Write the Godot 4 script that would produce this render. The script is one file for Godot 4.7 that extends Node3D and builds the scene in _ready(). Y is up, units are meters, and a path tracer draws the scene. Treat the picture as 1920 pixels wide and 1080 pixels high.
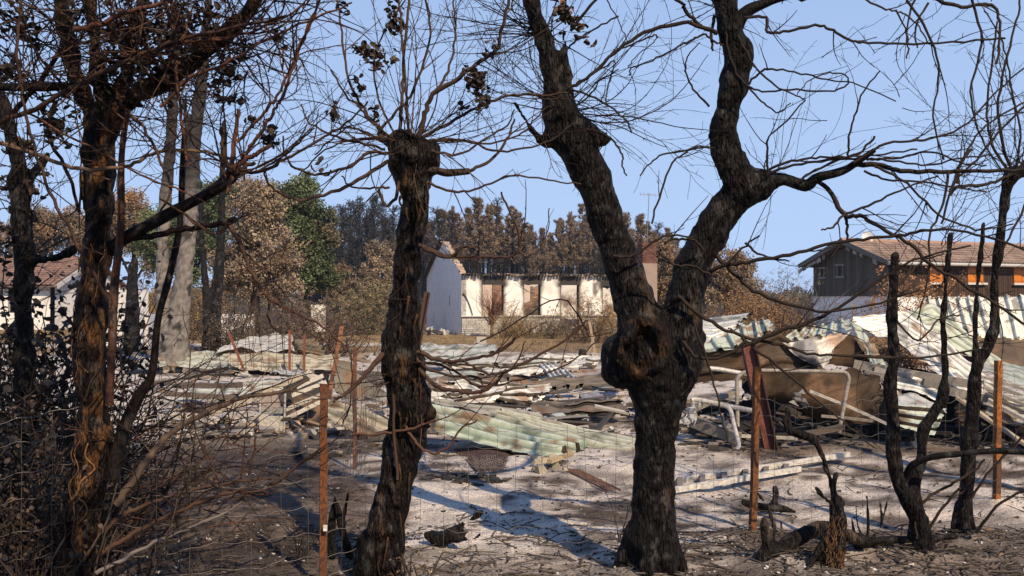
extends Node3D
# A burnt plot behind a wire fence: charred pollard trees in front, collapsed sheet metal in the middle, a gutted white house and a burnt pine wood behind.

const F := 1868.0          # focal length in pixels of a 1920 wide picture
const EYE := 1.65
var pitch := atan(20.0 / 1868.0)
var rng := RandomNumberGenerator.new()
var used := {}
var nz := FastNoiseLite.new()
var nz2 := FastNoiseLite.new()
var M := {}
# feet of the near trunks and posts, where ash has drifted up
var BASES := [Vector2(0.84, -6.04), Vector2(-0.77, -5.8), Vector2(-2.25, -5.2), Vector2(2.58, -6.35), Vector2(3.1, -6.85), Vector2(1.85, -5.95), Vector2(1.68, -6.96), Vector2(3.88, -8.0), Vector2(-3.1, -6.4), Vector2(2.2, -6.4), Vector2(1.65, -6.15)]
var SUN := Vector3(0.50 * 0.755, 0.656, 0.866 * 0.755).normalized()

# ------------------------------------------------------------------ mesh building
class MB:
	var v := PackedVector3Array()
	var n := PackedVector3Array()
	var c := PackedColorArray()
	var ix := PackedInt32Array()

	func tri(a: Vector3, b: Vector3, d: Vector3, col: Color) -> void:
		var k := v.size()
		var nn := (d - a).cross(b - a).normalized()
		v.append(a); v.append(b); v.append(d)
		n.append(nn); n.append(nn); n.append(nn)
		c.append(col); c.append(col); c.append(col)
		ix.append(k); ix.append(k + 1); ix.append(k + 2)

	# a flat quad whose front looks along OUT
	func quad(a: Vector3, b: Vector3, d: Vector3, e: Vector3, out: Vector3, ca: Color, cb: Color, cd: Color, ce: Color) -> void:
		var k := v.size()
		var nn := (d - a).cross(b - a)
		if nn.length_squared() < 1e-14:
			nn = (e - a).cross(d - a)
		nn = nn.normalized()
		v.append(a); v.append(b); v.append(d); v.append(e)
		c.append(ca); c.append(cb); c.append(cd); c.append(ce)
		if nn.dot(out) >= 0.0:
			for i in 4: n.append(nn)
			for i in [0, 1, 2, 0, 2, 3]: ix.append(k + i)
		else:
			for i in 4: n.append(-nn)
			for i in [0, 2, 1, 0, 3, 2]: ix.append(k + i)

	func q(a: Vector3, b: Vector3, d: Vector3, e: Vector3, out: Vector3, col: Color) -> void:
		quad(a, b, d, e, out, col, col, col, col)

	# a box: centre, half axes
	func box(o: Vector3, x: Vector3, y: Vector3, z: Vector3, col: Color) -> void:
		for s in [-1.0, 1.0]:
			q(o + s * x - y - z, o + s * x + y - z, o + s * x + y + z, o + s * x - y + z, s * x, col)
			q(o + s * y - x - z, o + s * y + x - z, o + s * y + x + z, o + s * y - x + z, s * y, col)
			q(o + s * z - x - y, o + s * z + x - y, o + s * z + x + y, o + s * z - x + y, s * z, col)

	# a beam from a to b, w wide, h high, rolled about its length
	func beam(a: Vector3, b: Vector3, w: float, h: float, col: Color, roll := 0.0) -> void:
		var t := (b - a).normalized()
		var s := t.cross(Vector3.UP)
		if absf(t.y) > 0.85:
			s = Vector3.RIGHT - t * t.x
		s = s.normalized().rotated(t, roll)
		var u := s.cross(t).normalized()
		box((a + b) * 0.5, (b - a) * 0.5, s * w * 0.5, u * h * 0.5, col)

	# a jagged lump
	func lump(o: Vector3, x: Vector3, y: Vector3, z: Vector3, col: Color, r: RandomNumberGenerator) -> void:
		var p := []
		for sx in [-1.0, 1.0]:
			for sy in [-1.0, 1.0]:
				for sz in [-1.0, 1.0]:
					p.append(o + x * sx * r.randf_range(0.3, 1.0) + y * sy * r.randf_range(0.3, 1.0) + z * sz * r.randf_range(0.3, 1.0))
		for f in [[0, 1, 3, 2], [4, 5, 7, 6], [0, 1, 5, 4], [2, 3, 7, 6], [0, 2, 6, 4], [1, 3, 7, 5]]:
			var m: Vector3 = (p[f[0]] + p[f[1]] + p[f[2]] + p[f[3]]) * 0.25
			q(p[f[0]], p[f[1]], p[f[2]], p[f[3]], m - o, col)

	func tube(p: PackedVector3Array, r: PackedFloat32Array, sides: int, c0: Color, c1: Color, cap := false, noise: FastNoiseLite = null, amp := 0.0) -> void:
		var m := p.size()
		if m < 2:
			return
		var t := (p[1] - p[0]).normalized()
		var a := t.cross(Vector3.UP if absf(t.y) < 0.9 else Vector3.RIGHT).normalized()
		var first := v.size()
		for k in m:
			var t2 := (p[mini(k + 1, m - 1)] - p[maxi(k - 1, 0)]).normalized()
			a = (a - t2 * a.dot(t2)).normalized()
			var b := t2.cross(a)
			var col := c0.lerp(c1, float(k) / (m - 1))
			for j in sides:
				var an := TAU * j / sides
				var dv := a * cos(an) + b * sin(an)
				var rr := r[k]
				if noise != null:
					rr *= 1.0 + amp * noise.get_noise_3dv((p[k] + dv * r[k]) * 1.0)
				v.append(p[k] + dv * rr)
				n.append(dv)
				c.append(col)
		for k in m - 1:
			for j in sides:
				var i0 := first + k * sides + j
				var i1 := first + k * sides + (j + 1) % sides
				var i2 := i0 + sides
				var i3 := i1 + sides
				ix.append(i0); ix.append(i2); ix.append(i1)
				ix.append(i1); ix.append(i2); ix.append(i3)
		if cap:
			for e in [0, m - 1]:
				var out := (p[0] - p[1]) if e == 0 else (p[m - 1] - p[m - 2])
				for j in range(1, sides - 1):
					q(v[first + e * sides], v[first + e * sides + j], v[first + e * sides + j + 1], v[first + e * sides + j + 1], out, c0 if e == 0 else c1)

	# append a copy of another MB through a transform
	func add(o: MB, t: Transform3D, tint := Color.WHITE) -> void:
		var k := v.size()
		for i in o.v.size():
			v.append(t * o.v[i])
			n.append((t.basis * o.n[i]).normalized())
			c.append(o.c[i] * tint)
		for i in o.ix:
			ix.append(i + k)

	func surface(into: ArrayMesh, base: Vector3) -> ArrayMesh:
		if v.is_empty():
			return into
		var w := v
		if base != Vector3.ZERO:
			w = v.duplicate()
			for i in w.size():
				w[i] -= base
		var arr := []
		arr.resize(Mesh.ARRAY_MAX)
		arr[Mesh.ARRAY_VERTEX] = w
		arr[Mesh.ARRAY_NORMAL] = n
		arr[Mesh.ARRAY_COLOR] = c
		arr[Mesh.ARRAY_INDEX] = ix
		into.add_surface_from_arrays(Mesh.PRIMITIVE_TRIANGLES, arr)
		return into

	func mesh(base := Vector3.ZERO) -> ArrayMesh:
		return surface(ArrayMesh.new(), base)

	func low() -> Vector3:
		var lo := v[0]
		var sx := 0.0
		var sz := 0.0
		for p in v:
			lo.y = minf(lo.y, p.y)
			sx += p.x; sz += p.z
		return Vector3(sx / v.size(), lo.y, sz / v.size())

# ------------------------------------------------------------------ naming and placing
func numbered(called: String) -> String:
	var k: int = used.get(called, 0)
	used[called] = k + 1
	return called if k == 0 else "%s_%03d" % [called, k]

func tag(o: Node, label: String, category: String, group := "", kind := "") -> void:
	if label: o.set_meta("label", label)
	if category: o.set_meta("category", category)
	if group: o.set_meta("group", group)
	if kind: o.set_meta("kind", kind)

func thing(called: String, label: String, category: String, at: Vector3, group := "") -> Node3D:
	var o := Node3D.new()
	o.name = numbered(called)
	add_child(o, true)
	o.position = at
	tag(o, label, category, group)
	return o

# a mesh given in world places (or in the parent's own, where the parent stands at the origin) as a part of PARENT
func part(called: String, mb: MB, mat: Material, parent: Node3D, kind := "", label := "") -> MeshInstance3D:
	var o := MeshInstance3D.new()
	o.name = called
	var base := Vector3.ZERO
	var p: Node3D = parent
	while p != null and p != self:
		base += p.position
		p = p.get_parent() as Node3D
	o.mesh = mb.mesh(base)
	o.mesh.surface_set_material(0, mat)
	parent.add_child(o, true)
	if kind: o.set_meta("kind", kind)
	if label: o.set_meta("label", label)
	return o

# a thing that is one mesh
func solo(called: String, mb: MB, mat: Material, label: String, category: String, group := "", kind := "") -> MeshInstance3D:
	var o := MeshInstance3D.new()
	o.name = numbered(called)
	var base := mb.low() if kind != "structure" else Vector3.ZERO
	o.mesh = mb.mesh(base)
	o.mesh.surface_set_material(0, mat)
	add_child(o, true)
	o.position = base
	tag(o, label, category, group, kind)
	return o

func copy_of(o: Node3D, at: Vector3, turn: float, size: float, label: String) -> Node3D:
	var r: Node3D = o.duplicate()
	r.name = numbered(String(o.name).rstrip("0123456789").trim_suffix("_"))
	add_child(r, true)
	r.position = at
	r.rotation.y = turn
	var w := size * rng.randf_range(0.8, 1.45)
	r.scale = Vector3(w, size, w)
	r.set_meta("label", label)
	return r

func scatter(called: String, mesh: Mesh, at: Array, cols: Array, mat: Material, parent: Node3D, kind := "stuff") -> MultiMeshInstance3D:
	var mm := MultiMesh.new()
	mm.transform_format = MultiMesh.TRANSFORM_3D
	mm.use_colors = true
	mm.mesh = mesh
	mm.instance_count = at.size()
	for i in at.size():
		mm.set_instance_transform(i, at[i])
		mm.set_instance_color(i, cols[i])
	var o := MultiMeshInstance3D.new()
	o.name = called if parent != self else numbered(called)
	o.multimesh = mm
	o.material_override = mat
	parent.add_child(o, true)
	if kind: o.set_meta("kind", kind)
	if parent != self:
		o.position = -parent.position
	return o

# the point that lies D metres in front of the camera on the line of sight through a point of the picture
func P(px: float, py: float, d: float) -> Vector3:
	var r := Basis(Vector3.RIGHT, pitch) * Vector3((px - 960.0) / F, (540.0 - py) / F, -1.0)
	return r * (d / -r.z) + Vector3(0, EYE, 0)

# where that line meets level ground
func G(px: float, py: float) -> Vector3:
	var r := Basis(Vector3.RIGHT, pitch) * Vector3((px - 960.0) / F, (540.0 - py) / F, -1.0)
	var p := r * (EYE / -r.y) + Vector3(0, EYE, 0)
	p.y = ground_h(p.x, p.z)
	return p

func W(px: float, d: float) -> Vector3:
	var x := (px - 960.0) / F * d
	return Vector3(x, ground_h(x, -d), -d)

func ground_h(x: float, z: float) -> float:
	var far := clampf((30.0 + z) / 20.0, 0.15, 1.0) if z < -10.0 else 1.0
	var h := nz.get_noise_2d(x * 14.0, z * 14.0) * 0.11 + nz2.get_noise_2d(x * 55.0, z * 55.0) * 0.05 + nz.get_noise_2d(x * 190.0 + 50.0, z * 190.0) * 0.018
	h *= far
	for b in BASES:
		var q := Vector2(x - b.x, z - b.y).length()
		if q < 0.55:
			h += 0.075 * pow(1.0 - q / 0.55, 2.0)
	return h

func rv() -> Vector3:
	return Vector3(rng.randf_range(-1, 1), rng.randf_range(-1, 1), rng.randf_range(-1, 1))

func rbasis() -> Basis:
	return Basis.from_euler(Vector3(rng.randf() * TAU, rng.randf() * TAU, rng.randf() * TAU))

func mixc(a: Color, b: Color, t: float) -> Color:
	return a.lerp(b, clampf(t, 0, 1))

func tone(c: Color, k: float) -> Color:
	return Color(c.r * k, c.g * k, c.b * k)

func spline(p: Array, per: int) -> PackedVector3Array:
	var out := PackedVector3Array()
	for i in p.size() - 1:
		var a: Vector3 = p[maxi(i - 1, 0)]
		var b: Vector3 = p[i]
		var c: Vector3 = p[i + 1]
		var d: Vector3 = p[mini(i + 2, p.size() - 1)]
		for k in per:
			out.append(b.cubic_interpolate(c, a, d, float(k) / per))
	out.append(p[p.size() - 1])
	return out

# ------------------------------------------------------------------ materials
func noise_tex(freq: float, type: int, octaves: int, stops: Array, size := 512, sd := 1, gain := 0.5, cellular := FastNoiseLite.RETURN_DISTANCE) -> NoiseTexture2D:
	var f := FastNoiseLite.new()
	f.seed = sd
	f.noise_type = type
	f.frequency = freq
	f.fractal_octaves = octaves
	f.fractal_gain = gain
	f.cellular_return_type = cellular
	var t := NoiseTexture2D.new()
	t.width = size
	t.height = size
	t.seamless = true
	t.noise = f
	if stops.size():
		var g := Gradient.new()
		var offs := PackedFloat32Array()
		var cols := PackedColorArray()
		for s in stops:
			offs.append(s[0])
			cols.append((s[1] as Color).linear_to_srgb() if s[1] is Color else Color(s[1], s[1], s[1]).linear_to_srgb())
		g.offsets = offs
		g.colors = cols
		t.color_ramp = g
	return t

func mat(tex: Texture2D, scale: Vector3, rough: float, metal := 0.0, bump: Texture2D = null, bump_cm := 0.0, detail: Texture2D = null, dscale := 1.0) -> StandardMaterial3D:
	var m := StandardMaterial3D.new()
	m.vertex_color_use_as_albedo = true
	m.roughness = rough
	m.metallic = metal
	m.uv1_triplanar = true
	m.uv1_world_triplanar = true
	m.uv1_scale = scale
	m.albedo_texture = tex
	if bump != null:
		m.heightmap_enabled = true
		m.heightmap_texture = bump
		m.heightmap_scale = bump_cm
	if detail != null:
		m.detail_enabled = true
		m.detail_albedo = detail
		m.detail_blend_mode = BaseMaterial3D.BLEND_MODE_MUL
		m.detail_uv_layer = BaseMaterial3D.DETAIL_UV_2
		m.uv2_triplanar = true
		m.uv2_world_triplanar = true
		m.uv2_scale = Vector3.ONE * dscale
	return m

func make_materials() -> void:
	var sx := FastNoiseLite.TYPE_SIMPLEX_SMOOTH
	var ce := FastNoiseLite.TYPE_CELLULAR
	var grain := noise_tex(0.02, sx, 6, [[0.0, 0.4], [0.42, 0.78], [0.6, 1.0], [1.0, 1.0]], 512, 3, 0.6)
	var fine := noise_tex(0.06, sx, 5, [[0.0, 0.3], [0.4, 0.75], [0.75, 0.95], [1.0, 1.0]], 512, 4, 0.65)
	var blot := noise_tex(0.008, sx, 6, [[0.0, 0.5], [0.33, 0.7], [0.5, 0.97], [1.0, 1.0]], 512, 5, 0.6)
	var bark := noise_tex(0.035, ce, 3, [[0.0, 1.0], [0.35, 0.75], [0.7, 0.4], [1.0, 0.2]], 512, 6, 0.5)
	var barkh := noise_tex(0.035, ce, 3, [[0.0, 1.0], [0.5, 0.6], [1.0, 0.0]], 512, 6, 0.5)
	var speck := noise_tex(0.09, sx, 4, [[0.0, 0.2], [0.33, 0.4], [0.42, 0.78], [0.52, 0.92], [0.66, 1.0], [1.0, 1.0]], 1024, 7, 0.7)
	var brd := noise_tex(0.012, sx, 5, [[0.0, 0.6], [0.40, 0.8], [0.5, 1.0], [1.0, 1.0]], 512, 8, 0.55)
	var bumpn := noise_tex(0.05, sx, 6, [], 512, 9, 0.6)
	var streak := noise_tex(0.03, sx, 5, [[0.0, 0.35], [0.4, 0.7], [0.6, 0.95], [1.0, 1.0]], 512, 10, 0.6)
	M.bark = mat(bark, Vector3(4.2, 1.05, 4.2), 0.60, 0.0, barkh, 4.0, fine, 4.0)
	M.bark.metallic_specular = 0.22
	M.limb = mat(bark, Vector3(4.0, 1.8, 4.0), 0.65, 0.0, barkh, 1.0, fine, 6.0)
	M.limb.metallic_specular = 0.25
	M.palebark = mat(blot, Vector3(2.0, 0.6, 2.0), 0.85, 0.0, bumpn, 1.0)
	M.twig = mat(null, Vector3.ONE, 0.75)
	M.twig.metallic_specular = 0.25
	M.leaf = mat(null, Vector3.ONE, 0.75)
	M.leaf.backlight_enabled = true
	M.leaf.backlight = Color(0.25, 0.25, 0.25)
	M.ground = mat(speck, Vector3.ONE * 0.55, 1.0, 0.0, bumpn, 1.6, brd, 0.23)
	M.ground.metallic_specular = 0.15
	M.chip = mat(fine, Vector3.ONE * 3.0, 0.9)
	var lime := noise_tex(0.01, sx, 5, [[0.0, 0.8], [0.4, 0.95], [0.6, 1.0], [1.0, 1.0]], 512, 12, 0.55)
	M.paint = mat(blot, Vector3(1.3, 1.3, 1.3), 0.55, 0.0, bumpn, 0.25, lime, 1.6)
	M.paint.metallic_specular = 0.35
	M.zinc = mat(blot, Vector3(1.1, 1.1, 1.1), 0.45, 0.15, bumpn, 0.3, lime, 2.0)
	M.under = mat(blot, Vector3(0.9, 0.9, 0.9), 0.75, 0.0, bumpn, 0.3, fine, 2.2)
	M.wood = mat(streak, Vector3(3.0, 3.0, 3.0), 0.85, 0.0, bumpn, 0.4)
	M.plank = mat(streak, Vector3(6.0, 0.35, 6.0), 0.85)
	var scale_t := noise_tex(0.03, sx, 6, [[0.0, 0.12], [0.36, 0.3], [0.48, 0.75], [0.6, 1.0], [1.0, 0.8]], 512, 14, 0.65)
	M.rust = mat(scale_t, Vector3(5, 1.6, 5), 0.85, 0.0, bumpn, 0.3)
	M.plaster = mat(lime, Vector3.ONE * 0.4, 0.95, 0.0, bumpn, 0.5)
	M.stone = mat(fine, Vector3.ONE * 1.6, 0.9)
	M.tile = mat(fine, Vector3.ONE * 1.2, 0.85)
	M.wire = mat(null, Vector3.ONE, 0.45, 0.5)
	M.enamel = mat(grain, Vector3.ONE * 2.0, 0.4)
	M.glass = StandardMaterial3D.new()
	M.glass.albedo_color = Color(0.03, 0.035, 0.04)
	M.glass.roughness = 0.08

# ------------------------------------------------------------------ surface nets: one skin over tapered bones
func nets(bones: Array, pits: Array, cell: float, k: float, rough: FastNoiseLite, amp: float, colour: Callable, fine: FastNoiseLite = null, famp := 0.0) -> MB:
	var lo := Vector3(1e9, 1e9, 1e9)
	var hi := -lo
	for b in bones:
		for e in 2:
			var c: Vector3 = b[e * 2]
			var r: float = b[e * 2 + 1] * 1.3 + 0.06
			lo = lo.min(c - Vector3.ONE * r)
			hi = hi.max(c + Vector3.ONE * r)
	var nx := int((hi.x - lo.x) / cell) + 2
	var ny := int((hi.y - lo.y) / cell) + 2
	var nzn := int((hi.z - lo.z) / cell) + 2
	var sy := nx
	var sz := nx * ny
	var f := PackedFloat32Array()
	f.resize(nx * ny * nzn)
	f.fill(1.0)
	# a chain of bones is one round limb; limbs join smoothly
	var chains := []
	for b in bones:
		if b.size() < 5 or b[4]:
			chains.append([])
		chains.back().append(b)
	for ch in chains:
		var cl := Vector3(1e9, 1e9, 1e9)
		var chh := -cl
		for b in ch:
			var m: float = maxf(b[1], b[3]) + 0.09
			cl = cl.min((b[0] as Vector3).min(b[2]) - Vector3.ONE * m)
			chh = chh.max((b[0] as Vector3).max(b[2]) + Vector3.ONE * m)
		cl = ((cl - lo) / cell).floor()
		chh = ((chh - lo) / cell).ceil()
		var x0 := maxi(0, int(cl.x)); var y0 := maxi(0, int(cl.y)); var z0 := maxi(0, int(cl.z))
		var wx := mini(nx, int(chh.x) + 1) - x0
		var wy := mini(ny, int(chh.y) + 1) - y0
		var wz := mini(nzn, int(chh.z) + 1) - z0
		var tmp := PackedFloat32Array()
		tmp.resize(wx * wy * wz)
		tmp.fill(1.0)
		for b in ch:
			var a: Vector3 = b[0]
			var ra: float = b[1]
			var e: Vector3 = b[2]
			var re: float = b[3]
			var ab := e - a
			var inv := 1.0 / maxf(ab.length_squared(), 1e-9)
			var m := maxf(ra, re) + 0.09
			var l := ((a.min(e) - Vector3.ONE * m - lo) / cell).floor()
			var h := ((a.max(e) + Vector3.ONE * m - lo) / cell).ceil()
			var xa := maxi(x0, int(l.x)); var xb := mini(x0 + wx, int(h.x) + 1)
			for z in range(maxi(z0, int(l.z)), mini(z0 + wz, int(h.z) + 1)):
				for y in range(maxi(y0, int(l.y)), mini(y0 + wy, int(h.y) + 1)):
					var i := (z - z0) * wx * wy + (y - y0) * wx + xa - x0
					for x in range(xa, xb):
						var p := lo + Vector3(x, y, z) * cell - a
						var t := clampf(p.dot(ab) * inv, 0.0, 1.0)
						var d := (p - ab * t).length() - lerpf(ra, re, t)
						if d < tmp[i]: tmp[i] = d
						i += 1
		for z in wz:
			for y in wy:
				var i := (z + z0) * sz + (y + y0) * sy + x0
				var j := z * wx * wy + y * wx
				for x in wx:
					var d := tmp[j]
					if d < 0.9:
						var o := f[i]
						var w := maxf(k - absf(o - d), 0.0) / k
						f[i] = minf(o, d) - w * w * k * 0.25
					i += 1
					j += 1
	for pit in pits:
		var c: Vector3 = pit[0]
		var r: float = pit[1]
		var l := ((c - Vector3.ONE * (r + 0.08) - lo) / cell).floor()
		var h := ((c + Vector3.ONE * (r + 0.08) - lo) / cell).ceil()
		for z in range(maxi(0, int(l.z)), mini(nzn, int(h.z) + 1)):
			for y in range(maxi(0, int(l.y)), mini(ny, int(h.y) + 1)):
				for x in range(maxi(0, int(l.x)), mini(nx, int(h.x) + 1)):
					var i := z * sz + y * sy + x
					f[i] = maxf(f[i], r - (lo + Vector3(x, y, z) * cell - c).length())
	for z in nzn:
		for y in ny:
			var i := z * sz + y * sy
			for x in nx:
				if absf(f[i]) < 0.07:
					var p := lo + Vector3(x, y, z) * cell
					f[i] += rough.get_noise_3dv(p) * amp
					if fine != null:
						f[i] += fine.get_noise_3d(p.x * 1.6, p.y * 0.45, p.z * 1.6) * famp
				i += 1
	var mb := MB.new()
	var at := {}
	for z in nzn - 1:
		for y in ny - 1:
			var i := z * sz + y * sy - 1
			for x in nx - 1:
				i += 1
				var f0 := f[i]
				if f0 > 0.12 or f0 < -0.12:
					continue
				var v := [f0, f[i + 1], f[i + sy], f[i + sy + 1], f[i + sz], f[i + sz + 1], f[i + sz + sy], f[i + sz + sy + 1]]
				var neg := 0
				for q in v:
					if q < 0.0: neg += 1
				if neg == 0 or neg == 8:
					continue
				var s := Vector3.ZERO
				var cnt := 0
				for ed in [[0, 1], [2, 3], [4, 5], [6, 7], [0, 2], [1, 3], [4, 6], [5, 7], [0, 4], [1, 5], [2, 6], [3, 7]]:
					var u: float = v[ed[0]]
					var w: float = v[ed[1]]
					if (u < 0.0) != (w < 0.0):
						var t := u / (u - w)
						var ca := Vector3(ed[0] & 1, (ed[0] >> 1) & 1, ed[0] >> 2)
						var cb := Vector3(ed[1] & 1, (ed[1] >> 1) & 1, ed[1] >> 2)
						s += ca.lerp(cb, t)
						cnt += 1
				var p := lo + (Vector3(x, y, z) + s / cnt) * cell
				var g := Vector3(v[1] + v[3] + v[5] + v[7] - v[0] - v[2] - v[4] - v[6], v[2] + v[3] + v[6] + v[7] - v[0] - v[1] - v[4] - v[5], v[4] + v[5] + v[6] + v[7] - v[0] - v[1] - v[2] - v[3])
				at[i] = mb.v.size()
				mb.v.append(p)
				mb.n.append(g.normalized())
				mb.c.append(colour.call(p, g.normalized()))
	for i in at:
		var x: int = i % nx
		var y: int = (i / nx) % ny
		var z: int = i / sz
		# the edge from this grid point along each axis, shared by four cells
		for ax in 3:
			var step: int = [1, sy, sz][ax]
			var u: int = [sy, sz, 1][ax]
			var w: int = [sz, 1, sy][ax]
			if [y, z, x][ax] == 0 or [z, x, y][ax] == 0:
				continue
			var a := f[i]
			var b := f[i + step]
			if (a < 0.0) == (b < 0.0):
				continue
			var c0: int = at.get(i, -1)
			var c1: int = at.get(i - u, -1)
			var c2: int = at.get(i - u - w, -1)
			var c3: int = at.get(i - w, -1)
			if c0 < 0 or c1 < 0 or c2 < 0 or c3 < 0:
				continue
			if a < 0.0:
				for j in [c0, c3, c2, c0, c2, c1]: mb.ix.append(j)
			else:
				for j in [c0, c1, c2, c0, c2, c3]: mb.ix.append(j)
	return mb

# bones from a flat list of picture points: x, y, width ...; D and D2 the distances of its ends
var slim := 0.95
func bones_of(l: Array, d: float, d2: float) -> Array:
	var pts := []
	var m := l.size() / 3
	for i in m:
		pts.append(P(l[i * 3], l[i * 3 + 1], lerpf(d, d2, float(i) / (m - 1))))
	var per := 3 if m > 2 else 1
	var line := spline(pts, per)
	var out := []
	for i in line.size() - 1:
		var r := []
		for e in 2:
			var s := float(i + e) / per
			var k := mini(int(s), m - 2)
			r.append(lerpf(l[k * 3 + 2], l[k * 3 + 5], smoothstep(0.0, 1.0, s - k)) * 0.5 * lerpf(d, d2, s / (m - 1)) / F * slim)
		out.append([line[i], r[0], line[i + 1], r[1], i == 0])
	return out

# ------------------------------------------------------------------ twigs
# a branch traced through picture points x, y ...; returns its middle line
func trace(mb: MB, l: Array, d: float, d2: float, w: float, w2: float, col: Color, sides := 5, side_twigs := 0.0, twig_len := 0.35) -> PackedVector3Array:
	var pts := []
	var m := l.size() / 2
	for i in m:
		pts.append(P(l[i * 2], l[i * 2 + 1], lerpf(d, d2, float(i) / (m - 1))))
	var line := spline(pts, 5)
	var rad := PackedFloat32Array()
	for i in line.size():
		var t := float(i) / (line.size() - 1)
		rad.append(lerpf(w, w2, t) * 0.46 * lerpf(d, d2, t) / F * (1.0 + 0.12 * nz2.get_noise_1d(i * 40.0 + line[0].x * 900.0)))
		if i > 0 and i < line.size() - 1:
			line[i] += rv() * 0.006
	mb.tube(line, rad, sides, col, tone(col, 0.9), true)
	if side_twigs > 0.0:
		var total := 0.0
		for i in line.size() - 1:
			total += line[i].distance_to(line[i + 1])
		for k in int(total * side_twigs + rng.randf()):
			var i := rng.randi_range(int(line.size() * 0.15), line.size() - 2)
			var dir := (line[i + 1] - line[i]).normalized()
			twig(mb, line[i], (dir + rv() * 0.9).normalized(), twig_len * rng.randf_range(0.4, 1.3), minf(rad[i] * 0.6, 0.0042), 1, col, 0.10, 0.05)
	return line

func twig(mb: MB, p: Vector3, dir: Vector3, length: float, r: float, level: int, col: Color, wander := 0.12, lift := 0.03, density := 3.5) -> void:
	var steps := clampi(int(length / 0.05), 4, 36)
	var line := PackedVector3Array()
	var rad := PackedFloat32Array()
	var step := length / steps
	var bend := rv() * minf(0.16, 1.7 * step)
	var c := tone(col, rng.randf_range(0.6, 1.25))
	for i in steps + 1:
		line.append(p)
		rad.append(maxf(r * lerpf(1.0, 0.4, float(i) / steps), 0.0013))
		if i % 7 == 6: bend = (bend + rv() * minf(0.16, 1.7 * step)) * 0.75
		dir = (dir + rv() * wander * 1.25 + bend + Vector3.UP * lift).normalized()
		p += dir * step
	mb.tube(line, rad, 4 if r > 0.004 else 3, c, c)
	if level <= 0:
		return
	if r < 0.009:
		for k in int(length * 9.0):                            # buds and short spurs
			var i := rng.randi_range(1, steps - 1)
			var e := ((line[i + 1] - line[i]).normalized() + rv().normalized() * 1.1).normalized() * rng.randf_range(0.008, 0.038)
			mb.tube(PackedVector3Array([line[i], line[i] + e]), PackedFloat32Array([rad[i] * 0.8, rad[i] * 0.45]), 3, c, c)
	for k in int(length * density + rng.randf()):
		var i := rng.randi_range(1, steps - 1)
		var t := (line[i + 1] - line[i]).normalized()
		twig(mb, line[i], (t + rv().normalized() * 0.75).normalized(), length * rng.randf_range(0.18, 0.45), maxf(rad[i] * 0.62, 0.0013), level - 1, col, wander * 1.2, lift, density)

var leaf_m: ArrayMesh
func leaf_mesh() -> ArrayMesh:
	if leaf_m == null:
		var b := MB.new()
		var rows := []
		for i in 5:
			var t := i / 4.0
			var w := sin(PI * clampf(t * 0.9 + 0.08, 0, 1)) * 0.22
			var curl := t * 2.1
			var mid := Vector3(0, -sin(curl) * 0.55, cos(curl) * 0.30 + t * 0.25)
			rows.append([mid + Vector3(-w, 0.16 * w / 0.34, 0), mid, mid + Vector3(w * 0.9, 0.22 * w / 0.34, 0.03)])
		for i in 4:
			for j in 2:
				b.q(rows[i][j], rows[i][j + 1], rows[i + 1][j + 1], rows[i + 1][j], Vector3.UP, Color.WHITE)
		leaf_m = b.mesh()
	return leaf_m

# hanging clumps of dead leaves: each [picture x, y, distance, count, spread in metres]
func leaf_clumps(parent: Node3D, spots: Array, c0: Color, c1: Color, size := 0.085) -> void:
	var at := []
	var cols := []
	for s in spots:
		var o := P(s[0], s[1], s[2])
		for k in int(s[3] * 1.4):
			var p: Vector3 = o + Vector3(rng.randfn(0, 0.5), rng.randfn(-0.3, 0.75), rng.randfn(0, 0.5)) * s[4] * 0.6
			var z := size * rng.randf_range(0.7, 1.5)
			at.append(Transform3D(rbasis().scaled(Vector3.ONE * z), p))
			cols.append(tone(c0.lerp(c1, rng.randf()), rng.randf_range(0.6, 1.2)))
	scatter("dead_leaves", leaf_mesh(), at, cols, M.leaf, parent)

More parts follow.
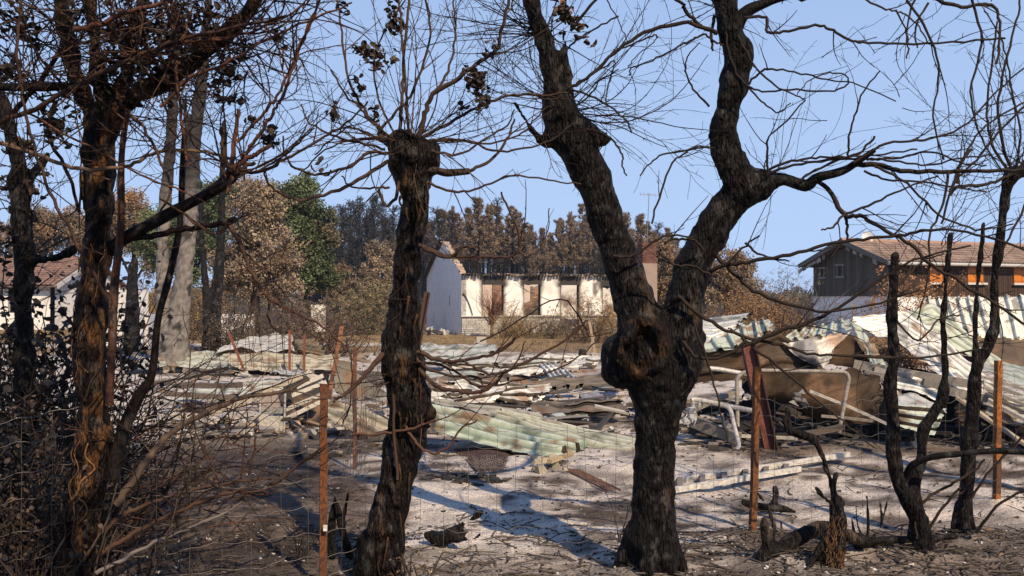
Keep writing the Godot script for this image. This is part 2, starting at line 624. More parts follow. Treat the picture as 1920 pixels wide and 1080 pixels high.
# ------------------------------------------------------------------ ground
func zone(x: float, d: float) -> Color:
	var n1 := nz.get_noise_2d(x * 60.0, d * 60.0)
	var n2 := nz2.get_noise_2d(x * 28.0 + 300.0, d * 28.0)
	var n3 := nz.get_noise_2d(x * 240.0, d * 200.0 + 90.0)
	var ash := Color(0.63, 0.55, 0.475)
	var char := Color(0.105, 0.085, 0.073)
	var brown := Color(0.17, 0.12, 0.08)
	var straw := Color(0.36, 0.25, 0.13)
	var pale := Color(0.70, 0.63, 0.57)
	var c := mixc(ash, Color(0.27, 0.23, 0.205), smoothstep(0.02, 0.33, n1 + n3 * 0.8))
	c = mixc(c, Color(0.13, 0.105, 0.09), smoothstep(0.13, 0.38, n2 + n3 * 0.7))
	c = mixc(c, pale, smoothstep(0.1, 0.45, -n2 - n1 * 0.4) * 0.6)
	# scorched soil left of the trees, darkened further to paint in tree shade
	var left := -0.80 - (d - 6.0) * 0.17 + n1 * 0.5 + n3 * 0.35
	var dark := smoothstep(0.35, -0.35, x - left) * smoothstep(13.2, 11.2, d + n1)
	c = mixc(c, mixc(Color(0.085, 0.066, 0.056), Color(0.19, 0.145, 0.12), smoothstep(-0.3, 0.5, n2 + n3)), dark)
	# litter nearest the camera
	var near := smoothstep(0.5, -0.5, d + n1 * 0.9 + n3 * 0.9 - 6.15 - 1.0 * smoothstep(1.9, 3.2, x))
	c = mixc(c, mixc(char, Color(0.24, 0.19, 0.165), smoothstep(-0.25, 0.35, n3 + n2)), near * 0.9)
	# dead grass in front of the fallen shed
	var turf := smoothstep(0.75, 0.1, absf(d - 10.9 + n1 * 0.7)) * smoothstep(1.9, 2.6, x)
	c = mixc(c, mixc(brown, char, 0.3 + n3), turf * 0.85)
	# charred floor under the fallen shed, blackened to paint in its deep shade
	var soot_or_shade := smoothstep(11.2, 11.7, d + n1 * 0.4) * smoothstep(15.5, 14.5, d) * smoothstep(2.0, 2.5, x + n1 * 0.5)
	c = mixc(c, Color(0.028, 0.024, 0.021), soot_or_shade)
	# the yard behind: pale ash, then straw, then the burnt floor of the wood
	var yard := smoothstep(14.0, 17.0, d) * smoothstep(31.0, 28.0, d + n1 * 2.0)
	c = mixc(c, mixc(Color(0.66, 0.59, 0.53), Color(0.25, 0.21, 0.18), smoothstep(0.15, 0.45, n1 + n2 * 0.4)), yard)
	c = mixc(c, mixc(Color(0.21, 0.165, 0.13), straw, smoothstep(-0.2, 0.3, n2)), smoothstep(28.5, 31.0, d + n1 * 1.6))
	c = mixc(c, mixc(straw, brown, smoothstep(0.0, 0.4, n1 + n3 * 0.5)), smoothstep(33.0, 36.0, d + n2 * 2.0))
	c = mixc(c, Color(0.075, 0.058, 0.045), smoothstep(56.0, 66.0, d + n1 * 4.0))
	# a pale path beside the dry hedge
	var path := smoothstep(1.6, 0.7, absf(d - 36.5 - x * 0.1)) * smoothstep(-2.8, -4.2, x)
	c = mixc(c, Color(0.62, 0.57, 0.52), path)
	return c

func make_ground() -> void:
	var mb := MB.new()
	var ds := PackedFloat32Array()
	var d := -60.0
	while d < 2.0:
		ds.append(d)
		d += 4.0 if d < -10.0 else 1.0
	d = 2.2
	while d < 950.0:
		ds.append(d)
		d *= 1.0105 if d < 60.0 else 1.05
	var cols := 330
	for k in ds.size():
		for j in cols + 1:
			var u := (float(j) / cols * 2.0 - 1.0)
			var half := 7.0 + maxf(ds[k], 0.0) * 0.75 if ds[k] > 0.0 else 7.0 - ds[k] * 1.2
			var x := u * half + u * u * u * (12.0 + absf(ds[k]) * 0.6)
			var z := -ds[k]
			mb.v.append(Vector3(x, ground_h(x, z), z))
			var e := 0.03
			mb.n.append(Vector3(ground_h(x - e, z) - ground_h(x + e, z), 2.0 * e, ground_h(x, z - e) - ground_h(x, z + e)).normalized())
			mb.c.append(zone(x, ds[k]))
	var row := cols + 1
	for k in ds.size() - 1:
		for j in cols:
			var i := k * row + j
			for w in [i, i + row, i + row + 1, i, i + row + 1, i + 1]: mb.ix.append(w)
	solo("ground", mb, M.ground, "ashy burnt ground of the plot", "ground", "", "structure")

func litter() -> void:
	var b := MB.new()
	b.lump(Vector3.ZERO, Vector3(0.5, 0, 0), Vector3(0, 0.22, 0), Vector3(0, 0, 0.35), Color.WHITE, rng)
	var chip := b.mesh()
	var s := MB.new()
	s.tube(PackedVector3Array([Vector3(-0.5, 0, 0), Vector3(-0.1, 0.05, 0.05), Vector3(0.5, 0, -0.04)]), PackedFloat32Array([0.03, 0.028, 0.015]), 4, Color.WHITE, Color.WHITE)
	var stick := s.mesh()
	var sets := [[], [], [], []]
	var cols := [[], [], [], []]
	for i in 30000:
		var dd := 4.6 * pow(7.0, pow(rng.randf(), 0.8))
		var px := rng.randf_range(-60, 1980)
		var x := (px - 960.0) / F * dd
		var dens := nz2.get_noise_2d(x * 60.0, dd * 60.0) + nz.get_noise_2d(x * 300.0, dd * 300.0) * 0.6
		if dens < rng.randf_range(-0.5, 0.4):
			continue
		var p := Vector3(x, ground_h(x, -dd) + 0.003, -dd)
		var kind := rng.randf()
		var size := 0.006 + 0.034 * pow(rng.randf(), 3.0) * (1.0 + dd * 0.03)
		var flat := Basis.from_euler(Vector3(rng.randfn(0, 0.25), rng.randf() * TAU, rng.randfn(0, 0.25)))
		if kind < 0.56:
			sets[0].append(Transform3D(flat.scaled(Vector3.ONE * size), p))
			cols[0].append(tone(Color(0.03, 0.027, 0.025), rng.randf_range(0.5, 2.0)))
		elif kind < 0.74:
			sets[1].append(Transform3D(flat.scaled(Vector3.ONE * size * 0.75), p))
			cols[1].append(tone(Color(0.52, 0.48, 0.44), rng.randf_range(0.6, 1.2)))
		elif kind < 0.86 and dd < 14.0:
			sets[2].append(Transform3D(rbasis().scaled(Vector3.ONE * size * 1.6), p + Vector3(0, size * 0.3, 0)))
			cols[2].append(tone(Color(0.16, 0.095, 0.05), rng.randf_range(0.4, 1.6)))
		else:
			sets[3].append(Transform3D(flat.scaled(Vector3(1, 0.8, 0.8) * rng.randf_range(0.05, 0.24)), p + Vector3(0, 0.003, 0)))
			cols[3].append(tone(Color(0.06, 0.047, 0.038), rng.randf_range(0.4, 2.2)))
	for i in 9000:                                             # the thick litter along the bottom, most of it at the right
		var dd := 4.9 + 2.3 * pow(rng.randf(), 1.2)
		var px := rng.randf_range(-40, 1960)
		if px < 1250 and rng.randf() < 0.6: continue
		var x := (px - 960.0) / F * dd
		var p := Vector3(x, ground_h(x, -dd) + 0.004, -dd)
		var flat := Basis.from_euler(Vector3(rng.randfn(0, 0.3), rng.randf() * TAU, rng.randfn(0, 0.3)))
		var k: int = [0, 0, 3, 3, 2, 1][rng.randi() % 6]
		if k == 3:
			sets[3].append(Transform3D(flat.scaled(Vector3(1, 0.7, 0.7) * rng.randf_range(0.05, 0.3)), p + Vector3(0, 0.006, 0)))
			cols[3].append(tone(Color(0.055, 0.042, 0.033), rng.randf_range(0.4, 2.4)))
		else:
			sets[k].append(Transform3D(flat.scaled(Vector3.ONE * rng.randf_range(0.008, 0.035)), p))
			cols[k].append(tone([Color(0.03, 0.025, 0.022), Color(0.5, 0.46, 0.42), Color(0.15, 0.085, 0.045)][k], rng.randf_range(0.5, 1.7)))
	var names := [["charcoal_crumbs", "black charcoal crumbs strewn over the pale ash"], ["pale_crumbs", "pale chips of plaster strewn over the ash"], ["fallen_leaves", "brown curled leaves fallen on the ash near the trees"], ["fallen_twigs", "thin charred twigs lying about on the ash"]]
	for i in 4:
		var o := scatter(names[i][0], [chip, chip, leaf_mesh(), stick][i], sets[i], cols[i], M.chip if i != 2 else M.leaf, self)
		tag(o, names[i][1], "litter", "", "stuff")

# ------------------------------------------------------------------ the burnt trees in front
var rough_n := FastNoiseLite.new()
var fine_n := FastNoiseLite.new()

func char_col(base: Color, patch: Color, amount: float, f := 1.0) -> Callable:
	return func(p: Vector3, _n: Vector3) -> Color:
		var a := nz.get_noise_3d(p.x * 420.0 * f, p.y * 150.0 * f, p.z * 420.0 * f)
		var b := nz2.get_noise_3d(p.x * 900.0, p.y * 500.0, p.z * 900.0)
		var c := mixc(base, patch, smoothstep(0.35 - amount, 0.62 - amount, a + b * 0.25))
		var g := nz2.get_noise_3d(p.x * 1900.0 + 70.0, p.y * 900.0, p.z * 1900.0)
		c = mixc(c, Color(0.13, 0.122, 0.115), smoothstep(0.22, 0.45, g + a * 0.4) * 0.55)
		return tone(c, 1.0 + b * 0.5)

# flares that spread into the ground round a trunk
func roots(o: Vector3, r: float, count: int, reach: float) -> Array:
	var out := []
	for k in count:
		var an := TAU * k / count + rng.randf_range(-0.4, 0.4)
		var dv := Vector3(cos(an), 0, sin(an))
		var far := o + dv * reach * rng.randf_range(0.5, 0.8)
		far.y = ground_h(far.x, far.z) - 0.05
		out.append([o + Vector3(0, 0.16, 0) + dv * r * 0.35, r * 0.5, far, r * 0.16, true])
	return out

func shoots_from(mb: MB, o: Vector3, count: int, r0: float, lmin: float, lmax: float, up: float, level: int, col: Color, side := Vector3.ZERO, wander := 0.12, lift := 0.005) -> void:
	for k in count:
		var dir := (rv().normalized() * Vector3(1.0, 0.6, 0.9) + Vector3.UP * up + side).normalized()
		twig(mb, o + rv() * 0.05, dir, rng.randf_range(lmin, lmax), r0 * rng.randf_range(0.55, 1.15), level, col, wander, lift)

func along(mb: MB, line: PackedVector3Array, count: int, r0: float, lmin: float, lmax: float, up: float, level: int, col: Color, from := 0.2) -> void:
	for k in count:
		var i := rng.randi_range(int(line.size() * from), line.size() - 2)
		var t := (line[i + 1] - line[i]).normalized()
		var dir := (t * 0.5 + rv().normalized() + Vector3.UP * up).normalized()
		twig(mb, line[i], dir, rng.randf_range(lmin, lmax), r0 * rng.randf_range(0.5, 1.1), level, col, 0.09, 0.02)

func limb_mesh(l: Array, d: float, d2: float, col: Color, patch: Color, sides := 12) -> MB:
	var mb := MB.new()
	var pts := []
	var rr := []
	var m := l.size() / 3
	for i in m:
		var dd := lerpf(d, d2, float(i) / (m - 1))
		pts.append(P(l[i * 3], l[i * 3 + 1], dd))
		rr.append(l[i * 3 + 2] * 0.5 * dd / F)
	var line := spline(pts, 6)
	var rad := PackedFloat32Array()
	for i in line.size():
		var s := float(i) / (line.size() - 1) * (m - 1)
		var k := mini(int(s), m - 2)
		rad.append(lerpf(rr[k], rr[k + 1], s - k))
	mb.tube(line, rad, sides, col, col, true, rough_n, 0.22)
	var f := char_col(col, patch, 0.05)
	for i in mb.c.size():
		mb.c[i] = f.call(mb.v[i], mb.n[i])
	return mb

# ---- the double tree with the knot
func tree_double() -> void:
	rng.seed = 11
	var d := 6.04
	var o := thing("burnt_tree", "thick charred double tree with a hollow knot below its fork", "tree", W(1220, d))
	var dark := Color(0.020, 0.017, 0.016)
	var patch := Color(0.085, 0.058, 0.040)
	slim = 0.80
	var b := bones_of([1219, 1100, 118, 1221, 1040, 104, 1225, 960, 96, 1228, 860, 98, 1230, 780, 108, 1228, 730, 124, 1226, 690, 142, 1214, 640, 146, 1194, 580, 96, 1168, 500, 82, 1142, 430, 74, 1112, 340, 82, 1082, 272, 88, 1052, 218, 84], d, d)
	b += bones_of([1052, 218, 82, 1042, 160, 60, 1026, 90, 44, 1008, 40, 38, 985, -30, 30], d, d - 0.1)
	slim = 0.83
	b += bones_of([1244, 740, 104, 1268, 680, 112, 1278, 620, 98, 1286, 550, 84, 1308, 480, 82, 1342, 418, 78, 1392, 358, 80, 1420, 345, 64], d, d + 0.05)
	b += bones_of([1392, 352, 74, 1370, 305, 66, 1358, 250, 60, 1364, 200, 56, 1378, 150, 62, 1386, 112, 64, 1372, 70, 60, 1362, 20, 52, 1352, -40, 44], d, d - 0.1)
	b += bones_of([1400, 352, 60, 1428, 352, 56, 1448, 338, 40], d, d)                      # the knuckle on the right
	b += bones_of([1128, 262, 42, 1100, 255, 60], d - 0.02, d)                              # lumps on the left limb
	b += bones_of([1060, 225, 44, 1020, 268, 26, 996, 240, 16, 976, 212, 13, 964, 192, 11], d, d - 0.05)
	b += bones_of([1070, 220, 40, 1063, 165, 26, 1058, 110, 20, 1056, 62, 14], d, d - 0.1)
	# the rim of the hollow
	var ring := []
	for k in 11:
		var an := TAU * k / 10
		ring += [1204 + cos(an) * (36.0 + 6.0 * sin(k * 1.7)), 652 + sin(an) * (48.0 + 8.0 * sin(k * 2.9)), 24 + 11.0 * sin(k * 2.3)]
	b += bones_of(ring, d - 0.205, d - 0.205)
	b += bones_of([1165, 690, 90, 1160, 660, 80], d - 0.04, d - 0.04)
	b += roots(W(1220, d), 0.17, 6, 0.36)
	var hole := P(1198, 662, d - 0.24)
	var trunk := nets(b, [[hole, 0.072], [P(1209, 626, d - 0.22), 0.05], [hole + Vector3(0.02, -0.05, 0.03), 0.06], [P(1196, 592, d - 0.17), 0.03]], 0.0155, 0.034, rough_n, 0.030, char_col(dark, patch, -0.02), fine_n, 0.010)
	for i in trunk.v.size():                                   # the scorched brown wood round the hollow
		var k := trunk.v[i].distance_to(P(1204, 655, d - 0.24))
		if k < 0.24:
			trunk.c[i] = mixc(trunk.c[i], tone(Color(0.15, 0.075, 0.036), 0.2 + 1.6 * absf(nz2.get_noise_3dv(trunk.v[i] * 900.0))), smoothstep(0.22, 0.15, k) * smoothstep(0.07, 0.13, k) * clampf(0.5 + 2.2 * nz.get_noise_3dv(trunk.v[i] * 700.0), 0.0, 1.0) * 0.9)
	part("trunk", trunk, M.bark, o)
	slim = 0.95
	var c := Color(0.030, 0.022, 0.018)
	var lb := limb_mesh([1440, 342, 36, 1470, 337, 23, 1510, 347, 24, 1533, 333, 19, 1580, 320, 17, 1603, 307, 14, 1640, 281, 8], d, d - 0.2, dark, patch, 10)
	part("limb", lb, M.limb, o)
	part("limb", limb_mesh([1372, 60, 40, 1397, 24, 26, 1447, 2, 15, 1500, -12, 12], d, d - 0.1, dark, patch, 9), M.limb, o)
	var t := MB.new()
	# traced branches
	trace(t, [1600, 309, 1657, 311, 1690, 320, 1780, 322, 1850, 321, 1925, 318], d - 0.1, d - 0.3, 12, 7, c, 6, 5)
	trace(t, [1527, 335, 1557, 360, 1583, 403, 1613, 405, 1653, 427, 1707, 460, 1747, 497, 1780, 517, 1850, 560, 1925, 610], d, d - 0.5, 11, 6, c, 6, 4)
	trace(t, [1583, 400, 1588, 425, 1587, 452], d - 0.1, d - 0.1, 7, 5, c)
	trace(t, [1330, 510, 1360, 497, 1413, 490, 1480, 477, 1563, 457, 1633, 447, 1697, 440, 1747, 430, 1830, 440, 1925, 470], d - 0.15, d - 0.8, 9, 5, c, 6, 3)
	trace(t, [1345, 480, 1397, 533, 1440, 557, 1507, 577, 1553, 583, 1647, 570, 1697, 550], d - 0.15, d - 0.5, 10, 4, c, 6, 3)
	trace(t, [1270, 555, 1323, 597, 1390, 630, 1467, 647, 1513, 663, 1580, 667, 1663, 670, 1763, 667, 1853, 653], d - 0.15, d - 0.3, 9, 4, c, 6, 2.5)
	trace(t, [1390, 633, 1440, 673, 1487, 710, 1527, 747, 1580, 790, 1640, 840], d - 0.2, d - 0.3, 7, 3, c, 5, 3)
	trace(t, [1390, 650, 1467, 620, 1530, 600, 1597, 560, 1663, 517, 1713, 487, 1820, 460], d - 0.2, d - 0.6, 10, 4, c, 6, 3)
	trace(t, [1300, 600, 1330, 690, 1350, 770, 1365, 830], d - 0.25, d - 0.3, 6, 3, c)
	trace(t, [1280, 640, 1300, 665, 1330, 672, 1370, 662, 1398, 640], d - 0.2, d - 0.25, 9, 6, c)
	trace(t, [1066, 165, 1107, 143, 1150, 100, 1207, 63, 1280, 43, 1320, 53, 1345, 62], d - 0.1, d - 0.1, 7, 9, c, 6, 2.5)
	trace(t, [1150, 98, 1180, 85, 1215, 70, 1232, 68, 1225, 80, 1190, 108, 1178, 128], d - 0.1, d - 0.2, 4, 2.5, c, 4)
	trace(t, [1280, 83, 1240, 105, 1200, 122, 1184, 128, 1180, 142], d - 0.2, d - 0.2, 4, 3, c, 4, 3)
	trace(t, [1070, 57, 1090, 30, 1125, -10], d - 0.1, d - 0.2, 7, 6, c)
	trace(t, [1160, 30, 1120, 52, 1075, 80, 1060, 100], d, d, 4, 4, c, 4, 4)
	trace(t, [1138, 0, 1160, 40, 1177, 78], d - 0.2, d - 0.2, 3, 2, c, 4, 5)
	trace(t, [1070, 167, 1107, 180, 1153, 207, 1175, 228, 1183, 249], d - 0.1, d - 0.2, 5, 3, c, 4, 4)
	trace(t, [1100, 243, 1133, 253, 1153, 268, 1167, 290, 1166, 310, 1175, 330], d - 0.1, d - 0.2, 5, 3, c, 4, 4)
	trace(t, [1075, 160, 1110, 140, 1150, 115, 1148, 135, 1140, 165, 1135, 190], d - 0.15, d - 0.2, 4, 2.5, c, 4, 3)
	trace(t, [1080, 200, 1110, 175, 1125, 150, 1160, 130], d - 0.15, d - 0.3, 4, 2.5, c, 4, 4)
	trace(t, [1120, 268, 1128, 258, 1137, 249], d - 0.1, d - 0.12, 10, 5, c)
	trace(t, [1330, 200, 1300, 167, 1285, 133, 1290, 103, 1313, 80], d, d - 0.15, 5, 2.5, c, 4, 2)
	trace(t, [1345, 62, 1310, 45, 1285, 20, 1280, 8, 1262, -8], d, d - 0.1, 9, 7, c, 5, 3)
	trace(t, [1340, 30, 1335, 60, 1337, 95], d - 0.05, d - 0.05, 8, 5, c)
	trace(t, [1280, 82, 1300, 74, 1322, 66, 1345, 80, 1365, 85], d - 0.1, d - 0.1, 5, 4, c, 4)
	trace(t, [1397, 33, 1437, 33, 1440, 60, 1480, 58, 1530, 48, 1563, 57, 1597, 77, 1640, 80, 1713, 82, 1830, 77, 1885, 72], d - 0.1, d - 0.3, 7, 4.5, c, 5, 4)
	trace(t, [1383, 67, 1413, 123, 1453, 160, 1493, 180, 1510, 185], d - 0.2, d - 0.3, 5, 2.5, c, 4, 2)
	trace(t, [1360, 60, 1370, 110, 1390, 150, 1420, 170, 1480, 168, 1553, 172, 1587, 160, 1587, 143, 1557, 136, 1520, 150, 1495, 178], d - 0.2, d - 0.3, 5, 2.5, c, 4, 2)
	trace(t, [1400, 160, 1430, 133, 1457, 130, 1513, 140, 1557, 150, 1600, 155, 1680, 190], d - 0.1, d - 0.3, 5, 2.5, c, 4, 3)
	trace(t, [1400, 160, 1427, 190, 1457, 210, 1483, 193], d - 0.1, d - 0.2, 4.5, 2.5, c, 4, 3)
	trace(t, [1440, 327, 1438, 277, 1447, 253, 1493, 207, 1510, 187], d - 0.05, d - 0.2, 5, 3, c, 4, 3)
	trace(t, [1440, 320, 1475, 305, 1530, 296, 1575, 294, 1640, 290, 1720, 280], d - 0.05, d - 0.3, 6, 3.5, c, 5, 3)
	trace(t, [1445, 325, 1480, 312, 1540, 303, 1600, 298, 1660, 300, 1730, 310, 1790, 300, 1860, 290], d - 0.05, d - 0.4, 6, 3.5, c, 5, 3)
	trace(t, [1590, 293, 1592, 257, 1603, 217, 1620, 170, 1650, 133], d - 0.15, d - 0.2, 5, 3, c, 4, 2)
	trace(t, [1495, 345, 1520, 325, 1570, 300, 1610, 287, 1640, 255], d - 0.1, d - 0.2, 6, 5, c, 5, 3)
	trace(t, [1625, 300, 1690, 295, 1750, 285, 1800, 305, 1850, 310], d - 0.2, d - 0.3, 5, 3, c, 4, 4)
	trace(t, [1620, 320, 1665, 337, 1720, 340, 1790, 352, 1850, 360], d - 0.2, d - 0.3, 5, 3, c, 4, 4)
	trace(t, [1280, 285, 1310, 275, 1345, 278], d - 0.1, d - 0.05, 3, 4, c, 4, 4)
	trace(t, [1200, 330, 1225, 300, 1260, 287, 1330, 275], d - 0.1, d - 0.05, 3, 4, c, 4, 3)
	trace(t, [1222, 420, 1235, 370, 1262, 305, 1290, 285], d - 0.12, d - 0.08, 4, 4, c, 4, 4)
	trace(t, [1245, 455, 1275, 448, 1300, 450, 1320, 470], d - 0.2, d - 0.15, 5, 5, c, 4, 3)
	trace(t, [1150, 480, 1190, 478, 1230, 450, 1260, 442, 1300, 445], d - 0.2, d - 0.2, 6, 4, c, 5, 2)
	trace(t, [1100, 620, 1050, 560, 960, 610, 900, 640], d + 0.3, d + 0.3, 3, 3, c, 4, 2)
	for k in 14:                                              # fine sprays on the right, against the sky
		var q := P(rng.randf_range(1450, 1920), rng.randf_range(-30, 330), d - rng.randf_range(-0.4, 0.5))
		twig(t, q, (rv() + Vector3(0.3, 0.1, 0)).normalized(), rng.randf_range(0.25, 0.7), 0.0032, 1, c, 0.13, 0.02, 4.0)
	for l in [[985, -30, 960, -180, 900, -360, 880, -560], [985, -30, 1010, -220, 1090, -420, 1130, -640], [1352, -40, 1330, -200, 1260, -380, 1240, -600], [1352, -40, 1400, -220, 1500, -380, 1560, -560], [1500, -12, 1640, -80, 1760, -220, 1820, -420]]:
		var up := trace(t, l, d - 0.1, d + rng.randf_range(-0.6, 0.8), 34, 12, c, 7, 2.0, 0.6)
		along(t, up, 26, 0.006, 0.5, 1.3, 0.4, 1, c, 0.1)
	shoots_from(t, P(1060, 200, d), 40, 0.0045, 0.5, 1.3, 0.25, 2, c, Vector3(-0.15, 0, 0), 0.10)
	shoots_from(t, P(1020, 60, d), 46, 0.0045, 0.4, 1.1, 0.2, 2, c, Vector3(-0.5, 0, 0), 0.11)
	shoots_from(t, P(1362, 30, d), 12, 0.005, 0.3, 0.8, 0.5, 1, c)
	shoots_from(t, P(1445, 335, d), 10, 0.004, 0.5, 1.1, 0.3, 1, c, Vector3(0.5, 0, 0), 0.10)
	for l in [[1600, 305, 1660, 270, 1730, 262, 1800, 240, 1870, 170, 1930, 120], [1640, 312, 1700, 345, 1760, 400, 1830, 430, 1900, 420], [1583, 402, 1560, 425, 1540, 432], [1587, 400, 1640, 380, 1700, 352, 1760, 330], [1700, 0, 1740, 60, 1760, 140, 1750, 220, 1770, 300], [1820, -10, 1840, 80, 1820, 170, 1840, 260, 1880, 320], [1330, 515, 1300, 500, 1262, 495, 1235, 470], [1360, 497, 1400, 460, 1425, 442], [1397, 455, 1430, 480, 1480, 490], [1780, 320, 1770, 380, 1745, 440, 1740, 520, 1720, 600]]:
		trace(t, l, d - 0.25, d - 0.35, 6, 3.2, c, 5, 4)
	part("twigs", t, M.twig, o, "stuff")
	
	leaf_clumps(o, [[1065, 25, d - 0.1, 22, 0.09], [1045, 10, d - 0.1, 14, 0.08], [1082, 45, d - 0.1, 12, 0.06], [1098, 78, d - 0.1, 5, 0.03]], Color(0.02, 0.015, 0.012), Color(0.15, 0.085, 0.045), 0.075)

# ---- the pollard in the middle
func tree_pollard() -> void:
	rng.seed = 12
	var d := 5.8
	var o := thing("burnt_tree", "leaning charred pollard with a cut fist of a head, left of the white house", "tree", W(712, d))
	var dark := Color(0.020, 0.015, 0.013)
	var patch := Color(0.14, 0.075, 0.034)
	slim = 0.88
	var b := bones_of([706, 1130, 92, 714, 1060, 84, 722, 990, 80, 738, 920, 78, 752, 860, 78, 766, 800, 84, 768, 750, 86, 762, 700, 84, 754, 650, 72, 756, 590, 66, 764, 520, 62, 772, 450, 58, 776, 380, 64, 776, 330, 80, 772, 290, 90], d, d)
	b += bones_of([745, 300, 44, 736, 272, 34], d - 0.03, d - 0.03)
	b += bones_of([795, 305, 48, 806, 280, 38], d - 0.03, d - 0.03)
	b += bones_of([770, 285, 70, 765, 262, 40], d - 0.05, d - 0.05)
	b += bones_of([780, 770, 60, 800, 780, 44], d - 0.06, d - 0.05)
	b += bones_of([735, 690, 40, 740, 640, 36], d - 0.06, d - 0.06)
	b += bones_of([690, 1100, 40, 700, 1010, 34, 730, 930, 24, 742, 880, 14], d - 0.09, d - 0.06)   # ridges of loose bark
	b += bones_of([742, 1040, 26, 745, 960, 22, 765, 880, 16], d - 0.1, d - 0.08)
	slim = 0.95
	b += roots(W(708, d), 0.14, 5, 0.3)
	var trunk := nets(b, [[P(770, 268, d - 0.11), 0.05]], 0.0155, 0.05, rough_n, 0.036, char_col(dark, patch, 0.03), fine_n, 0.011)
	part("trunk", trunk, M.bark, o)
	var c := Color(0.065, 0.040, 0.029)
	part("limb", limb_mesh([800, 318, 16, 820, 320, 14, 840, 324, 14, 880, 321, 11], d - 0.05, d - 0.1, Color(0.10, 0.07, 0.055), patch, 8), M.limb, o)
	var strips := MB.new()                                     # bark that hangs off in strips
	for k in 30:
		var y := rng.randf_range(320, 1080)
		var x := 0.0
		for i in 14:
			var tab := [1080, 712, 990, 722, 920, 738, 860, 752, 800, 766, 700, 762, 650, 754, 590, 756, 450, 772, 320, 776]
			for j in range(0, 18, 2):
				if y <= tab[j] and y >= tab[j + 2]:
					x = lerpf(tab[j + 1], tab[j + 3], (tab[j] - y) / float(tab[j] - tab[j + 2]))
		var s := rng.randf_range(-0.8, 0.8)
		var p := P(x + s * 38.0, y, d - 0.125 * sqrt(1.0 - s * s) - 0.005)
		var l := rng.randf_range(0.06, 0.2)
		var pts := spline([p, p + Vector3(rng.randfn(0, 0.012), -l * 0.5, 0.012), p + Vector3(rng.randfn(0, 0.02), -l, rng.randf_range(0.0, 0.035))], 4)
		var rad := PackedFloat32Array()
		for i in pts.size(): rad.append(rng.randf_range(0.005, 0.011) * (1.0 - 0.5 * i / pts.size()))
		strips.tube(pts, rad, 5, tone(patch, rng.randf_range(0.4, 1.3)), tone(dark, 1.4), true)
	part("bark_strips", strips, M.limb, o, "stuff")
	var t := MB.new()
	trace(t, [747, 257, 753, 200, 755, 143, 765, 20, 770, -20], d, d + 0.1, 8, 5, c, 5, 3)
	trace(t, [765, 262, 762, 200, 759, 120, 752, 60, 748, -20], d - 0.05, d - 0.1, 6, 4, c, 5, 4)
	trace(t, [783, 262, 797, 213, 812, 177, 853, 150, 893, 120, 930, 95, 940, 60, 947, 30, 958, -20], d, d - 0.3, 12, 6, c, 6, 3)
	trace(t, [787, 259, 827, 240, 873, 213, 930, 187, 973, 177, 1020, 178, 1065, 174], d, d - 0.2, 8, 4, c, 5, 3)
	trace(t, [797, 267, 873, 263, 923, 283, 973, 280, 1033, 263, 1075, 230], d, d - 0.3, 6, 3.5, c, 5, 3)
	trace(t, [795, 262, 850, 262, 920, 268, 980, 250, 1010, 215, 1040, 190], d, d - 0.2, 5, 3, c, 5, 4)
	trace(t, [800, 280, 860, 290, 905, 262, 950, 235, 965, 205], d - 0.1, d - 0.2, 6, 3, c, 5, 3)
	trace(t, [880, 321, 917, 300, 950, 263, 965, 223], d - 0.1, d - 0.1, 8, 4, c, 5, 3)
	trace(t, [812, 177, 840, 133, 853, 73, 853, 33, 850, -10], d, d + 0.1, 6, 3.5, c, 5, 4)
	trace(t, [725, 287, 690, 287, 660, 310, 600, 327, 555, 315, 532, 285, 531, 255], d, d - 0.3, 8, 3.5, c, 5, 3)
	trace(t, [728, 302, 690, 327, 635, 355, 562, 375, 520, 360, 500, 340, 495, 315], d - 0.03, d - 0.4, 9, 4, c, 6, 2)
	trace(t, [748, 340, 740, 372, 722, 385, 712, 355, 730, 352], d - 0.1, d - 0.12, 8, 5, c, 5)
	trace(t, [722, 280, 675, 267, 637, 257, 600, 242, 575, 225, 565, 195], d, d + 0.2, 6, 3, c, 5, 4)
	trace(t, [720, 265, 708, 240, 690, 222, 670, 195, 650, 180, 620, 130], d, d - 0.2, 7, 3.5, c, 5, 3)
	trace(t, [735, 262, 710, 250, 740, 212, 770, 180, 800, 100, 806, 40, 795, -20], d, d - 0.2, 7, 4, c, 5, 3)
	trace(t, [732, 275, 690, 250, 655, 240, 620, 262, 590, 290], d, d + 0.2, 5, 3, c, 5, 4)
	trace(t, [735, 268, 700, 260, 670, 262, 610, 280, 560, 330], d, d + 0.3, 5, 3, c, 5, 3)
	trace(t, [735, 265, 690, 215, 655, 150, 640, 60, 630, -20], d, d + 0.2, 7, 4, c, 5, 3)
	trace(t, [745, 260, 715, 200, 700, 120, 720, 60, 760, 0], d, d + 0.1, 5, 3, c, 5, 4)
	trace(t, [782, 660, 832, 677, 870, 675, 915, 667, 950, 650, 967, 632], d - 0.1, d - 0.3, 10, 5, c, 6, 4)
	trace(t, [785, 690, 815, 722, 850, 732, 895, 735, 925, 722, 945, 700, 982, 680, 1057, 640, 1100, 600], d - 0.1, d - 0.3, 10, 4, c, 6, 3)
	trace(t, [868, 675, 900, 695, 925, 702, 952, 695, 967, 682, 985, 640], d - 0.2, d - 0.3, 6, 3, c, 5, 4)
	trace(t, [780, 670, 800, 690, 850, 705, 895, 708, 905, 722], d - 0.1, d - 0.2, 7, 4, c, 5, 3)
	trace(t, [780, 680, 840, 690, 900, 725, 960, 715, 1050, 690, 1120, 640], d - 0.1, d - 0.1, 6, 3, c, 5, 4)
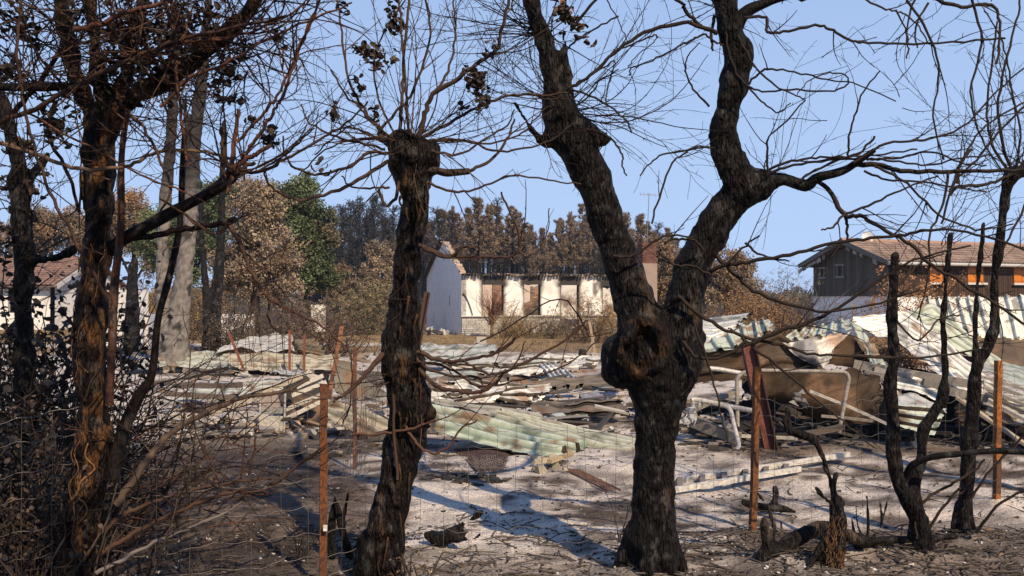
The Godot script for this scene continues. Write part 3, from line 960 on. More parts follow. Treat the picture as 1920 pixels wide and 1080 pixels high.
	trace(t, [760, 800, 770, 815, 790, 840, 815, 850, 845, 835, 860, 807, 895, 787], d - 0.13, d - 0.2, 7, 4, Color(0.10, 0.05, 0.035), 5, 3)
	trace(t, [660, 815, 720, 812, 770, 805, 795, 795, 815, 787], d - 0.14, d - 0.15, 6, 5, Color(0.10, 0.05, 0.035), 5, 2)
	trace(t, [735, 655, 705, 678, 687, 700, 660, 730, 625, 755], d - 0.1, d - 0.2, 13, 5, c, 6, 4)
	trace(t, [786, 460, 820, 477, 847, 482, 867, 463, 890, 464], d - 0.1, d - 0.2, 9, 5, c, 6, 2)
	trace(t, [793, 462, 830, 478, 870, 481, 913, 480, 953, 483, 973, 467, 973, 440, 957, 400, 940, 360], d - 0.1, d - 0.3, 8, 4, c, 6, 3)
	trace(t, [973, 465, 985, 480, 1010, 470, 1025, 440, 1030, 390], d - 0.3, d - 0.35, 4, 3, c, 4, 3)
	trace(t, [800, 340, 850, 360, 900, 352, 960, 330, 1040, 340, 1090, 345], d - 0.05, d - 0.2, 6, 3, c, 5, 4)
	trace(t, [720, 350, 700, 352, 660, 350, 640, 330], d - 0.05, d - 0.1, 5, 3, c, 4, 3)
	trace(t, [745, 900, 740, 820, 737, 740], d - 0.15, d - 0.15, 7, 6, c, 5)
	trace(t, [650, 640, 660, 690, 655, 760, 640, 800], d + 0.1, d + 0.1, 4, 3, c, 4, 3)
	var head := P(770, 275, d - 0.02)
	shoots_from(t, head, 6, 0.005, 0.7, 1.4, 0.5, 2, c, Vector3.ZERO, 0.09)
	shoots_from(t, head, 15, 0.0045, 0.6, 1.2, 0.25, 2, c, Vector3(-0.8, 0, 0), 0.09, -0.01)
	shoots_from(t, head, 15, 0.0045, 0.6, 1.2, 0.25, 2, c, Vector3(0.8, 0, 0), 0.09, -0.01)
	shoots_from(t, P(775, 680, d - 0.05), 8, 0.004, 0.3, 0.7, -0.1, 1, c, Vector3(0.9, 0, 0))
	shoots_from(t, P(745, 700, d - 0.05), 6, 0.004, 0.3, 0.6, -0.1, 1, c, Vector3(-0.9, 0, 0))
	part("twigs", t, M.twig, o, "stuff")
	leaf_clumps(o, [[742, 42, d, 34, 0.075], [735, 15, d, 14, 0.06], [690, 98, d - 0.1, 30, 0.08], [708, 112, d - 0.1, 22, 0.07], [676, 85, d - 0.1, 12, 0.05], [732, 108, d - 0.1, 8, 0.04], [898, 150, d - 0.2, 50, 0.085], [905, 178, d - 0.2, 26, 0.06], [884, 140, d - 0.2, 16, 0.07], [668, 170, d, 12, 0.05], [700, 210, d, 8, 0.04], [626, 212, d, 12, 0.045], [646, 12, d, 10, 0.06], [864, 205, d - 0.1, 7, 0.04], [670, 150, d, 8, 0.05], [915, 90, d - 0.2, 9, 0.06]], Color(0.014, 0.011, 0.009), Color(0.085, 0.052, 0.032), 0.058)

# ---- the big tree on the left
func tree_left() -> void:
	rng.seed = 13
	var d := 5.2
	var o := thing("burnt_tree", "big left tree with peeling orange bark wrapped in dead ivy stems", "tree", W(150, d))
	var dark := Color(0.018, 0.012, 0.010)
	var orange := Color(0.195, 0.092, 0.038)
	var trunk_l := [146, 1150, 94, 150, 1080, 85, 157, 987, 79, 166, 900, 72, 172, 850, 70, 178, 787, 70, 174, 720, 67, 168, 680, 67, 173, 570, 63, 180, 487, 61, 183, 387, 63, 185, 333, 63, 187, 283, 65, 190, 233, 74]
	slim = 0.84
	var b := bones_of(trunk_l, d, d)
	b += bones_of([185, 240, 44, 160, 187, 36, 140, 133, 33, 130, 83, 32, 113, 0, 32, 105, -50, 30], d, d + 0.1)
	b += bones_of([190, 240, 40, 187, 167, 32, 180, 100, 30, 170, 0, 28, 168, -50, 26], d - 0.04, d - 0.1)
	b += bones_of([195, 235, 56, 218, 205, 52, 250, 180, 46, 300, 157, 42, 350, 123, 38, 400, 87, 36, 443, 47, 33, 477, 0, 31, 500, -40, 28], d, d - 0.3)
	b += bones_of([205, 230, 44, 230, 160, 36, 240, 100, 30, 258, 43, 27, 275, -30, 25], d - 0.05, d)
	slim = 0.95
	b += roots(W(148, d), 0.12, 5, 0.28)
	var f := char_col(dark, orange, 0.36, 2.3)
	var trunk := nets(b, [], 0.015, 0.05, rough_n, 0.028, f, fine_n, 0.010)
	for i in trunk.v.size():                                   # above the fork the bark is sooted grey-brown
		var k := smoothstep(2.55, 2.9, trunk.v[i].y)
		trunk.c[i] = mixc(trunk.c[i], mixc(tone(dark, 1.4), Color(0.11, 0.075, 0.052), 0.5 + nz.get_noise_3dv(trunk.v[i] * 300.0)), k * 0.8)
	part("trunk", trunk, M.bark, o)
	# dead ivy round the trunk
	var ivy := MB.new()
	for k in 95:
		var y0 := 2.2 * pow(rng.randf(), 1.7)
		var an := rng.randf_range(-2.6, 0.6)
		var pts := []
		var yy := y0
		for i in rng.randi_range(3, 7):
			var py := 560.0 - (yy - EYE) * F / d
			var cx := 170.0
			var w := 60.0
			for j in range(0, trunk_l.size() - 3, 3):
				if py <= trunk_l[j + 1] and py >= trunk_l[j + 4]:
					var t: float = (trunk_l[j + 1] - py) / float(trunk_l[j + 1] - trunk_l[j + 4])
					cx = lerpf(trunk_l[j], trunk_l[j + 3], t)
					w = lerpf(trunk_l[j + 2], trunk_l[j + 5], t)
			var r := w * 0.43 * d / F + 0.005 + rng.randf_range(0.0, 0.010)
			var c := P(cx, py, d)
			pts.append(c + Vector3(sin(an), 0, cos(an)) * r)
			an += rng.randfn(0.0, 0.5)
			yy += rng.randf_range(0.03, 0.10)
		var line := spline(pts, 4)
		var rad := PackedFloat32Array()
		var r0 := 0.002 + 0.0055 * pow(rng.randf(), 2.0)
		for i in line.size(): rad.append(r0 * (1.0 - 0.4 * i / line.size()))
		var col := tone(Color(0.27, 0.14, 0.06) if rng.randf() < 0.5 else Color(0.09, 0.055, 0.035), rng.randf_range(0.4, 1.3))
		ivy.tube(line, rad, 5, col, col, true)
	part("ivy_stems", ivy, M.limb, o, "stuff")
	var c := Color(0.068, 0.038, 0.026)
	var red := Color(0.115, 0.052, 0.034)
	part("limb", limb_mesh([205, 470, 30, 230, 450, 25, 283, 420, 23, 333, 393, 22, 383, 367, 21, 425, 338, 24, 440, 318, 30], d, d - 0.2, dark, Color(0.07, 0.04, 0.03), 9), M.limb, o)
	part("limb", limb_mesh([205, 900, 34, 222, 840, 28, 240, 787, 24, 262, 740, 20, 285, 700, 16, 296, 600, 14, 317, 520, 13, 337, 420, 12, 342, 320, 11, 346, 250, 9], d, d + 0.2, dark, Color(0.10, 0.06, 0.04), 9), M.limb, o)
	part("limb", limb_mesh([205, 760, 17, 210, 653, 15, 213, 553, 17, 220, 487, 15, 227, 420, 14, 227, 320, 13, 231, 260, 12, 240, 205, 10], d - 0.12, d - 0.1, red, Color(0.16, 0.08, 0.05), 8), M.limb, o)
	part("limb", limb_mesh([160, 165, 20, 117, 162, 17, 67, 163, 16, -20, 163, 16], d, d - 0.1, dark, dark, 8), M.limb, o)
	var t := MB.new()
	var l1 := trace(t, [437, 315, 437, 300, 440, 260, 447, 205], d - 0.2, d - 0.2, 12, 8, red, 6)
	trace(t, [430, 320, 422, 300, 417, 270, 415, 240], d - 0.2, d - 0.2, 10, 7, c, 6)
	trace(t, [440, 315, 460, 298, 480, 290, 505, 273], d - 0.2, d - 0.25, 12, 8, red, 6)
	trace(t, [445, 320, 462, 312, 478, 305], d - 0.2, d - 0.22, 12, 7, c, 6)
	trace(t, [450, 305, 470, 275, 490, 247, 515, 205, 530, 180, 556, 110, 575, 60, 600, 0], d - 0.2, d - 0.4, 8, 5, red, 5, 3)
	trace(t, [444, 267, 480, 230, 505, 200, 520, 180, 556, 100, 590, 30, 600, -20], d - 0.2, d - 0.3, 7, 5, red, 5, 3)
	trace(t, [445, 325, 495, 320, 530, 300, 570, 280, 617, 252, 650, 230, 690, 190], d - 0.2, d - 0.4, 8, 4, c, 5, 4)
	trace(t, [445, 325, 480, 322, 520, 300, 560, 270, 590, 240], d - 0.2, d - 0.3, 6, 3, c, 5, 4)
	trace(t, [436, 330, 430, 345, 427, 360], d - 0.25, d - 0.3, 9, 7, red, 6)
	trace(t, [210, 455, 283, 443, 330, 433, 380, 425, 423, 417, 440, 410], d, d - 0.2, 15, 10, dark, 6, 2)
	var l2 := trace(t, [423, 417, 432, 425, 450, 460, 473, 513, 490, 540, 507, 560, 550, 583, 617, 620, 650, 660], d - 0.2, d - 0.5, 11, 4, c, 6, 6, 0.4)
	trace(t, [505, 560, 503, 600, 520, 622], d - 0.3, d - 0.3, 6, 3, c, 5, 5)
	trace(t, [-10, 233, 67, 203, 130, 167, 213, 127, 280, 97, 333, 77, 433, 53, 540, 30], d - 0.2, d - 0.5, 11, 6, c, 6, 3)
	trace(t, [-10, 263, 67, 290, 133, 313, 190, 318, 243, 310, 283, 290, 333, 283, 400, 287, 440, 300], d - 0.2, d - 0.1, 10, 6, Color(0.14, 0.09, 0.06), 6, 3)
	trace(t, [43, -10, 32, 100, 40, 167, 57, 250, 93, 360, 127, 420, 157, 480, 180, 520, 200, 560], d - 0.4, d - 0.2, 6, 8, c, 5, 2)
	trace(t, [0, 240, 33, 200, 77, 150, 117, 93, 130, 60], d, d, 13, 8, dark, 6, 3)
	trace(t, [105, 190, 90, 250, 130, 330, 150, 400], d + 0.1, d, 9, 6, dark, 6, 2)
	trace(t, [48, 210, 120, 250, 180, 280, 235, 312, 290, 340, 350, 360], d - 0.2, d - 0.3, 5, 4, red, 5, 3)
	trace(t, [345, 400, 400, 440, 430, 420, 470, 400], d - 0.3, d - 0.4, 5, 3, c, 5, 4)
	trace(t, [300, 372, 360, 410, 400, 440], d - 0.2, d - 0.3, 5, 4, c, 5, 3)
	trace(t, [310, 0, 325, 60, 330, 120, 340, 220, 350, 300], d - 0.4, d - 0.3, 9, 6, red, 5, 3)
	trace(t, [318, 10, 345, 35, 352, 60, 335, 75], d - 0.4, d - 0.4, 5, 4, red, 5, 3)
	trace(t, [140, 55, 190, 45, 240, 22, 300, 5, 380, -20], d - 0.3, d - 0.4, 12, 7, red, 6, 3)
	trace(t, [-5, 20, 30, 40, 70, 100, 120, 160], d, d - 0.1, 5, 6, dark, 5, 4)
	trace(t, [300, 200, 350, 150, 420, 120, 500, 75, 600, 30, 660, 5], d - 0.3, d - 0.5, 8, 4, red, 5, 4)
	trace(t, [250, 110, 340, 80, 430, 70, 520, 40, 580, 0], d - 0.3, d - 0.4, 8, 4, red, 5, 4)
	trace(t, [240, 210, 270, 240, 300, 300, 320, 350, 300, 400], d - 0.2, d - 0.3, 7, 5, c, 5, 3)
	# low branches towards the right
	trace(t, [217, 947, 267, 877, 293, 840, 333, 803, 400, 767, 467, 743, 533, 733, 580, 712], d, d + 0.3, 17, 6, Color(0.11, 0.075, 0.055), 6, 6, 0.4)
	trace(t, [187, 1040, 233, 1010, 277, 987, 333, 960, 417, 927, 483, 920, 500, 927], d, d + 0.3, 12, 6, c, 6, 5, 0.35)
	trace(t, [190, 1000, 240, 960, 300, 937, 367, 917, 467, 900, 510, 897], d, d + 0.4, 11, 5, c, 6, 5, 0.35)
	trace(t, [180, 1075, 247, 1040, 320, 1003, 390, 977, 430, 960], d - 0.1, d + 0.2, 10, 5, Color(0.15, 0.13, 0.12), 6, 4, 0.3)
	trace(t, [505, 912, 530, 895, 560, 873, 600, 843], d + 0.4, d + 0.4, 8, 5, c, 5, 4)
	trace(t, [375, 830, 390, 850, 405, 890, 412, 915], d + 0.2, d + 0.2, 6, 4, c, 5, 5)
	trace(t, [480, 818, 475, 850, 468, 890], d + 0.3, d + 0.3, 5, 4, c, 5, 3)
	var base_tree := [P(130, 83, d + 0.1), P(170, 60, d - 0.1), P(240, 100, d), P(300, 157, d - 0.1), P(350, 123, d - 0.2), P(400, 87, d - 0.2), P(443, 47, d - 0.3), P(190, 220, d)]
	for q in base_tree:
		shoots_from(t, q, 13, 0.005, 0.5, 1.2, 0.25, 2, c, Vector3(0.15, 0, 0.1))
	shoots_from(t, P(60, 170, d), 22, 0.005, 0.5, 1.1, 0.3, 2, dark)
	shoots_from(t, P(20, 60, d), 16, 0.005, 0.5, 1.0, 0.1, 2, dark)
	shoots_from(t, P(440, 318, d - 0.2), 16, 0.005, 0.5, 1.1, 0.35, 2, c, Vector3(0.4, 0, 0))
	for k in 150:                                             # the dense crown over the fork
		var q := P(rng.randf_range(20, 560), rng.randf_range(-30, 190), d + rng.randf_range(-0.5, 0.6))
		twig(t, q, (rv().normalized() + Vector3(0.2, 0.1, 0)).normalized(), rng.randf_range(0.3, 0.8), 0.0045, 1, c if k % 3 else dark, 0.12, 0.0, 4.5)
	along(t, l2, 16, 0.004, 0.25, 0.6, -0.1, 1, c)
	for k in 60:                                              # the tangle of dry twigs at its foot
		var q := P(rng.randf_range(190, 470), rng.randf_range(720, 990), d + rng.randf_range(-0.1, 0.9))
		twig(t, q, (Vector3(rng.randf_range(-0.3, 1.2), rng.randf_range(-0.4, 0.8), rng.randf_range(-0.5, 0.5))).normalized(), rng.randf_range(0.2, 0.7), 0.0042, 1, c, 0.13, 0.0, 5.0)
	part("twigs", t, M.twig, o, "stuff")
	leaf_clumps(o, [[200, 120, d - 0.1, 60, 0.16], [260, 120, d - 0.1, 60, 0.16], [300, 70, d - 0.1, 60, 0.18], [240, 30, d, 50, 0.16], [360, 60, d - 0.2, 40, 0.14], [310, 130, d - 0.1, 40, 0.13], [20, 20, d, 30, 0.12], [90, 220, d, 40, 0.09], [110, 240, d, 30, 0.09], [60, 70, d, 14, 0.07], [20, 130, d, 26, 0.08], [50, 60, d, 20, 0.08], [140, 200, d, 10, 0.05], [250, 80, d - 0.1, 40, 0.15], [280, 40, d - 0.1, 40, 0.17], [220, 40, d - 0.1, 30, 0.15], [330, 90, d - 0.3, 36, 0.14], [350, 40, d - 0.3, 30, 0.15], [430, 125, d - 0.2, 16, 0.05], [420, 140, d - 0.2, 12, 0.05], [445, 182, d - 0.2, 10, 0.05], [300, 20, d, 26, 0.16], [470, 225, d - 0.2, 7, 0.035], [505, 243, d - 0.2, 16, 0.05], [510, 262, d - 0.2, 8, 0.04], [460, 90, d - 0.2, 14, 0.05], [525, 60, d - 0.2, 9, 0.05], [604, 314, d - 0.3, 5, 0.025], [45, 265, d, 12, 0.07], [80, 318, d, 9, 0.05], [390, 35, d - 0.2, 30, 0.13], [150, 30, d, 16, 0.1], [410, 160, d - 0.2, 16, 0.09]], Color(0.010, 0.008, 0.007), Color(0.062, 0.037, 0.022), 0.062)

# ---- thin trees on the right and the dark stem at the far left
func trees_slim() -> void:
	rng.seed = 14
	var dark := Color(0.022, 0.018, 0.017)
	var patch := Color(0.085, 0.058, 0.042)
	var c := Color(0.042, 0.030, 0.024)
	var d := 6.35
	var o := thing("burnt_tree", "slim charred tree with two upright stems, one sawn off at its top", "tree", W(1720, d))
	var b := bones_of([1722, 1075, 44, 1720, 1030, 36, 1722, 990, 34, 1713, 955, 34, 1693, 920, 29, 1681, 885, 27, 1675, 837, 26, 1673, 770, 25, 1670, 710, 27, 1676, 670, 21, 1672, 600, 22, 1675, 533, 20, 1679, 480, 17], d, d - 0.1)
	b += bones_of([1712, 950, 30, 1713, 907, 26, 1727, 860, 20, 1733, 805, 20, 1752, 775, 20, 1768, 747, 22, 1772, 700, 14, 1769, 600, 13, 1773, 540, 11, 1782, 440, 9], d, d + 0.1)
	b += roots(W(1720, d), 0.065, 4, 0.16)
	part("trunk", nets(b, [], 0.0125, 0.03, rough_n, 0.016, char_col(dark, patch, -0.05), fine_n, 0.006), M.bark, o)
	part("limb", limb_mesh([1697, 900, 14, 1710, 873, 13, 1747, 857, 12, 1800, 851, 12, 1873, 845, 12, 1940, 850, 11], d - 0.03, d - 0.4, dark, dark, 8), M.limb, o)
	var t := MB.new()
	trace(t, [1716, 960, 1745, 930, 1790, 905, 1830, 880, 1845, 860], d, d - 0.1, 7, 4, c, 5, 3)
	trace(t, [1735, 1000, 1770, 950, 1800, 915], d, d - 0.1, 7, 5, c, 5, 3)
	trace(t, [1718, 1010, 1715, 950, 1725, 930], d - 0.06, d - 0.06, 5, 3, c, 5)
	trace(t, [1676, 540, 1700, 520, 1730, 490, 1770, 475], d - 0.1, d - 0.1, 6, 3, c, 5, 4)
	trace(t, [1672, 670, 1640, 668, 1600, 665], d - 0.1, d - 0.1, 5, 3, c, 5, 3)
	trace(t, [1680, 600, 1720, 640, 1760, 600, 1800, 590], d, d, 5, 3, c, 5, 4)
	for y in [640, 600, 560, 520, 480]:
		shoots_from(t, P(1772, y, d + 0.1), 4, 0.0035, 0.25, 0.6, 0.3, 1, c)
	shoots_from(t, P(1782, 445, d + 0.1), 10, 0.004, 0.4, 1.0, 0.8, 2, c)
	shoots_from(t, P(1676, 560, d - 0.1), 9, 0.0035, 0.25, 0.6, 0.3, 1, c)
	part("twigs", t, M.twig, o, "stuff")

	d = 6.85
	o = thing("burnt_tree", "slim charred tree with a swollen joint and a sawn knuckle on top", "tree", W(1805, d))
	b = bones_of([1800, 1040, 42, 1804, 1010, 36, 1809, 960, 28, 1813, 920, 25, 1817, 853, 30, 1817, 826, 36, 1821, 800, 26, 1826, 740, 25, 1831, 690, 24, 1851, 653, 22, 1866, 600, 17, 1864, 533, 15, 1873, 467, 16, 1881, 400, 17, 1890, 345, 26, 1897, 328, 30], d, d)
	b += bones_of([1832, 690, 18, 1829, 640, 12, 1828, 590, 10, 1836, 500, 9, 1845, 420, 8], d, d + 0.05)
	b += bones_of([1897, 330, 30, 1920, 322, 26, 1945, 322, 24], d, d)
	b += roots(W(1804, d), 0.06, 4, 0.16)
	part("trunk", nets(b, [], 0.0125, 0.03, rough_n, 0.016, char_col(dark, patch, -0.02), fine_n, 0.006), M.bark, o)
	t = MB.new()
	trace(t, [1743, -10, 1770, 4, 1813, 13, 1853, 7, 1873, 33, 1873, 87, 1868, 120], d - 0.3, d - 0.4, 9, 5, c, 6, 4)
	trace(t, [1600, -20, 1640, 10, 1673, 20, 1697, 27, 1723, 50, 1740, 82], d - 0.4, d - 0.4, 5, 3, c, 5, 4)
	trace(t, [1680, 18, 1697, 53, 1703, 85, 1700, 110], d - 0.4, d - 0.4, 4, 3, c, 4, 3)
	trace(t, [1717, -5, 1703, 35, 1700, 80], d - 0.4, d - 0.4, 5, 3, c, 4, 2)
	trace(t, [1741, 5, 1717, 50, 1720, 90], d - 0.4, d - 0.4, 5, 3, c, 4, 2)
	trace(t, [1897, 318, 1880, 270, 1872, 200, 1885, 120, 1905, 40, 1915, -10], d, d, 7, 4, c, 5, 4)
	trace(t, [1890, 320, 1860, 270, 1850, 200, 1862, 100, 1870, 40], d, d - 0.1, 6, 4, c, 5, 4)
	trace(t, [1905, 318, 1912, 240, 1895, 150, 1880, 80, 1845, 20], d, d - 0.1, 5, 3, c, 5, 4)
	trace(t, [1785, 350, 1800, 330, 1830, 300, 1870, 250, 1920, 200], d - 0.1, d - 0.2, 5, 5, c, 5, 3)
	trace(t, [1765, 420, 1785, 350, 1810, 290, 1850, 235, 1925, 190], d - 0.1, d - 0.2, 5, 4, c, 5, 3)
	trace(t, [1795, 345, 1800, 310, 1822, 280], d - 0.1, d - 0.1, 9, 6, c, 5, 3)
	trace(t, [1925, 300, 1890, 330, 1850, 345, 1800, 350, 1780, 365], d - 0.1, d, 6, 8, c, 5, 3)
	trace(t, [1950, 330, 1905, 420, 1880, 470], d, d, 6, 4, c, 5, 3)
	trace(t, [1830, 1000, 1870, 950, 1925, 915], d - 0.2, d - 0.4, 7, 5, c, 5, 4)
	trace(t, [1817, 940, 1850, 890, 1890, 845, 1925, 815], d - 0.1, d - 0.3, 6, 4, c, 5, 4)
	for y in [620, 560, 500, 440, 390, 340]:
		shoots_from(t, P(1868, y, d), 4, 0.0035, 0.25, 0.7, 0.3, 1, c, Vector3(-0.2, 0, 0))
	shoots_from(t, P(1900, 325, d), 16, 0.004, 0.6, 1.3, 0.7, 2, c)
	shoots_from(t, P(1925, 320, d), 12, 0.004, 0.6, 1.3, 0.9, 2, c)
	part("twigs", t, M.twig, o, "stuff")

	d = 6.4
	o = thing("burnt_tree", "dark crooked stem hung with curled leaves at the left edge", "tree", W(45, d))
	b = bones_of([55, 1080, 44, 52, 900, 40, 48, 700, 36, 42, 560, 34, 45, 480, 34, 40, 400, 38, 27, 350, 34, 33, 300, 32, 20, 245, 28, 4, 185, 26, -20, 120, 26], d, d)
	b += bones_of([40, 400, 24, 60, 330, 16, 90, 290, 10], d, d + 0.1)
	b += bones_of([44, 490, 26, 100, 485, 16, 135, 468, 20, 150, 460, 10], d, d - 0.1)
	b += roots(W(55, d), 0.09, 4, 0.2)
	part("trunk", nets(b, [], 0.015, 0.04, rough_n, 0.03, char_col(Color(0.03, 0.025, 0.022), Color(0.12, 0.07, 0.045), 0.0), fine_n, 0.012), M.bark, o)
	t = MB.new()
	for y in [250, 320, 400, 480, 560]:
		shoots_from(t, P(38, y, d), 9, 0.0045, 0.35, 0.9, 0.2, 1, c)
	part("twigs", t, M.twig, o, "stuff")
	leaf_clumps(o, [[30, 270, d, 16, 0.09], [55, 275, d, 12, 0.06], [40, 400, d, 20, 0.1], [20, 430, d, 24, 0.12], [10, 350, d, 14, 0.08], [50, 520, d, 16, 0.1], [60, 350, d, 12, 0.07]], Color(0.012, 0.010, 0.008), Color(0.13, 0.065, 0.028), 0.08)

	# two more trees whose shadows cross the ash on the right; they stand just outside the frame
	# the tree that stands behind the viewpoint; its scorched crown shades the lower left of the view
	var bt := Vector3(1.6, 0, 1.4)
	o = thing("burnt_tree", "scorched tree behind the viewpoint, seen only by the shade of its crown", "tree", bt)
	b = [[bt + Vector3(0, -0.1, 0), 0.17, bt + Vector3(-0.1, 2.2, -0.2), 0.13, true], [bt + Vector3(-0.1, 2.2, -0.2), 0.13, bt + Vector3(-1.4, 4.0, -2.4), 0.08, false], [bt + Vector3(-1.4, 4.0, -2.4), 0.08, bt + Vector3(-3.4, 4.9, -4.6), 0.04, false]]
	b += [[bt + Vector3(-0.1, 2.2, -0.2), 0.12, bt + Vector3(-2.2, 4.2, -1.0), 0.07, true], [bt + Vector3(-2.2, 4.2, -1.0), 0.07, bt + Vector3(-4.6, 5.0, -2.6), 0.04, false]]
	part("trunk", nets(b, [], 0.03, 0.05, rough_n, 0.03, char_col(dark, patch, 0.0)), M.bark, o)
	t = MB.new()
	var bl_at := []
	var bl_c := []
	for k in 130:
		var q := Vector3(rng.randf_range(-3.6, 0.5), rng.randf_range(3.5, 5.4), rng.randf_range(-4.0, -0.4))
		twig(t, q, (rv() + Vector3(-0.3, 0.0, -0.3)).normalized(), rng.randf_range(0.5, 1.2), 0.008, 1, c, 0.12, 0.0, 3.0)
		for j in 24:
			bl_at.append(Transform3D(rbasis().scaled(Vector3.ONE * rng.randf_range(0.07, 0.16)), q + rv() * 0.26))
			bl_c.append(tone(Color(0.05, 0.035, 0.025), rng.randf_range(0.5, 1.5)))
	part("twigs", t, M.twig, o, "stuff")
	scatter("dead_leaves", leaf_mesh(), bl_at, bl_c, M.leaf, o)
	for k in 2:
		var at := Vector3([5.2, 6.3][k], 0, [-7.6, -9.4][k])
		o = thing("burnt_tree", ["charred bare tree just beyond the right edge of the view", "charred bare tree further back beyond the right edge of the view"][k], "tree", at)
		b = [[at + Vector3(0, -0.1, 0), 0.10, at + Vector3(0.05, 1.4, 0), 0.08], [at + Vector3(0.05, 1.4, 0), 0.08, at + Vector3(-0.3, 3.2, 0.2), 0.05], [at + Vector3(0.05, 1.4, 0), 0.07, at + Vector3(0.5, 3.4, -0.2), 0.045]]
		part("trunk", nets(b, [], 0.025, 0.04, rough_n, 0.02, char_col(dark, patch, 0.0)), M.bark, o)
		t = MB.new()
		shoots_from(t, at + Vector3(-0.3, 3.2, 0.2), 16, 0.01, 0.8, 1.8, 0.6, 1, c)
		shoots_from(t, at + Vector3(0.5, 3.4, -0.2), 16, 0.01, 0.8, 1.8, 0.6, 1, c)
		part("twigs", t, M.twig, o, "stuff")

# ---- stump, log, shoots
func stumps() -> void:
	rng.seed = 15
	var dark := Color(0.032, 0.027, 0.025)
	var brown := Color(0.23, 0.125, 0.062)
	slim = 0.80
	var d := 5.95
	var o := thing("burnt_stump", "twisted frayed stump with a tall hooked stem, low at the right", "stump", W(1550, d))
	var b := bones_of([1528, 1120, 66, 1540, 1075, 58, 1556, 1030, 52, 1566, 985, 38, 1568, 950, 26], d, d)
	b += bones_of([1500, 1110, 22, 1520, 1060, 18, 1545, 1010, 12], d - 0.05, d - 0.05)
	b += bones_of([1570, 1100, 26, 1575, 1050, 20, 1578, 1000, 16], d - 0.06, d - 0.06)
	b += bones_of([1566, 960, 24, 1562, 920, 19, 1552, 885, 17, 1540, 850, 17, 1527, 828, 18, 1505, 816, 15, 1485, 808, 15, 1476, 795, 16, 1478, 778, 13, 1474, 766, 4], d, d + 0.1)
	b += bones_of([1570, 970, 20, 1566, 930, 13, 1565, 905, 12, 1568, 891, 13], d - 0.03, d - 0.03)
	b += bones_of([1572, 1030, 30, 1582, 985, 18, 1577, 950, 8], d - 0.05, d - 0.05)
	b += bones_of([1553, 940, 12, 1535, 920, 8, 1526, 911, 5], d, d)
	b += bones_of([1572, 935, 10, 1588, 948, 5], d, d)
	part("trunk", nets(b, [], 0.011, 0.03, rough_n, 0.02, char_col(dark, brown, 0.06), fine_n, 0.012), M.bark, o)
	var fr := MB.new()
	for k in 110:
		var p := P(rng.randf_range(1548, 1582), rng.randf_range(985, 1068), d - 0.072 - rng.randf() * 0.02)
		var q := p + Vector3(rng.randf_range(-0.03, 0.045), rng.randf_range(0.02, 0.08), rng.randf_range(-0.02, 0.0))
		fr.tube(spline([p, (p + q) * 0.5 + rv() * 0.012, q], 3), PackedFloat32Array([0.0026, 0.0026, 0.0024, 0.002, 0.0018, 0.0014, 0.0008]), 4, tone(brown, rng.randf_range(0.5, 1.7)), tone(brown, rng.randf_range(0.5, 1.4)))
	part("frayed_fibres", fr, M.limb, o, "stuff")

	o = thing("fallen_log", "burnt log with a broken upright spur lying beside the twisted stump", "log", W(1480, 6.2))
	b = bones_of([1432, 1045, 40, 1462, 1030, 40, 1500, 1005, 36, 1535, 992, 36, 1575, 1000, 34, 1620, 1015, 30], 6.1, 6.3)
	b += bones_of([1440, 1030, 26, 1436, 995, 22, 1432, 972, 10], 6.1, 6.1)
	b += bones_of([1452, 1040, 20, 1452, 990, 10, 1440, 950, 7, 1420, 925, 6], 6.15, 6.2)
	part("trunk", nets(b, [], 0.013, 0.03, rough_n, 0.018, char_col(dark, Color(0.15, 0.10, 0.075), 0.05), fine_n, 0.008), M.bark, o)

	o = thing("fallen_log", "long thin burnt log lying behind the shoots, between stump and slim trees", "log", W(1700, 6.45))
	b = bones_of([1610, 1020, 26, 1660, 1013, 22, 1720, 1012, 20, 1790, 1006, 16], 6.35, 6.5)
	part("trunk", nets(b, [], 0.012, 0.03, rough_n, 0.012, char_col(dark, Color(0.14, 0.075, 0.05), 0.1), fine_n, 0.006), M.bark, o)

	o = thing("burnt_sapling", "clump of bare charred shoots rising from a burnt root beside the stump", "sapling", W(1622, 6.4))
	b = bones_of([1612, 1030, 24, 1620, 1016, 26, 1640, 1022, 14], 6.4, 6.4)
	b += bones_of([1622, 1015, 9, 1608, 985, 6, 1605, 948, 4], 6.4, 6.4)
	b += bones_of([1626, 1015, 9, 1628, 980, 8, 1625, 930, 6], 6.4, 6.4)
	b += bones_of([1632, 1015, 8, 1652, 985, 5, 1650, 940, 4], 6.4, 6.38)
	b += bones_of([1652, 985, 5, 1660, 955, 4, 1666, 928, 3], 6.4, 6.38)
	b += bones_of([1603, 1012, 9, 1600, 990, 8, 1597, 972, 6], 6.4, 6.4)
	b += bones_of([1630, 1012, 6, 1640, 1000, 4, 1642, 994, 3], 6.38, 6.36)
	part("stem", nets(b, [], 0.009, 0.015, rough_n, 0.008, char_col(dark, Color(0.09, 0.07, 0.055), 0.05)), M.bark, o)

	o = thing("branch_stub", "short burnt branch stub sticking up from the ash near the ladder", "branch", W(1450, 7.9))
	b = bones_of([1395, 942, 14, 1430, 952, 20, 1460, 952, 20, 1490, 960, 10], 7.9, 7.85)
	b += bones_of([1450, 950, 18, 1455, 930, 14, 1453, 916, 13], 7.9, 7.9)
	part("wood", nets(b, [], 0.013, 0.03, rough_n, 0.012, char_col(dark, Color(0.13, 0.10, 0.08), 0.0)), M.bark, o)

	o = thing("burnt_sapling", "split black stump of a sapling just right of the nearest rusty post", "sapling", W(640, 6.3))
	b = bones_of([622, 1040, 22, 622, 980, 18, 628, 935, 8], 6.3, 6.3)
	b += bones_of([655, 1040, 20, 640, 985, 15, 626, 925, 7], 6.3, 6.25)
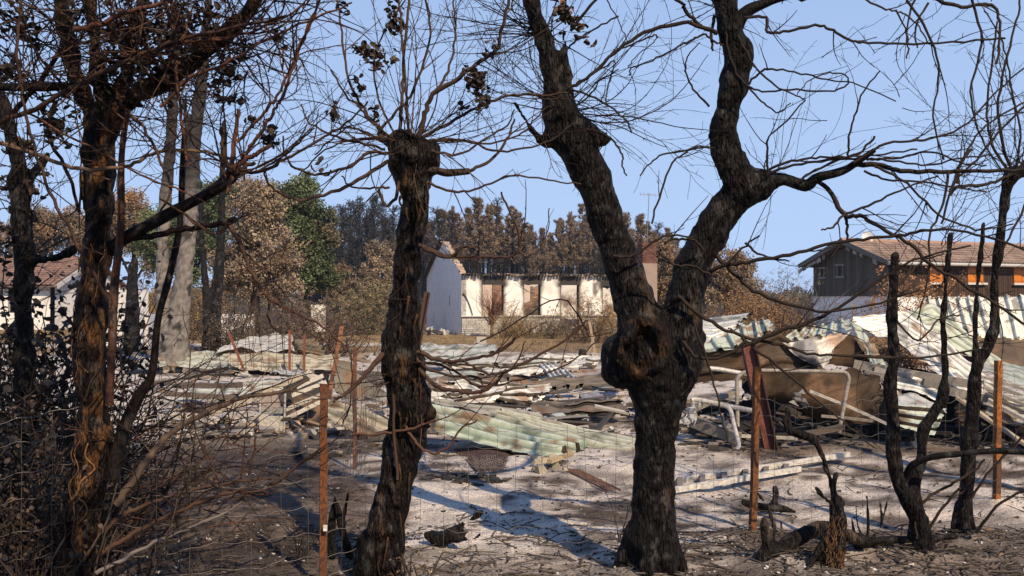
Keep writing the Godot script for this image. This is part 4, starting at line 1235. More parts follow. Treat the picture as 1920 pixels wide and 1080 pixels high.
	b += bones_of([640, 990, 8, 652, 930, 5, 655, 890, 3], 6.3, 6.3)
	part("stem", nets(b, [], 0.012, 0.02, rough_n, 0.012, char_col(dark, patch_grey(), 0.0)), M.bark, o)

	o = thing("burnt_stump", "low hollow black stump on the ash between the pollard and the double tree", "stump", W(850, 6.6))
	b = bones_of([800, 1000, 22, 826, 1012, 36, 850, 1006, 30, 872, 1000, 14], 6.7, 6.6)
	b += bones_of([835, 1004, 24, 866, 985, 14, 905, 958, 7], 6.65, 6.6)
	b += bones_of([850, 1010, 16, 880, 1012, 8, 900, 1004, 6], 6.6, 6.5)
	part("wood", nets(b, [], 0.015, 0.04, rough_n, 0.03, char_col(dark, dark, 0.0), fine_n, 0.01), M.bark, o)
	slim = 0.95
	# a few standing dry stalks
	for k in 3:
		var px: float = [560, 575, 1160][k]
		var g := G(px, [1060, 1045, 1010][k])
		var mb := MB.new()
		for j in [6, 4, 3][k]:
			twig(mb, g, (Vector3.UP + rv() * 0.5).normalized(), rng.randf_range(0.2, 0.5), 0.004, 1, dark, 0.12, 0.03)
		solo("dry_stalk", mb, M.twig, ["dark dry branching stalk left of the nearest rusty post", "smaller dark dry stalk close behind the left post", "thin dry stalk on the ash left of the double tree"][k], "dry stalk")

func patch_grey() -> Color:
	return Color(0.09, 0.075, 0.065)

# a bush: stems from a foot, and leaves or none
func bush(called: String, label: String, at: Vector3, rx: float, h: float, stems: int, leaves: int, stem_c: Color, c0: Color, c1: Color, leaf: Mesh, size: float, up := 1.2, group := "", r0 := 0.009) -> Node3D:
	var o := thing(called, label, "bush", at, group)
	var mb := MB.new()
	for k in stems:
		var p := at + Vector3(rng.randfn(0, rx * 0.4), 0, rng.randfn(0, rx * 0.35))
		var out := Vector3(rng.randfn(0, 0.5), up, rng.randfn(0, 0.5)) + (p - at) * 0.5
		twig(mb, p, out.normalized(), h * rng.randf_range(0.55, 1.15), r0 * rng.randf_range(0.6, 1.2), 1, stem_c, 0.09, 0.02, 3.0 / maxf(h, 0.6))
	if stems > 0:
		part("stems", mb, M.twig, o, "stuff")
	if leaves > 0:
		var ats := []
		var cols := []
		var lumps := []
		for k in 26:
			var v := rv()
			while v.length() > 1.0: v = rv()
			lumps.append(at + Vector3(v.x * rx, h * (0.52 + 0.48 * v.y), v.z * rx * 0.8))
		for k in leaves:
			var q: Vector3 = lumps[rng.randi() % lumps.size()]
			var s := minf(rx, h) * 0.24
			var p := q + Vector3(rng.randfn(0, s), rng.randfn(0, s), rng.randfn(0, s))
			if p.y < at.y + 0.02: p.y = at.y + rng.randf() * 0.2
			ats.append(Transform3D(rbasis().scaled(Vector3.ONE * size * rng.randf_range(0.6, 1.5)), p))
			cols.append(tone(c0.lerp(c1, clampf(rng.randf() + nz.get_noise_3dv(q * 90.0), 0, 1)), rng.randf_range(0.6, 1.3)))
		scatter("leaves", leaf, ats, cols, M.leaf, o)
	return o

func laurel() -> void:
	rng.seed = 16
	var s := Color(0.05, 0.037, 0.03)
	var at := W(25, 6.6)
	bush("burnt_bush", "scorched laurel bush with curled dark leaves, bottom left", at, 0.8, 1.9, 240, 3200, s, Color(0.014, 0.012, 0.011), Color(0.085, 0.062, 0.048), leaf_mesh(), 0.085)
	at = W(70, 5.4)
	bush("burnt_bush", "low tangle of brown dead leaves at the foot of the left tree", at, 0.6, 0.9, 130, 1500, s, Color(0.016, 0.013, 0.011), Color(0.10, 0.06, 0.035), leaf_mesh(), 0.045)
	at = W(270, 7.4)
	bush("burnt_bush", "loose dry bush with pale brown leaves behind the left tree", at, 0.45, 0.75, 26, 420, Color(0.09, 0.06, 0.045), Color(0.05, 0.036, 0.027), Color(0.26, 0.18, 0.10), leaf_mesh(), 0.05)
	at = W(770, 5.6)
	bush("dry_tuft", "small tuft of pale dry leaves at the foot of the pollard", at, 0.12, 0.28, 9, 90, s, Color(0.05, 0.035, 0.025), Color(0.30, 0.19, 0.10), leaf_mesh(), 0.03)

# ------------------------------------------------------------------ wire fence
func fence_point(x: float) -> Vector3:      # the fence runs slightly away to the right
	var p := Vector3(x, 0, -(5.7 + (x + 1.08) * 0.457))
	p.y = ground_h(p.x, p.z)
	return p

func post(o: Node3D, foot: Vector3, top: Vector3, w: float, col: Color) -> void:
	var mb := MB.new()
	var t := (top - foot).normalized()
	var a := foot - t * 0.1
	var seg := 9
	var last := a
	for k in seg:
		var e := a.lerp(top, float(k + 1) / seg) + (rv() * 0.004 if k < seg - 1 else Vector3.ZERO)
		var cc := mixc(col, tone(Color(0.07, 0.035, 0.022), 1.0), clampf(0.25 + nz.get_noise_2d(k * 60.0, foot.x * 500.0) * 1.6 - 0.5 * k / seg, 0.0, 0.85))
		mb.beam(last, e, w, w * 0.14, cc, 0.25)
		var off := Vector3(-w * 0.43, 0, -w * 0.5).rotated(Vector3.UP, 0.25)
		mb.beam(last + off, e + off, w * 0.14, w * 0.8, tone(cc, 0.9), 0.25)
		last = e
	part("post", mb, M.rust, o)

func wire_line(mb: MB, a: Vector3, b: Vector3, r: float, col: Color, kink: float, steps := 0) -> void:
	var m := steps if steps > 0 else maxi(4, int(a.distance_to(b) / 0.05))
	var pts := PackedVector3Array()
	var rad := PackedFloat32Array()
	for i in m + 1:
		var p := a.lerp(b, float(i) / m)
		p.y += kink * (sin(i * 1.57) * 0.6 + nz.get_noise_2d(i * 60.0, a.y * 900.0) * 2.5)
		p.z += nz.get_noise_2d(i * 30.0, a.y * 500.0 + 77.0) * 0.02
		pts.append(p)
		rad.append(r)
	mb.tube(pts, rad, 3, col, col)

func fences() -> void:
	rng.seed = 21
	var orange := Color(0.175, 0.055, 0.015)
	var o := thing("wire_fence", "square wire stock fence on rusty angle iron posts across the foreground", "fence", fence_point(1.7))
	post(o, fence_point(-1.08), P(607, 720, 5.68), 0.042, orange)
	var c := fence_point(1.69)
	post(o, c, c + Vector3(0.03, 1.13, 0.0), 0.042, Color(0.21, 0.075, 0.020))
	var e := fence_point(3.88)
	post(o, e, e + Vector3(0.02, 1.10, 0), 0.046, Color(0.36, 0.125, 0.02))
	var w := MB.new()
	var col := Color(0.20, 0.17, 0.14)
	var x := -3.4
	var heights := [0.06, 0.18, 0.32, 0.47, 0.62, 0.77, 0.92, 1.05]
	while x < 4.6:
		var p := fence_point(x)
		var sag := 0.1 * (sin(x * 0.9) + 1.0) * 0.5 + (0.12 if x > -0.4 and x < 0.9 else 0.0)
		wire_line(w, p + Vector3(rng.randfn(0, 0.012), 0.0, 0), p + Vector3(rng.randfn(0, 0.02), heights[7] - sag, 0), 0.0013, tone(col, rng.randf_range(0.6, 1.2)), 0.0, 8)
		x += 0.15
	for h in heights:
		var pts := PackedVector3Array()
		var rad := PackedFloat32Array()
		x = -3.4
		while x < 4.6:
			var p := fence_point(x)
			var sag: float = (0.1 * (sin(x * 0.9) + 1.0) * 0.5 + 0.12 * smoothstep(-0.6, -0.2, x) * smoothstep(1.1, 0.7, x)) * (0.2 + h / 1.05)
			p.y += h - sag + 0.008 * sin(x * 42.0) + nz.get_noise_2d(x * 150.0, h * 900.0) * 0.02
			pts.append(p)
			rad.append(0.0019 if h > 1.0 or h < 0.1 else 0.0015)
			x += 0.037
		w.tube(pts, rad, 3, tone(col, 1.1), tone(col, 0.9))
	part("wire_mesh", w, M.wire, o)
	var clip := MB.new()
	var cp := P(610, 990, 5.66)
	clip.box(cp, Vector3(0.011, 0, 0), Vector3(0, 0.016, 0), Vector3(0, 0, 0.008), Color(0.75, 0.73, 0.62))
	part("insulator", clip, M.enamel, o)

	# the side fence that leaves the corner towards the back
	o = thing("wire_fence", "sagging fine mesh fence running back beside the folded beige sheet", "fence", G(665, 890))
	var f1 := G(665, 888)
	post(o, f1, f1 + Vector3(0.0, (888 - 660) / F * -f1.z, 0), 0.034, Color(0.22, 0.085, 0.04))
	var f2 := P(636, 800, 11.6)
	f2.y = ground_h(f2.x, f2.z)
	post(o, P(620, 730, 11.4), P(641, 612, 11.5), 0.045, Color(0.33, 0.14, 0.06))
	w = MB.new()
	var s0 := Vector3(-1.25, 0.0, -7.4)
	var s1 := Vector3(-1.75, 0.0, -13.5)
	for k in 60:
		var p := s0.lerp(s1, k / 59.0)
		p.y = ground_h(p.x, p.z)
		wire_line(w, p, p + Vector3(rng.randfn(0, 0.03), 0.9 + rng.randfn(0, 0.03), 0), 0.0014, Color(0.2, 0.15, 0.11), 0.0, 4)
	for k in 9:
		wire_line(w, s0 + Vector3(0, 0.08 + k * 0.1, 0), s1 + Vector3(0, 0.08 + k * 0.1, 0), 0.0014, Color(0.2, 0.15, 0.11), 0.008)
	part("wire_mesh", w, M.wire, o)

	# the upright garden mesh behind, with its rusty stakes
	o = thing("wire_fence", "upright rusty garden mesh with stakes over flattened pale sheets, left of centre", "fence", W(490, 21.5))
	w = MB.new()
	for k in 9:
		var px := 432.0 + k * 14.5
		wire_line(w, P(px, 700, 21.5), P(px - 1, 598, 21.5), 0.006, Color(0.12, 0.08, 0.06), 0.0, 3)
	for k in 6:
		wire_line(w, P(432, 612 + k * 16.5, 21.5), P(548, 610 + k * 17.5, 21.5), 0.006, Color(0.12, 0.08, 0.06), 0.01, 12)
	part("wire_mesh", w, M.wire, o)
	for s in [[543, 702, 543, 618, 0.045], [570, 698, 571, 627, 0.045], [458, 695, 428, 622, 0.045]]:
		w = MB.new()
		w.beam(P(s[0], s[1], 21.4), P(s[2], s[3], 21.4), s[4], s[4], Color(0.26, 0.085, 0.04))
		part("stake", w, M.rust, o)
	var p2 := MB.new()
	p2.beam(P(776, 690, 16.0), P(801, 548, 16.0), 0.10, 0.05, Color(0.10, 0.045, 0.03), 0.3)
	p2.beam(P(779, 690, 15.94), P(804, 548, 15.94), 0.015, 0.09, Color(0.07, 0.035, 0.025), 0.3)
	solo("rusty_post", p2, M.rust, "dark rusty channel post leaning behind the pollard, left of the white house", "post")
	p2 = MB.new()
	var fa := P(1444, 842, 11.0)
	var fb := P(1402, 645, 11.0)
	p2.beam(fa, fb, 0.125, 0.012, Color(0.20, 0.065, 0.05), 0.12)
	p2.beam(fa + Vector3(0.06, 0, 0.035), fb + Vector3(0.06, 0, 0.035), 0.014, 0.10, Color(0.06, 0.025, 0.022), 0.12)
	p2.beam(fa + Vector3(-0.06, 0, -0.03), fb + Vector3(-0.06, 0, -0.03), 0.014, 0.08, Color(0.10, 0.04, 0.032), 0.12)
	solo("steel_beam", p2, M.rust, "red-brown steel channel leaning against the fallen shed behind the fence post", "beam")

# ------------------------------------------------------------------ sheet metal
# a ribbed sheet hung on a grid of places (rows of equal length); ribs run along the rows
func sheet(label: String, grid: Array, ribs: int, amp: float, crumple: float, top: Color, under: Color, mt: Material, mu: Material, up := Vector3.UP, called := "metal_sheet", group := "sheets of the collapsed sheds", category := "metal sheet", across := false) -> void:
	var R := grid.size()
	var C: int = grid[0].size()
	var nv := maxi(ribs * 14, 14)
	var nu := 30
	if across:
		nu = maxi(ribs * 14, 14); nv = 30
	var pos := []
	var sd := rng.randf() * 900.0
	for i in nv + 1:
		for j in nu + 1:
			var v := float(i) / nv * (R - 1)
			var u := float(j) / nu * (C - 1)
			var i0 := mini(int(v), R - 2)
			var j0 := mini(int(u), C - 2)
			var a: Vector3 = grid[i0][j0]
			var b: Vector3 = grid[i0][j0 + 1]
			var c: Vector3 = grid[i0 + 1][j0]
			var d: Vector3 = grid[i0 + 1][j0 + 1]
			var fu := u - j0
			var fv := v - i0
			pos.append(a.lerp(b, fu).lerp(c.lerp(d, fu), fv))
	var row := nu + 1
	var nrm := func(P0: Array, i: int, j: int) -> Vector3:
		var du: Vector3 = P0[i * row + mini(j + 1, nu)] - P0[i * row + maxi(j - 1, 0)]
		var dv: Vector3 = P0[mini(i + 1, nv) * row + j] - P0[maxi(i - 1, 0) * row + j]
		var n := du.cross(dv).normalized()
		return n if n.dot(up) >= 0.0 else -n
	var out := []
	var rib_shade := PackedFloat32Array()
	for i in nv + 1:
		for j in nu + 1:
			var n: Vector3 = nrm.call(pos, i, j)
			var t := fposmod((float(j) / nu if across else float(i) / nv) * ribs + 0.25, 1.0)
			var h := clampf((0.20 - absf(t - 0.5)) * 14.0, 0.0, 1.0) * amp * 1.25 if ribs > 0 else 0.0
			rib_shade.append(smoothstep(0.13, 0.155, absf(t - 0.5)) * smoothstep(0.24, 0.205, absf(t - 0.5)) if ribs > 0 else 0.0)
			var p: Vector3 = pos[i * row + j]
			var w := nz2.get_noise_3d(p.x * 130.0 + sd, p.y * 130.0, p.z * 130.0) + 0.4 * nz2.get_noise_3d(p.x * 420.0 + sd, p.y * 420.0, p.z * 420.0) * 0.5
			var edge := 1.0 + (1.0 if i == 0 or i == nv or j == 0 or j == nu else 0.0) * 0.8
			w += absf(nz2.get_noise_3d(p.x * 95.0 + sd, p.y * 95.0 + 40.0, p.z * 95.0)) * 2.0 - 0.4
			if i == 0 or i == nv or j == 0 or j == nu:         # torn, eaten edges
				var mid: Vector3 = pos[(nv / 2) * row + nu / 2]
				p += (mid - p).normalized() * maxf(0.0, nz2.get_noise_3d(p.x * 900.0, p.y * 900.0 + sd, p.z * 900.0)) * 0.14
			out.append(p + n * (h + w * crumple * edge))
	var mesh := ArrayMesh.new()
	var a0: MB = null
	for side in 2:
		var mb := MB.new()
		for i in nv + 1:
			for j in nu + 1:
				var n: Vector3 = nrm.call(out, i, j)
				var p: Vector3 = out[i * row + j]
				var s := nz.get_noise_3d(p.x * 160.0 + sd, p.y * 160.0, p.z * 160.0)
				var s2 := nz2.get_noise_3d(p.x * 420.0, p.y * 420.0 + sd, p.z * 420.0)
				var col := top if side == 0 else under
				if side == 0:
					col = mixc(col, Color(0.24, 0.13, 0.065), smoothstep(0.2, 0.5, s + s2 * 0.6) * 0.85)
					col = mixc(col, tone(col, 0.40), smoothstep(0.26, 0.55, -s + s2 * 0.6))
					col = mixc(col, Color(col.r * 0.40, col.g * 0.44, col.b * 0.40), rib_shade[i * row + j] * 0.85)  # rib flanks coloured darker, standing in for the shading of the folds
				else:
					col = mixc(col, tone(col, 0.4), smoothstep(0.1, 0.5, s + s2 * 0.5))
				mb.v.append(p if side == 0 else p - n * 0.004)
				mb.n.append(n if side == 0 else -n)
				mb.c.append(col)
		for i in nv:
			for j in nu:
				var k := i * row + j
				var x: Vector3 = out[k + 1] - out[k]
				var y: Vector3 = out[k + row] - out[k]
				var cw := y.cross(x).dot(mb.n[k]) > 0.0          # clockwise from the front
				for w in ([k, k + 1, k + row, k + 1, k + row + 1, k + row] if cw else [k, k + row, k + 1, k + 1, k + row, k + row + 1]):
					mb.ix.append(w)
		if side == 0: a0 = mb
		mb.surface(mesh, a0.low())
	mesh.surface_set_material(0, mt)
	mesh.surface_set_material(1, mu)
	var o := MeshInstance3D.new()
	o.name = numbered(called)
	o.mesh = mesh
	add_child(o, true)
	o.position = a0.low()
	tag(o, label, category, group)

# a row of places: x, y, distance ...
func R(l: Array) -> Array:
	var out := []
	for i in range(0, l.size(), 3):
		out.append(P(l[i], l[i + 1], l[i + 2]))
	return out

func plank(called: String, label: String, category: String, a: Vector3, b: Vector3, w: float, h: float, col: Color, m: Material = null, group := "", roll := 0.0) -> void:
	var mb := MB.new()
	var mid := (a + b) * 0.5 + rv() * 0.012
	mb.beam(a, mid, w, h, col, roll)
	mb.beam(mid, b, w * 0.97, h * 0.97, tone(col, rng.randf_range(0.8, 1.1)), roll + 0.03)
	solo(called, mb, m if m != null else M.wood, label, category, group)

func pipe(mb: MB, l: Array, r: float, col: Color) -> void:
	var pts := spline(R(l), 5)
	var rad := PackedFloat32Array()
	for i in pts.size(): rad.append(r)
	mb.tube(pts, rad, 8, col, tone(col, 0.85), true)

func shed() -> void:
	rng.seed = 31
	var green := Color(0.53, 0.575, 0.47)
	var white := Color(0.82, 0.79, 0.72)
	var grey := Color(0.55, 0.56, 0.56)
	var brown := Color(0.085, 0.050, 0.025)
	var dun := Color(0.15, 0.10, 0.06)
	# back row
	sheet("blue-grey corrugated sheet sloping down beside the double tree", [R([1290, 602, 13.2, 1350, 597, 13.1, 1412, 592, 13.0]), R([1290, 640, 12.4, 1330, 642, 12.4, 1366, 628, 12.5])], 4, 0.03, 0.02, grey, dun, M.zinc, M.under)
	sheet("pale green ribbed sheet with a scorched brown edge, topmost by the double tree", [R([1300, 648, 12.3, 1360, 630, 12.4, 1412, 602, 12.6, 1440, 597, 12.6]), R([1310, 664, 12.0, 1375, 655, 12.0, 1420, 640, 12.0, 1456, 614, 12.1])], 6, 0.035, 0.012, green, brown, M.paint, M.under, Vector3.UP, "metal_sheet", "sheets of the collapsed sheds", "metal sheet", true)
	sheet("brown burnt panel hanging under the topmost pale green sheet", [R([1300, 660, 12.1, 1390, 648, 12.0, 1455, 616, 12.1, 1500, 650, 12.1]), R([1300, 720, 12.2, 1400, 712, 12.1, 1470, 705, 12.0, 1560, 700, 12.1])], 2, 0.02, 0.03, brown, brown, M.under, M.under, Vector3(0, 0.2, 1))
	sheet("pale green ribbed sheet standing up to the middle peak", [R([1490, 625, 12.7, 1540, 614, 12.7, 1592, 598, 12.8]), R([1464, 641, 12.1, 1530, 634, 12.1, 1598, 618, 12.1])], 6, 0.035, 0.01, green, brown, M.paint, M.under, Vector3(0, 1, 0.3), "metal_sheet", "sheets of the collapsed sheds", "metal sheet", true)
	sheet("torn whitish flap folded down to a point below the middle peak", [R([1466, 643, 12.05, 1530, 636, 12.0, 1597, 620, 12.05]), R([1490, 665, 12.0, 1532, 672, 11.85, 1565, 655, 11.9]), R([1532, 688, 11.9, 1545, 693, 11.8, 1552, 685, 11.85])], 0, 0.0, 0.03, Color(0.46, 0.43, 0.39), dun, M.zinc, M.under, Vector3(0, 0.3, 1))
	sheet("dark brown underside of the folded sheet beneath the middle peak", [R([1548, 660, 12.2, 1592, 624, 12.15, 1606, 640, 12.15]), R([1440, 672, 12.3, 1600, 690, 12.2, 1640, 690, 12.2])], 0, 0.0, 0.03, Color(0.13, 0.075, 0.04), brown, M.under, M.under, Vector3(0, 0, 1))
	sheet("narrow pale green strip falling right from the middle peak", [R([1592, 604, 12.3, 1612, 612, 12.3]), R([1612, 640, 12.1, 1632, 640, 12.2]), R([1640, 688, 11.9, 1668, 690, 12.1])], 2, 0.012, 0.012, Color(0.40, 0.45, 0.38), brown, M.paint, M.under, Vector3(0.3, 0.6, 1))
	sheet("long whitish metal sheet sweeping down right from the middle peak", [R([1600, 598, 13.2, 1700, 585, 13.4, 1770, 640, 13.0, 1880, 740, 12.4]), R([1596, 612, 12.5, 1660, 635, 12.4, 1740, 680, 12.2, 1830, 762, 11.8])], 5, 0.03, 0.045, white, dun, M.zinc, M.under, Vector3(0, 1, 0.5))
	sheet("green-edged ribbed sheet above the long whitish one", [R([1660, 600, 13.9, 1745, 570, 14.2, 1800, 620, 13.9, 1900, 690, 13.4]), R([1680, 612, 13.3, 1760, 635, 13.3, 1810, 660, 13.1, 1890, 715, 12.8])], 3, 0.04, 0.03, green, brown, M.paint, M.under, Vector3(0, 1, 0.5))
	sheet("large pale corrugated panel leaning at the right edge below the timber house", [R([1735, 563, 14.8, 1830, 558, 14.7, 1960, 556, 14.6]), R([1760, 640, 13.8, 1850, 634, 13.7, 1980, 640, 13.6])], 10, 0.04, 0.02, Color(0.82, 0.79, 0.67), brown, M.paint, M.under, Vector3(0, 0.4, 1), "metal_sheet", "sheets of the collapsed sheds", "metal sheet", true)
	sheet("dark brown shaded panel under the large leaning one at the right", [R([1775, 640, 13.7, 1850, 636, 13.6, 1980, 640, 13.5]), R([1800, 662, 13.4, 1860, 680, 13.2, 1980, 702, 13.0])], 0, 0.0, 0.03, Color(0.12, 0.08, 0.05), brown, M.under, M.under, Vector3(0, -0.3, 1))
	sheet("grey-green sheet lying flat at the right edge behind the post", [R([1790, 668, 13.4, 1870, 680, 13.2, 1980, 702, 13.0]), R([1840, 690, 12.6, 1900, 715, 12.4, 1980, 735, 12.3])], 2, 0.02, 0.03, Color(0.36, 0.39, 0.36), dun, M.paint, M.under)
	sheet("added black shade panel standing at the back of the fallen shed's hollow", [R([1390, 700, 12.9, 1480, 705, 12.9, 1600, 712, 12.8]), R([1390, 800, 12.7, 1480, 800, 12.7, 1600, 800, 12.6])], 0, 0.0, 0.03, Color(0.012, 0.010, 0.009), Color(0.012, 0.010, 0.009), M.under, M.under, Vector3(0, 0, 1))  # added near-black sheet, stands in for the deep shade inside the heap
	sheet("added black shade panel low behind the green sheet at the right of the heap", [R([1690, 690, 12.9, 1760, 700, 12.9, 1850, 720, 12.8]), R([1690, 800, 12.5, 1760, 800, 12.5, 1850, 800, 12.4])], 0, 0.0, 0.03, Color(0.012, 0.010, 0.009), Color(0.012, 0.010, 0.009), M.under, M.under, Vector3(0, 0, 1))  # also added: a black sheet painting the shade of this gap
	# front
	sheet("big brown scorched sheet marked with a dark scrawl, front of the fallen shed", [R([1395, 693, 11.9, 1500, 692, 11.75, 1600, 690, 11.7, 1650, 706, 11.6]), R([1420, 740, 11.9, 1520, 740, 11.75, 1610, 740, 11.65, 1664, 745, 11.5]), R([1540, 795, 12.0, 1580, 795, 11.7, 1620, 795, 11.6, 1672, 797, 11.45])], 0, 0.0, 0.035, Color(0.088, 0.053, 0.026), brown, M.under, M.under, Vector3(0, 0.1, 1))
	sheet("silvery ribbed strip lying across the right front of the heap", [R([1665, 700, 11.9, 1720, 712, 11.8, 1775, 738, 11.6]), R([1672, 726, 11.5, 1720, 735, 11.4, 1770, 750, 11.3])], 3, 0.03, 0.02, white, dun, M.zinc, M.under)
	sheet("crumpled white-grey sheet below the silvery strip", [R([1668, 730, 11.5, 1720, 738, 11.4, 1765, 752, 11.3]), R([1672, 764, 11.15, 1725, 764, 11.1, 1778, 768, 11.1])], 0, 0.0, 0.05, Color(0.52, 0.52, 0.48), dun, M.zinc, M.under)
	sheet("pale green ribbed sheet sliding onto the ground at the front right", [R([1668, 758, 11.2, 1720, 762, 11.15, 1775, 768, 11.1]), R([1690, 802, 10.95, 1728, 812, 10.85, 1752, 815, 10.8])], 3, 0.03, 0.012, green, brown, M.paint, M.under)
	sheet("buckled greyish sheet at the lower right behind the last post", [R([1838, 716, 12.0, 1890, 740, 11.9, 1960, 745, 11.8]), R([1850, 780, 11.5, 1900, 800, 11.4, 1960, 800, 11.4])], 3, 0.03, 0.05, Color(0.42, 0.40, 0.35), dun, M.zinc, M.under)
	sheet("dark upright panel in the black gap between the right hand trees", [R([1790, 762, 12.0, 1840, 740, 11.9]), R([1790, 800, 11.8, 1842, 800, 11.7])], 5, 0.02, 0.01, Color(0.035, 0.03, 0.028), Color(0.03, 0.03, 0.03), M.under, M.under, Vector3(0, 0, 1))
	# the scrawl on the brown sheet
	var ink := MB.new()
	for l in [[1645, 737, 1652, 733, 1657, 738, 1654, 746, 1648, 750, 1656, 755, 1655, 762, 1649, 766], [1646, 770, 1650, 775, 1656, 772, 1652, 780, 1655, 786], [1640, 758, 1644, 764, 1642, 770]]:
		var pts := []
		for i in range(0, l.size(), 2): pts.append(P(l[i], l[i + 1], 11.50))
		var line := spline(pts, 4)
		var rad := PackedFloat32Array()
		for i in line.size(): rad.append(0.009)
		ink.tube(line, rad, 4, Color(0.03, 0.02, 0.015), Color(0.03, 0.02, 0.015), true)
	solo("scrawled_mark", ink, M.under, "dark scrawled strokes on the right end of the big brown sheet", "marking")
	# timbers
	var tw := Color(0.30, 0.265, 0.225)
	plank("timber", "weathered grey timber with nail holes, upper one across the right of the heap", "timber", P(1600, 682, 12.0), P(1832, 722, 11.7), 0.10, 0.10, tw)
	plank("timber", "weathered grey timber lying just below the upper nailed one", "timber", P(1620, 700, 11.8), P(1810, 740, 11.5), 0.08, 0.09, tone(tw, 1.15))
	plank("timber", "short pale board end under the two grey timbers", "timber", P(1640, 692, 11.85), P(1712, 704, 11.7), 0.10, 0.05, tone(tw, 1.4))
	plank("timber", "charred grey rafter crossing in front of the black gap on the right", "timber", P(1730, 716, 11.6), P(1850, 748, 11.5), 0.10, 0.08, tone(tw, 0.7))
	plank("timber", "pale board sloping down to the ground right of the last post", "timber", P(1795, 745, 11.5), P(1930, 838, 11.0), 0.11, 0.03, Color(0.45, 0.36, 0.25))
	plank("timber", "thin white batten falling from the brown sheet to the slim tree", "timber", P(1518, 733, 11.4), P(1668, 797, 11.2), 0.055, 0.03, Color(0.58, 0.53, 0.46))
	plank("timber", "thin pale lath lying low in the dark under the shed", "timber", P(1540, 780, 11.7), P(1640, 790, 11.5), 0.04, 0.03, Color(0.35, 0.30, 0.24))
	plank("timber", "grey board propped behind the white tube stand", "timber", P(1290, 772, 11.3), P(1382, 733, 11.5), 0.10, 0.05, tone(tw, 0.9))
	plank("timber", "grey box beam lying beneath the white tube stand", "timber", P(1292, 786, 11.4), P(1385, 822, 11.0), 0.12, 0.12, Color(0.24, 0.21, 0.17))
	plank("timber", "white painted lath on the ground right of the steel channel's foot", "timber", P(1385, 817, 11.1), P(1495, 822, 11.0), 0.07, 0.03, Color(0.58, 0.53, 0.42))
	plank("timber", "charred plank in front of the dark gap, right of the steel channel", "timber", P(1500, 815, 11.1), P(1580, 800, 11.1), 0.12, 0.05, Color(0.13, 0.10, 0.075))
	plank("timber", "pale horizontal slat high in the gap behind the steel channel", "timber", P(1428, 705, 12.0), P(1480, 714, 12.0), 0.05, 0.06, Color(0.36, 0.28, 0.22))
	plank("timber", "grey slat just under the pale one behind the steel channel", "timber", P(1432, 722, 12.0), P(1478, 726, 12.0), 0.05, 0.05, Color(0.30, 0.26, 0.24))
	for k in 5:
		plank("timber", ["grey weathered board, topmost of the loose boards at the far right", "second loose weathered board at the far right", "third loose weathered board at the far right", "dark burnt board among those at the far right", "split pale board, lowest of those at the far right"][k], "timber", P(1836 + k * 4, 705 + k * 11, 12.2 - k * 0.15), P(1960, 742 + k * 16, 12.0 - k * 0.2), 0.09, 0.035, tone(tw, [1.2, 0.9, 1.1, 0.4, 1.5][k]))
	# tube frames
	var steel := Color(0.34, 0.30, 0.245)
	var mb := MB.new()
	pipe(mb, [1383, 800, 11.4, 1382, 725, 11.45, 1384, 708, 11.45, 1400, 697, 11.45, 1440, 695, 11.4, 1560, 697, 11.3, 1582, 698, 11.3, 1591, 708, 11.3, 1588, 730, 11.3, 1573, 812, 11.2], 0.024, steel)
	solo("tube_frame", mb, M.enamel, "bent grey tubular frame standing in front of the brown sheet", "tube frame")
	mb = MB.new()
	pipe(mb, [1296, 750, 11.1, 1310, 750, 11.1, 1362, 761, 11.0, 1421, 772, 10.9], 0.028, Color(0.50, 0.47, 0.42))
	pipe(mb, [1360, 761, 11.0, 1370, 770, 10.95, 1377, 800, 10.9, 1385, 832, 10.85, 1382, 842, 10.85], 0.024, Color(0.66, 0.63, 0.58))
	pipe(mb, [1300, 752, 11.1, 1297, 790, 11.1], 0.024, Color(0.40, 0.38, 0.34))
	solo("tube_frame", mb, M.enamel, "white painted tubular stand tipped over beside the double tree", "tube frame")
	mb = MB.new()
	pipe(mb, [1328, 691, 11.9, 1350, 693, 11.9, 1400, 702, 11.9], 0.03, Color(0.55, 0.52, 0.48))
	solo("tube_frame", mb, M.enamel, "stub of white pipe poking out under the brown panel by the double tree", "pipe")
	# scraps
	var scraps := [[1300, 775, 11.0, 0.09, "white crumpled scrap beside the box beam's end", 0.6], [1290, 785, 10.9, 0.08, "bluish white scrap at the foot of the double tree", 0.62], [1400, 745, 11.3, 0.05, "small white scrap beside the steel channel", 0.6], [1497, 745, 11.4, 0.08, "curled tan scrap hanging in the dark gap", 0.34], [1355, 792, 11.1, 0.09, "light grey crumpled scrap under the white tube stand", 0.5], [1730, 818, 10.8, 0.07, "broken white tile scrap on the turf before the green sheet", 0.6]]
	for s in scraps:
		mb = MB.new()
		var c := P(s[0], s[1], s[2])
		for k in 5:
			var a: Vector3 = c + rv() * s[3]
			mb.tri(a, a + rv() * s[3], a + rv() * s[3], Color(s[5], s[5] * 0.96, s[5] * 0.9))
			mb.lump(c + rv() * s[3] * 0.6, Vector3(s[3] * 0.5, 0, 0.02), Vector3(0, s[3] * 0.3, 0), Vector3(0.01, 0, s[3] * 0.4), Color(s[5], s[5] * 0.96, s[5] * 0.9), rng)
		solo("scrap", mb, M.under, s[4], "scrap")
	# charred rubbish that fills the hollow of the heap
	mb = MB.new()
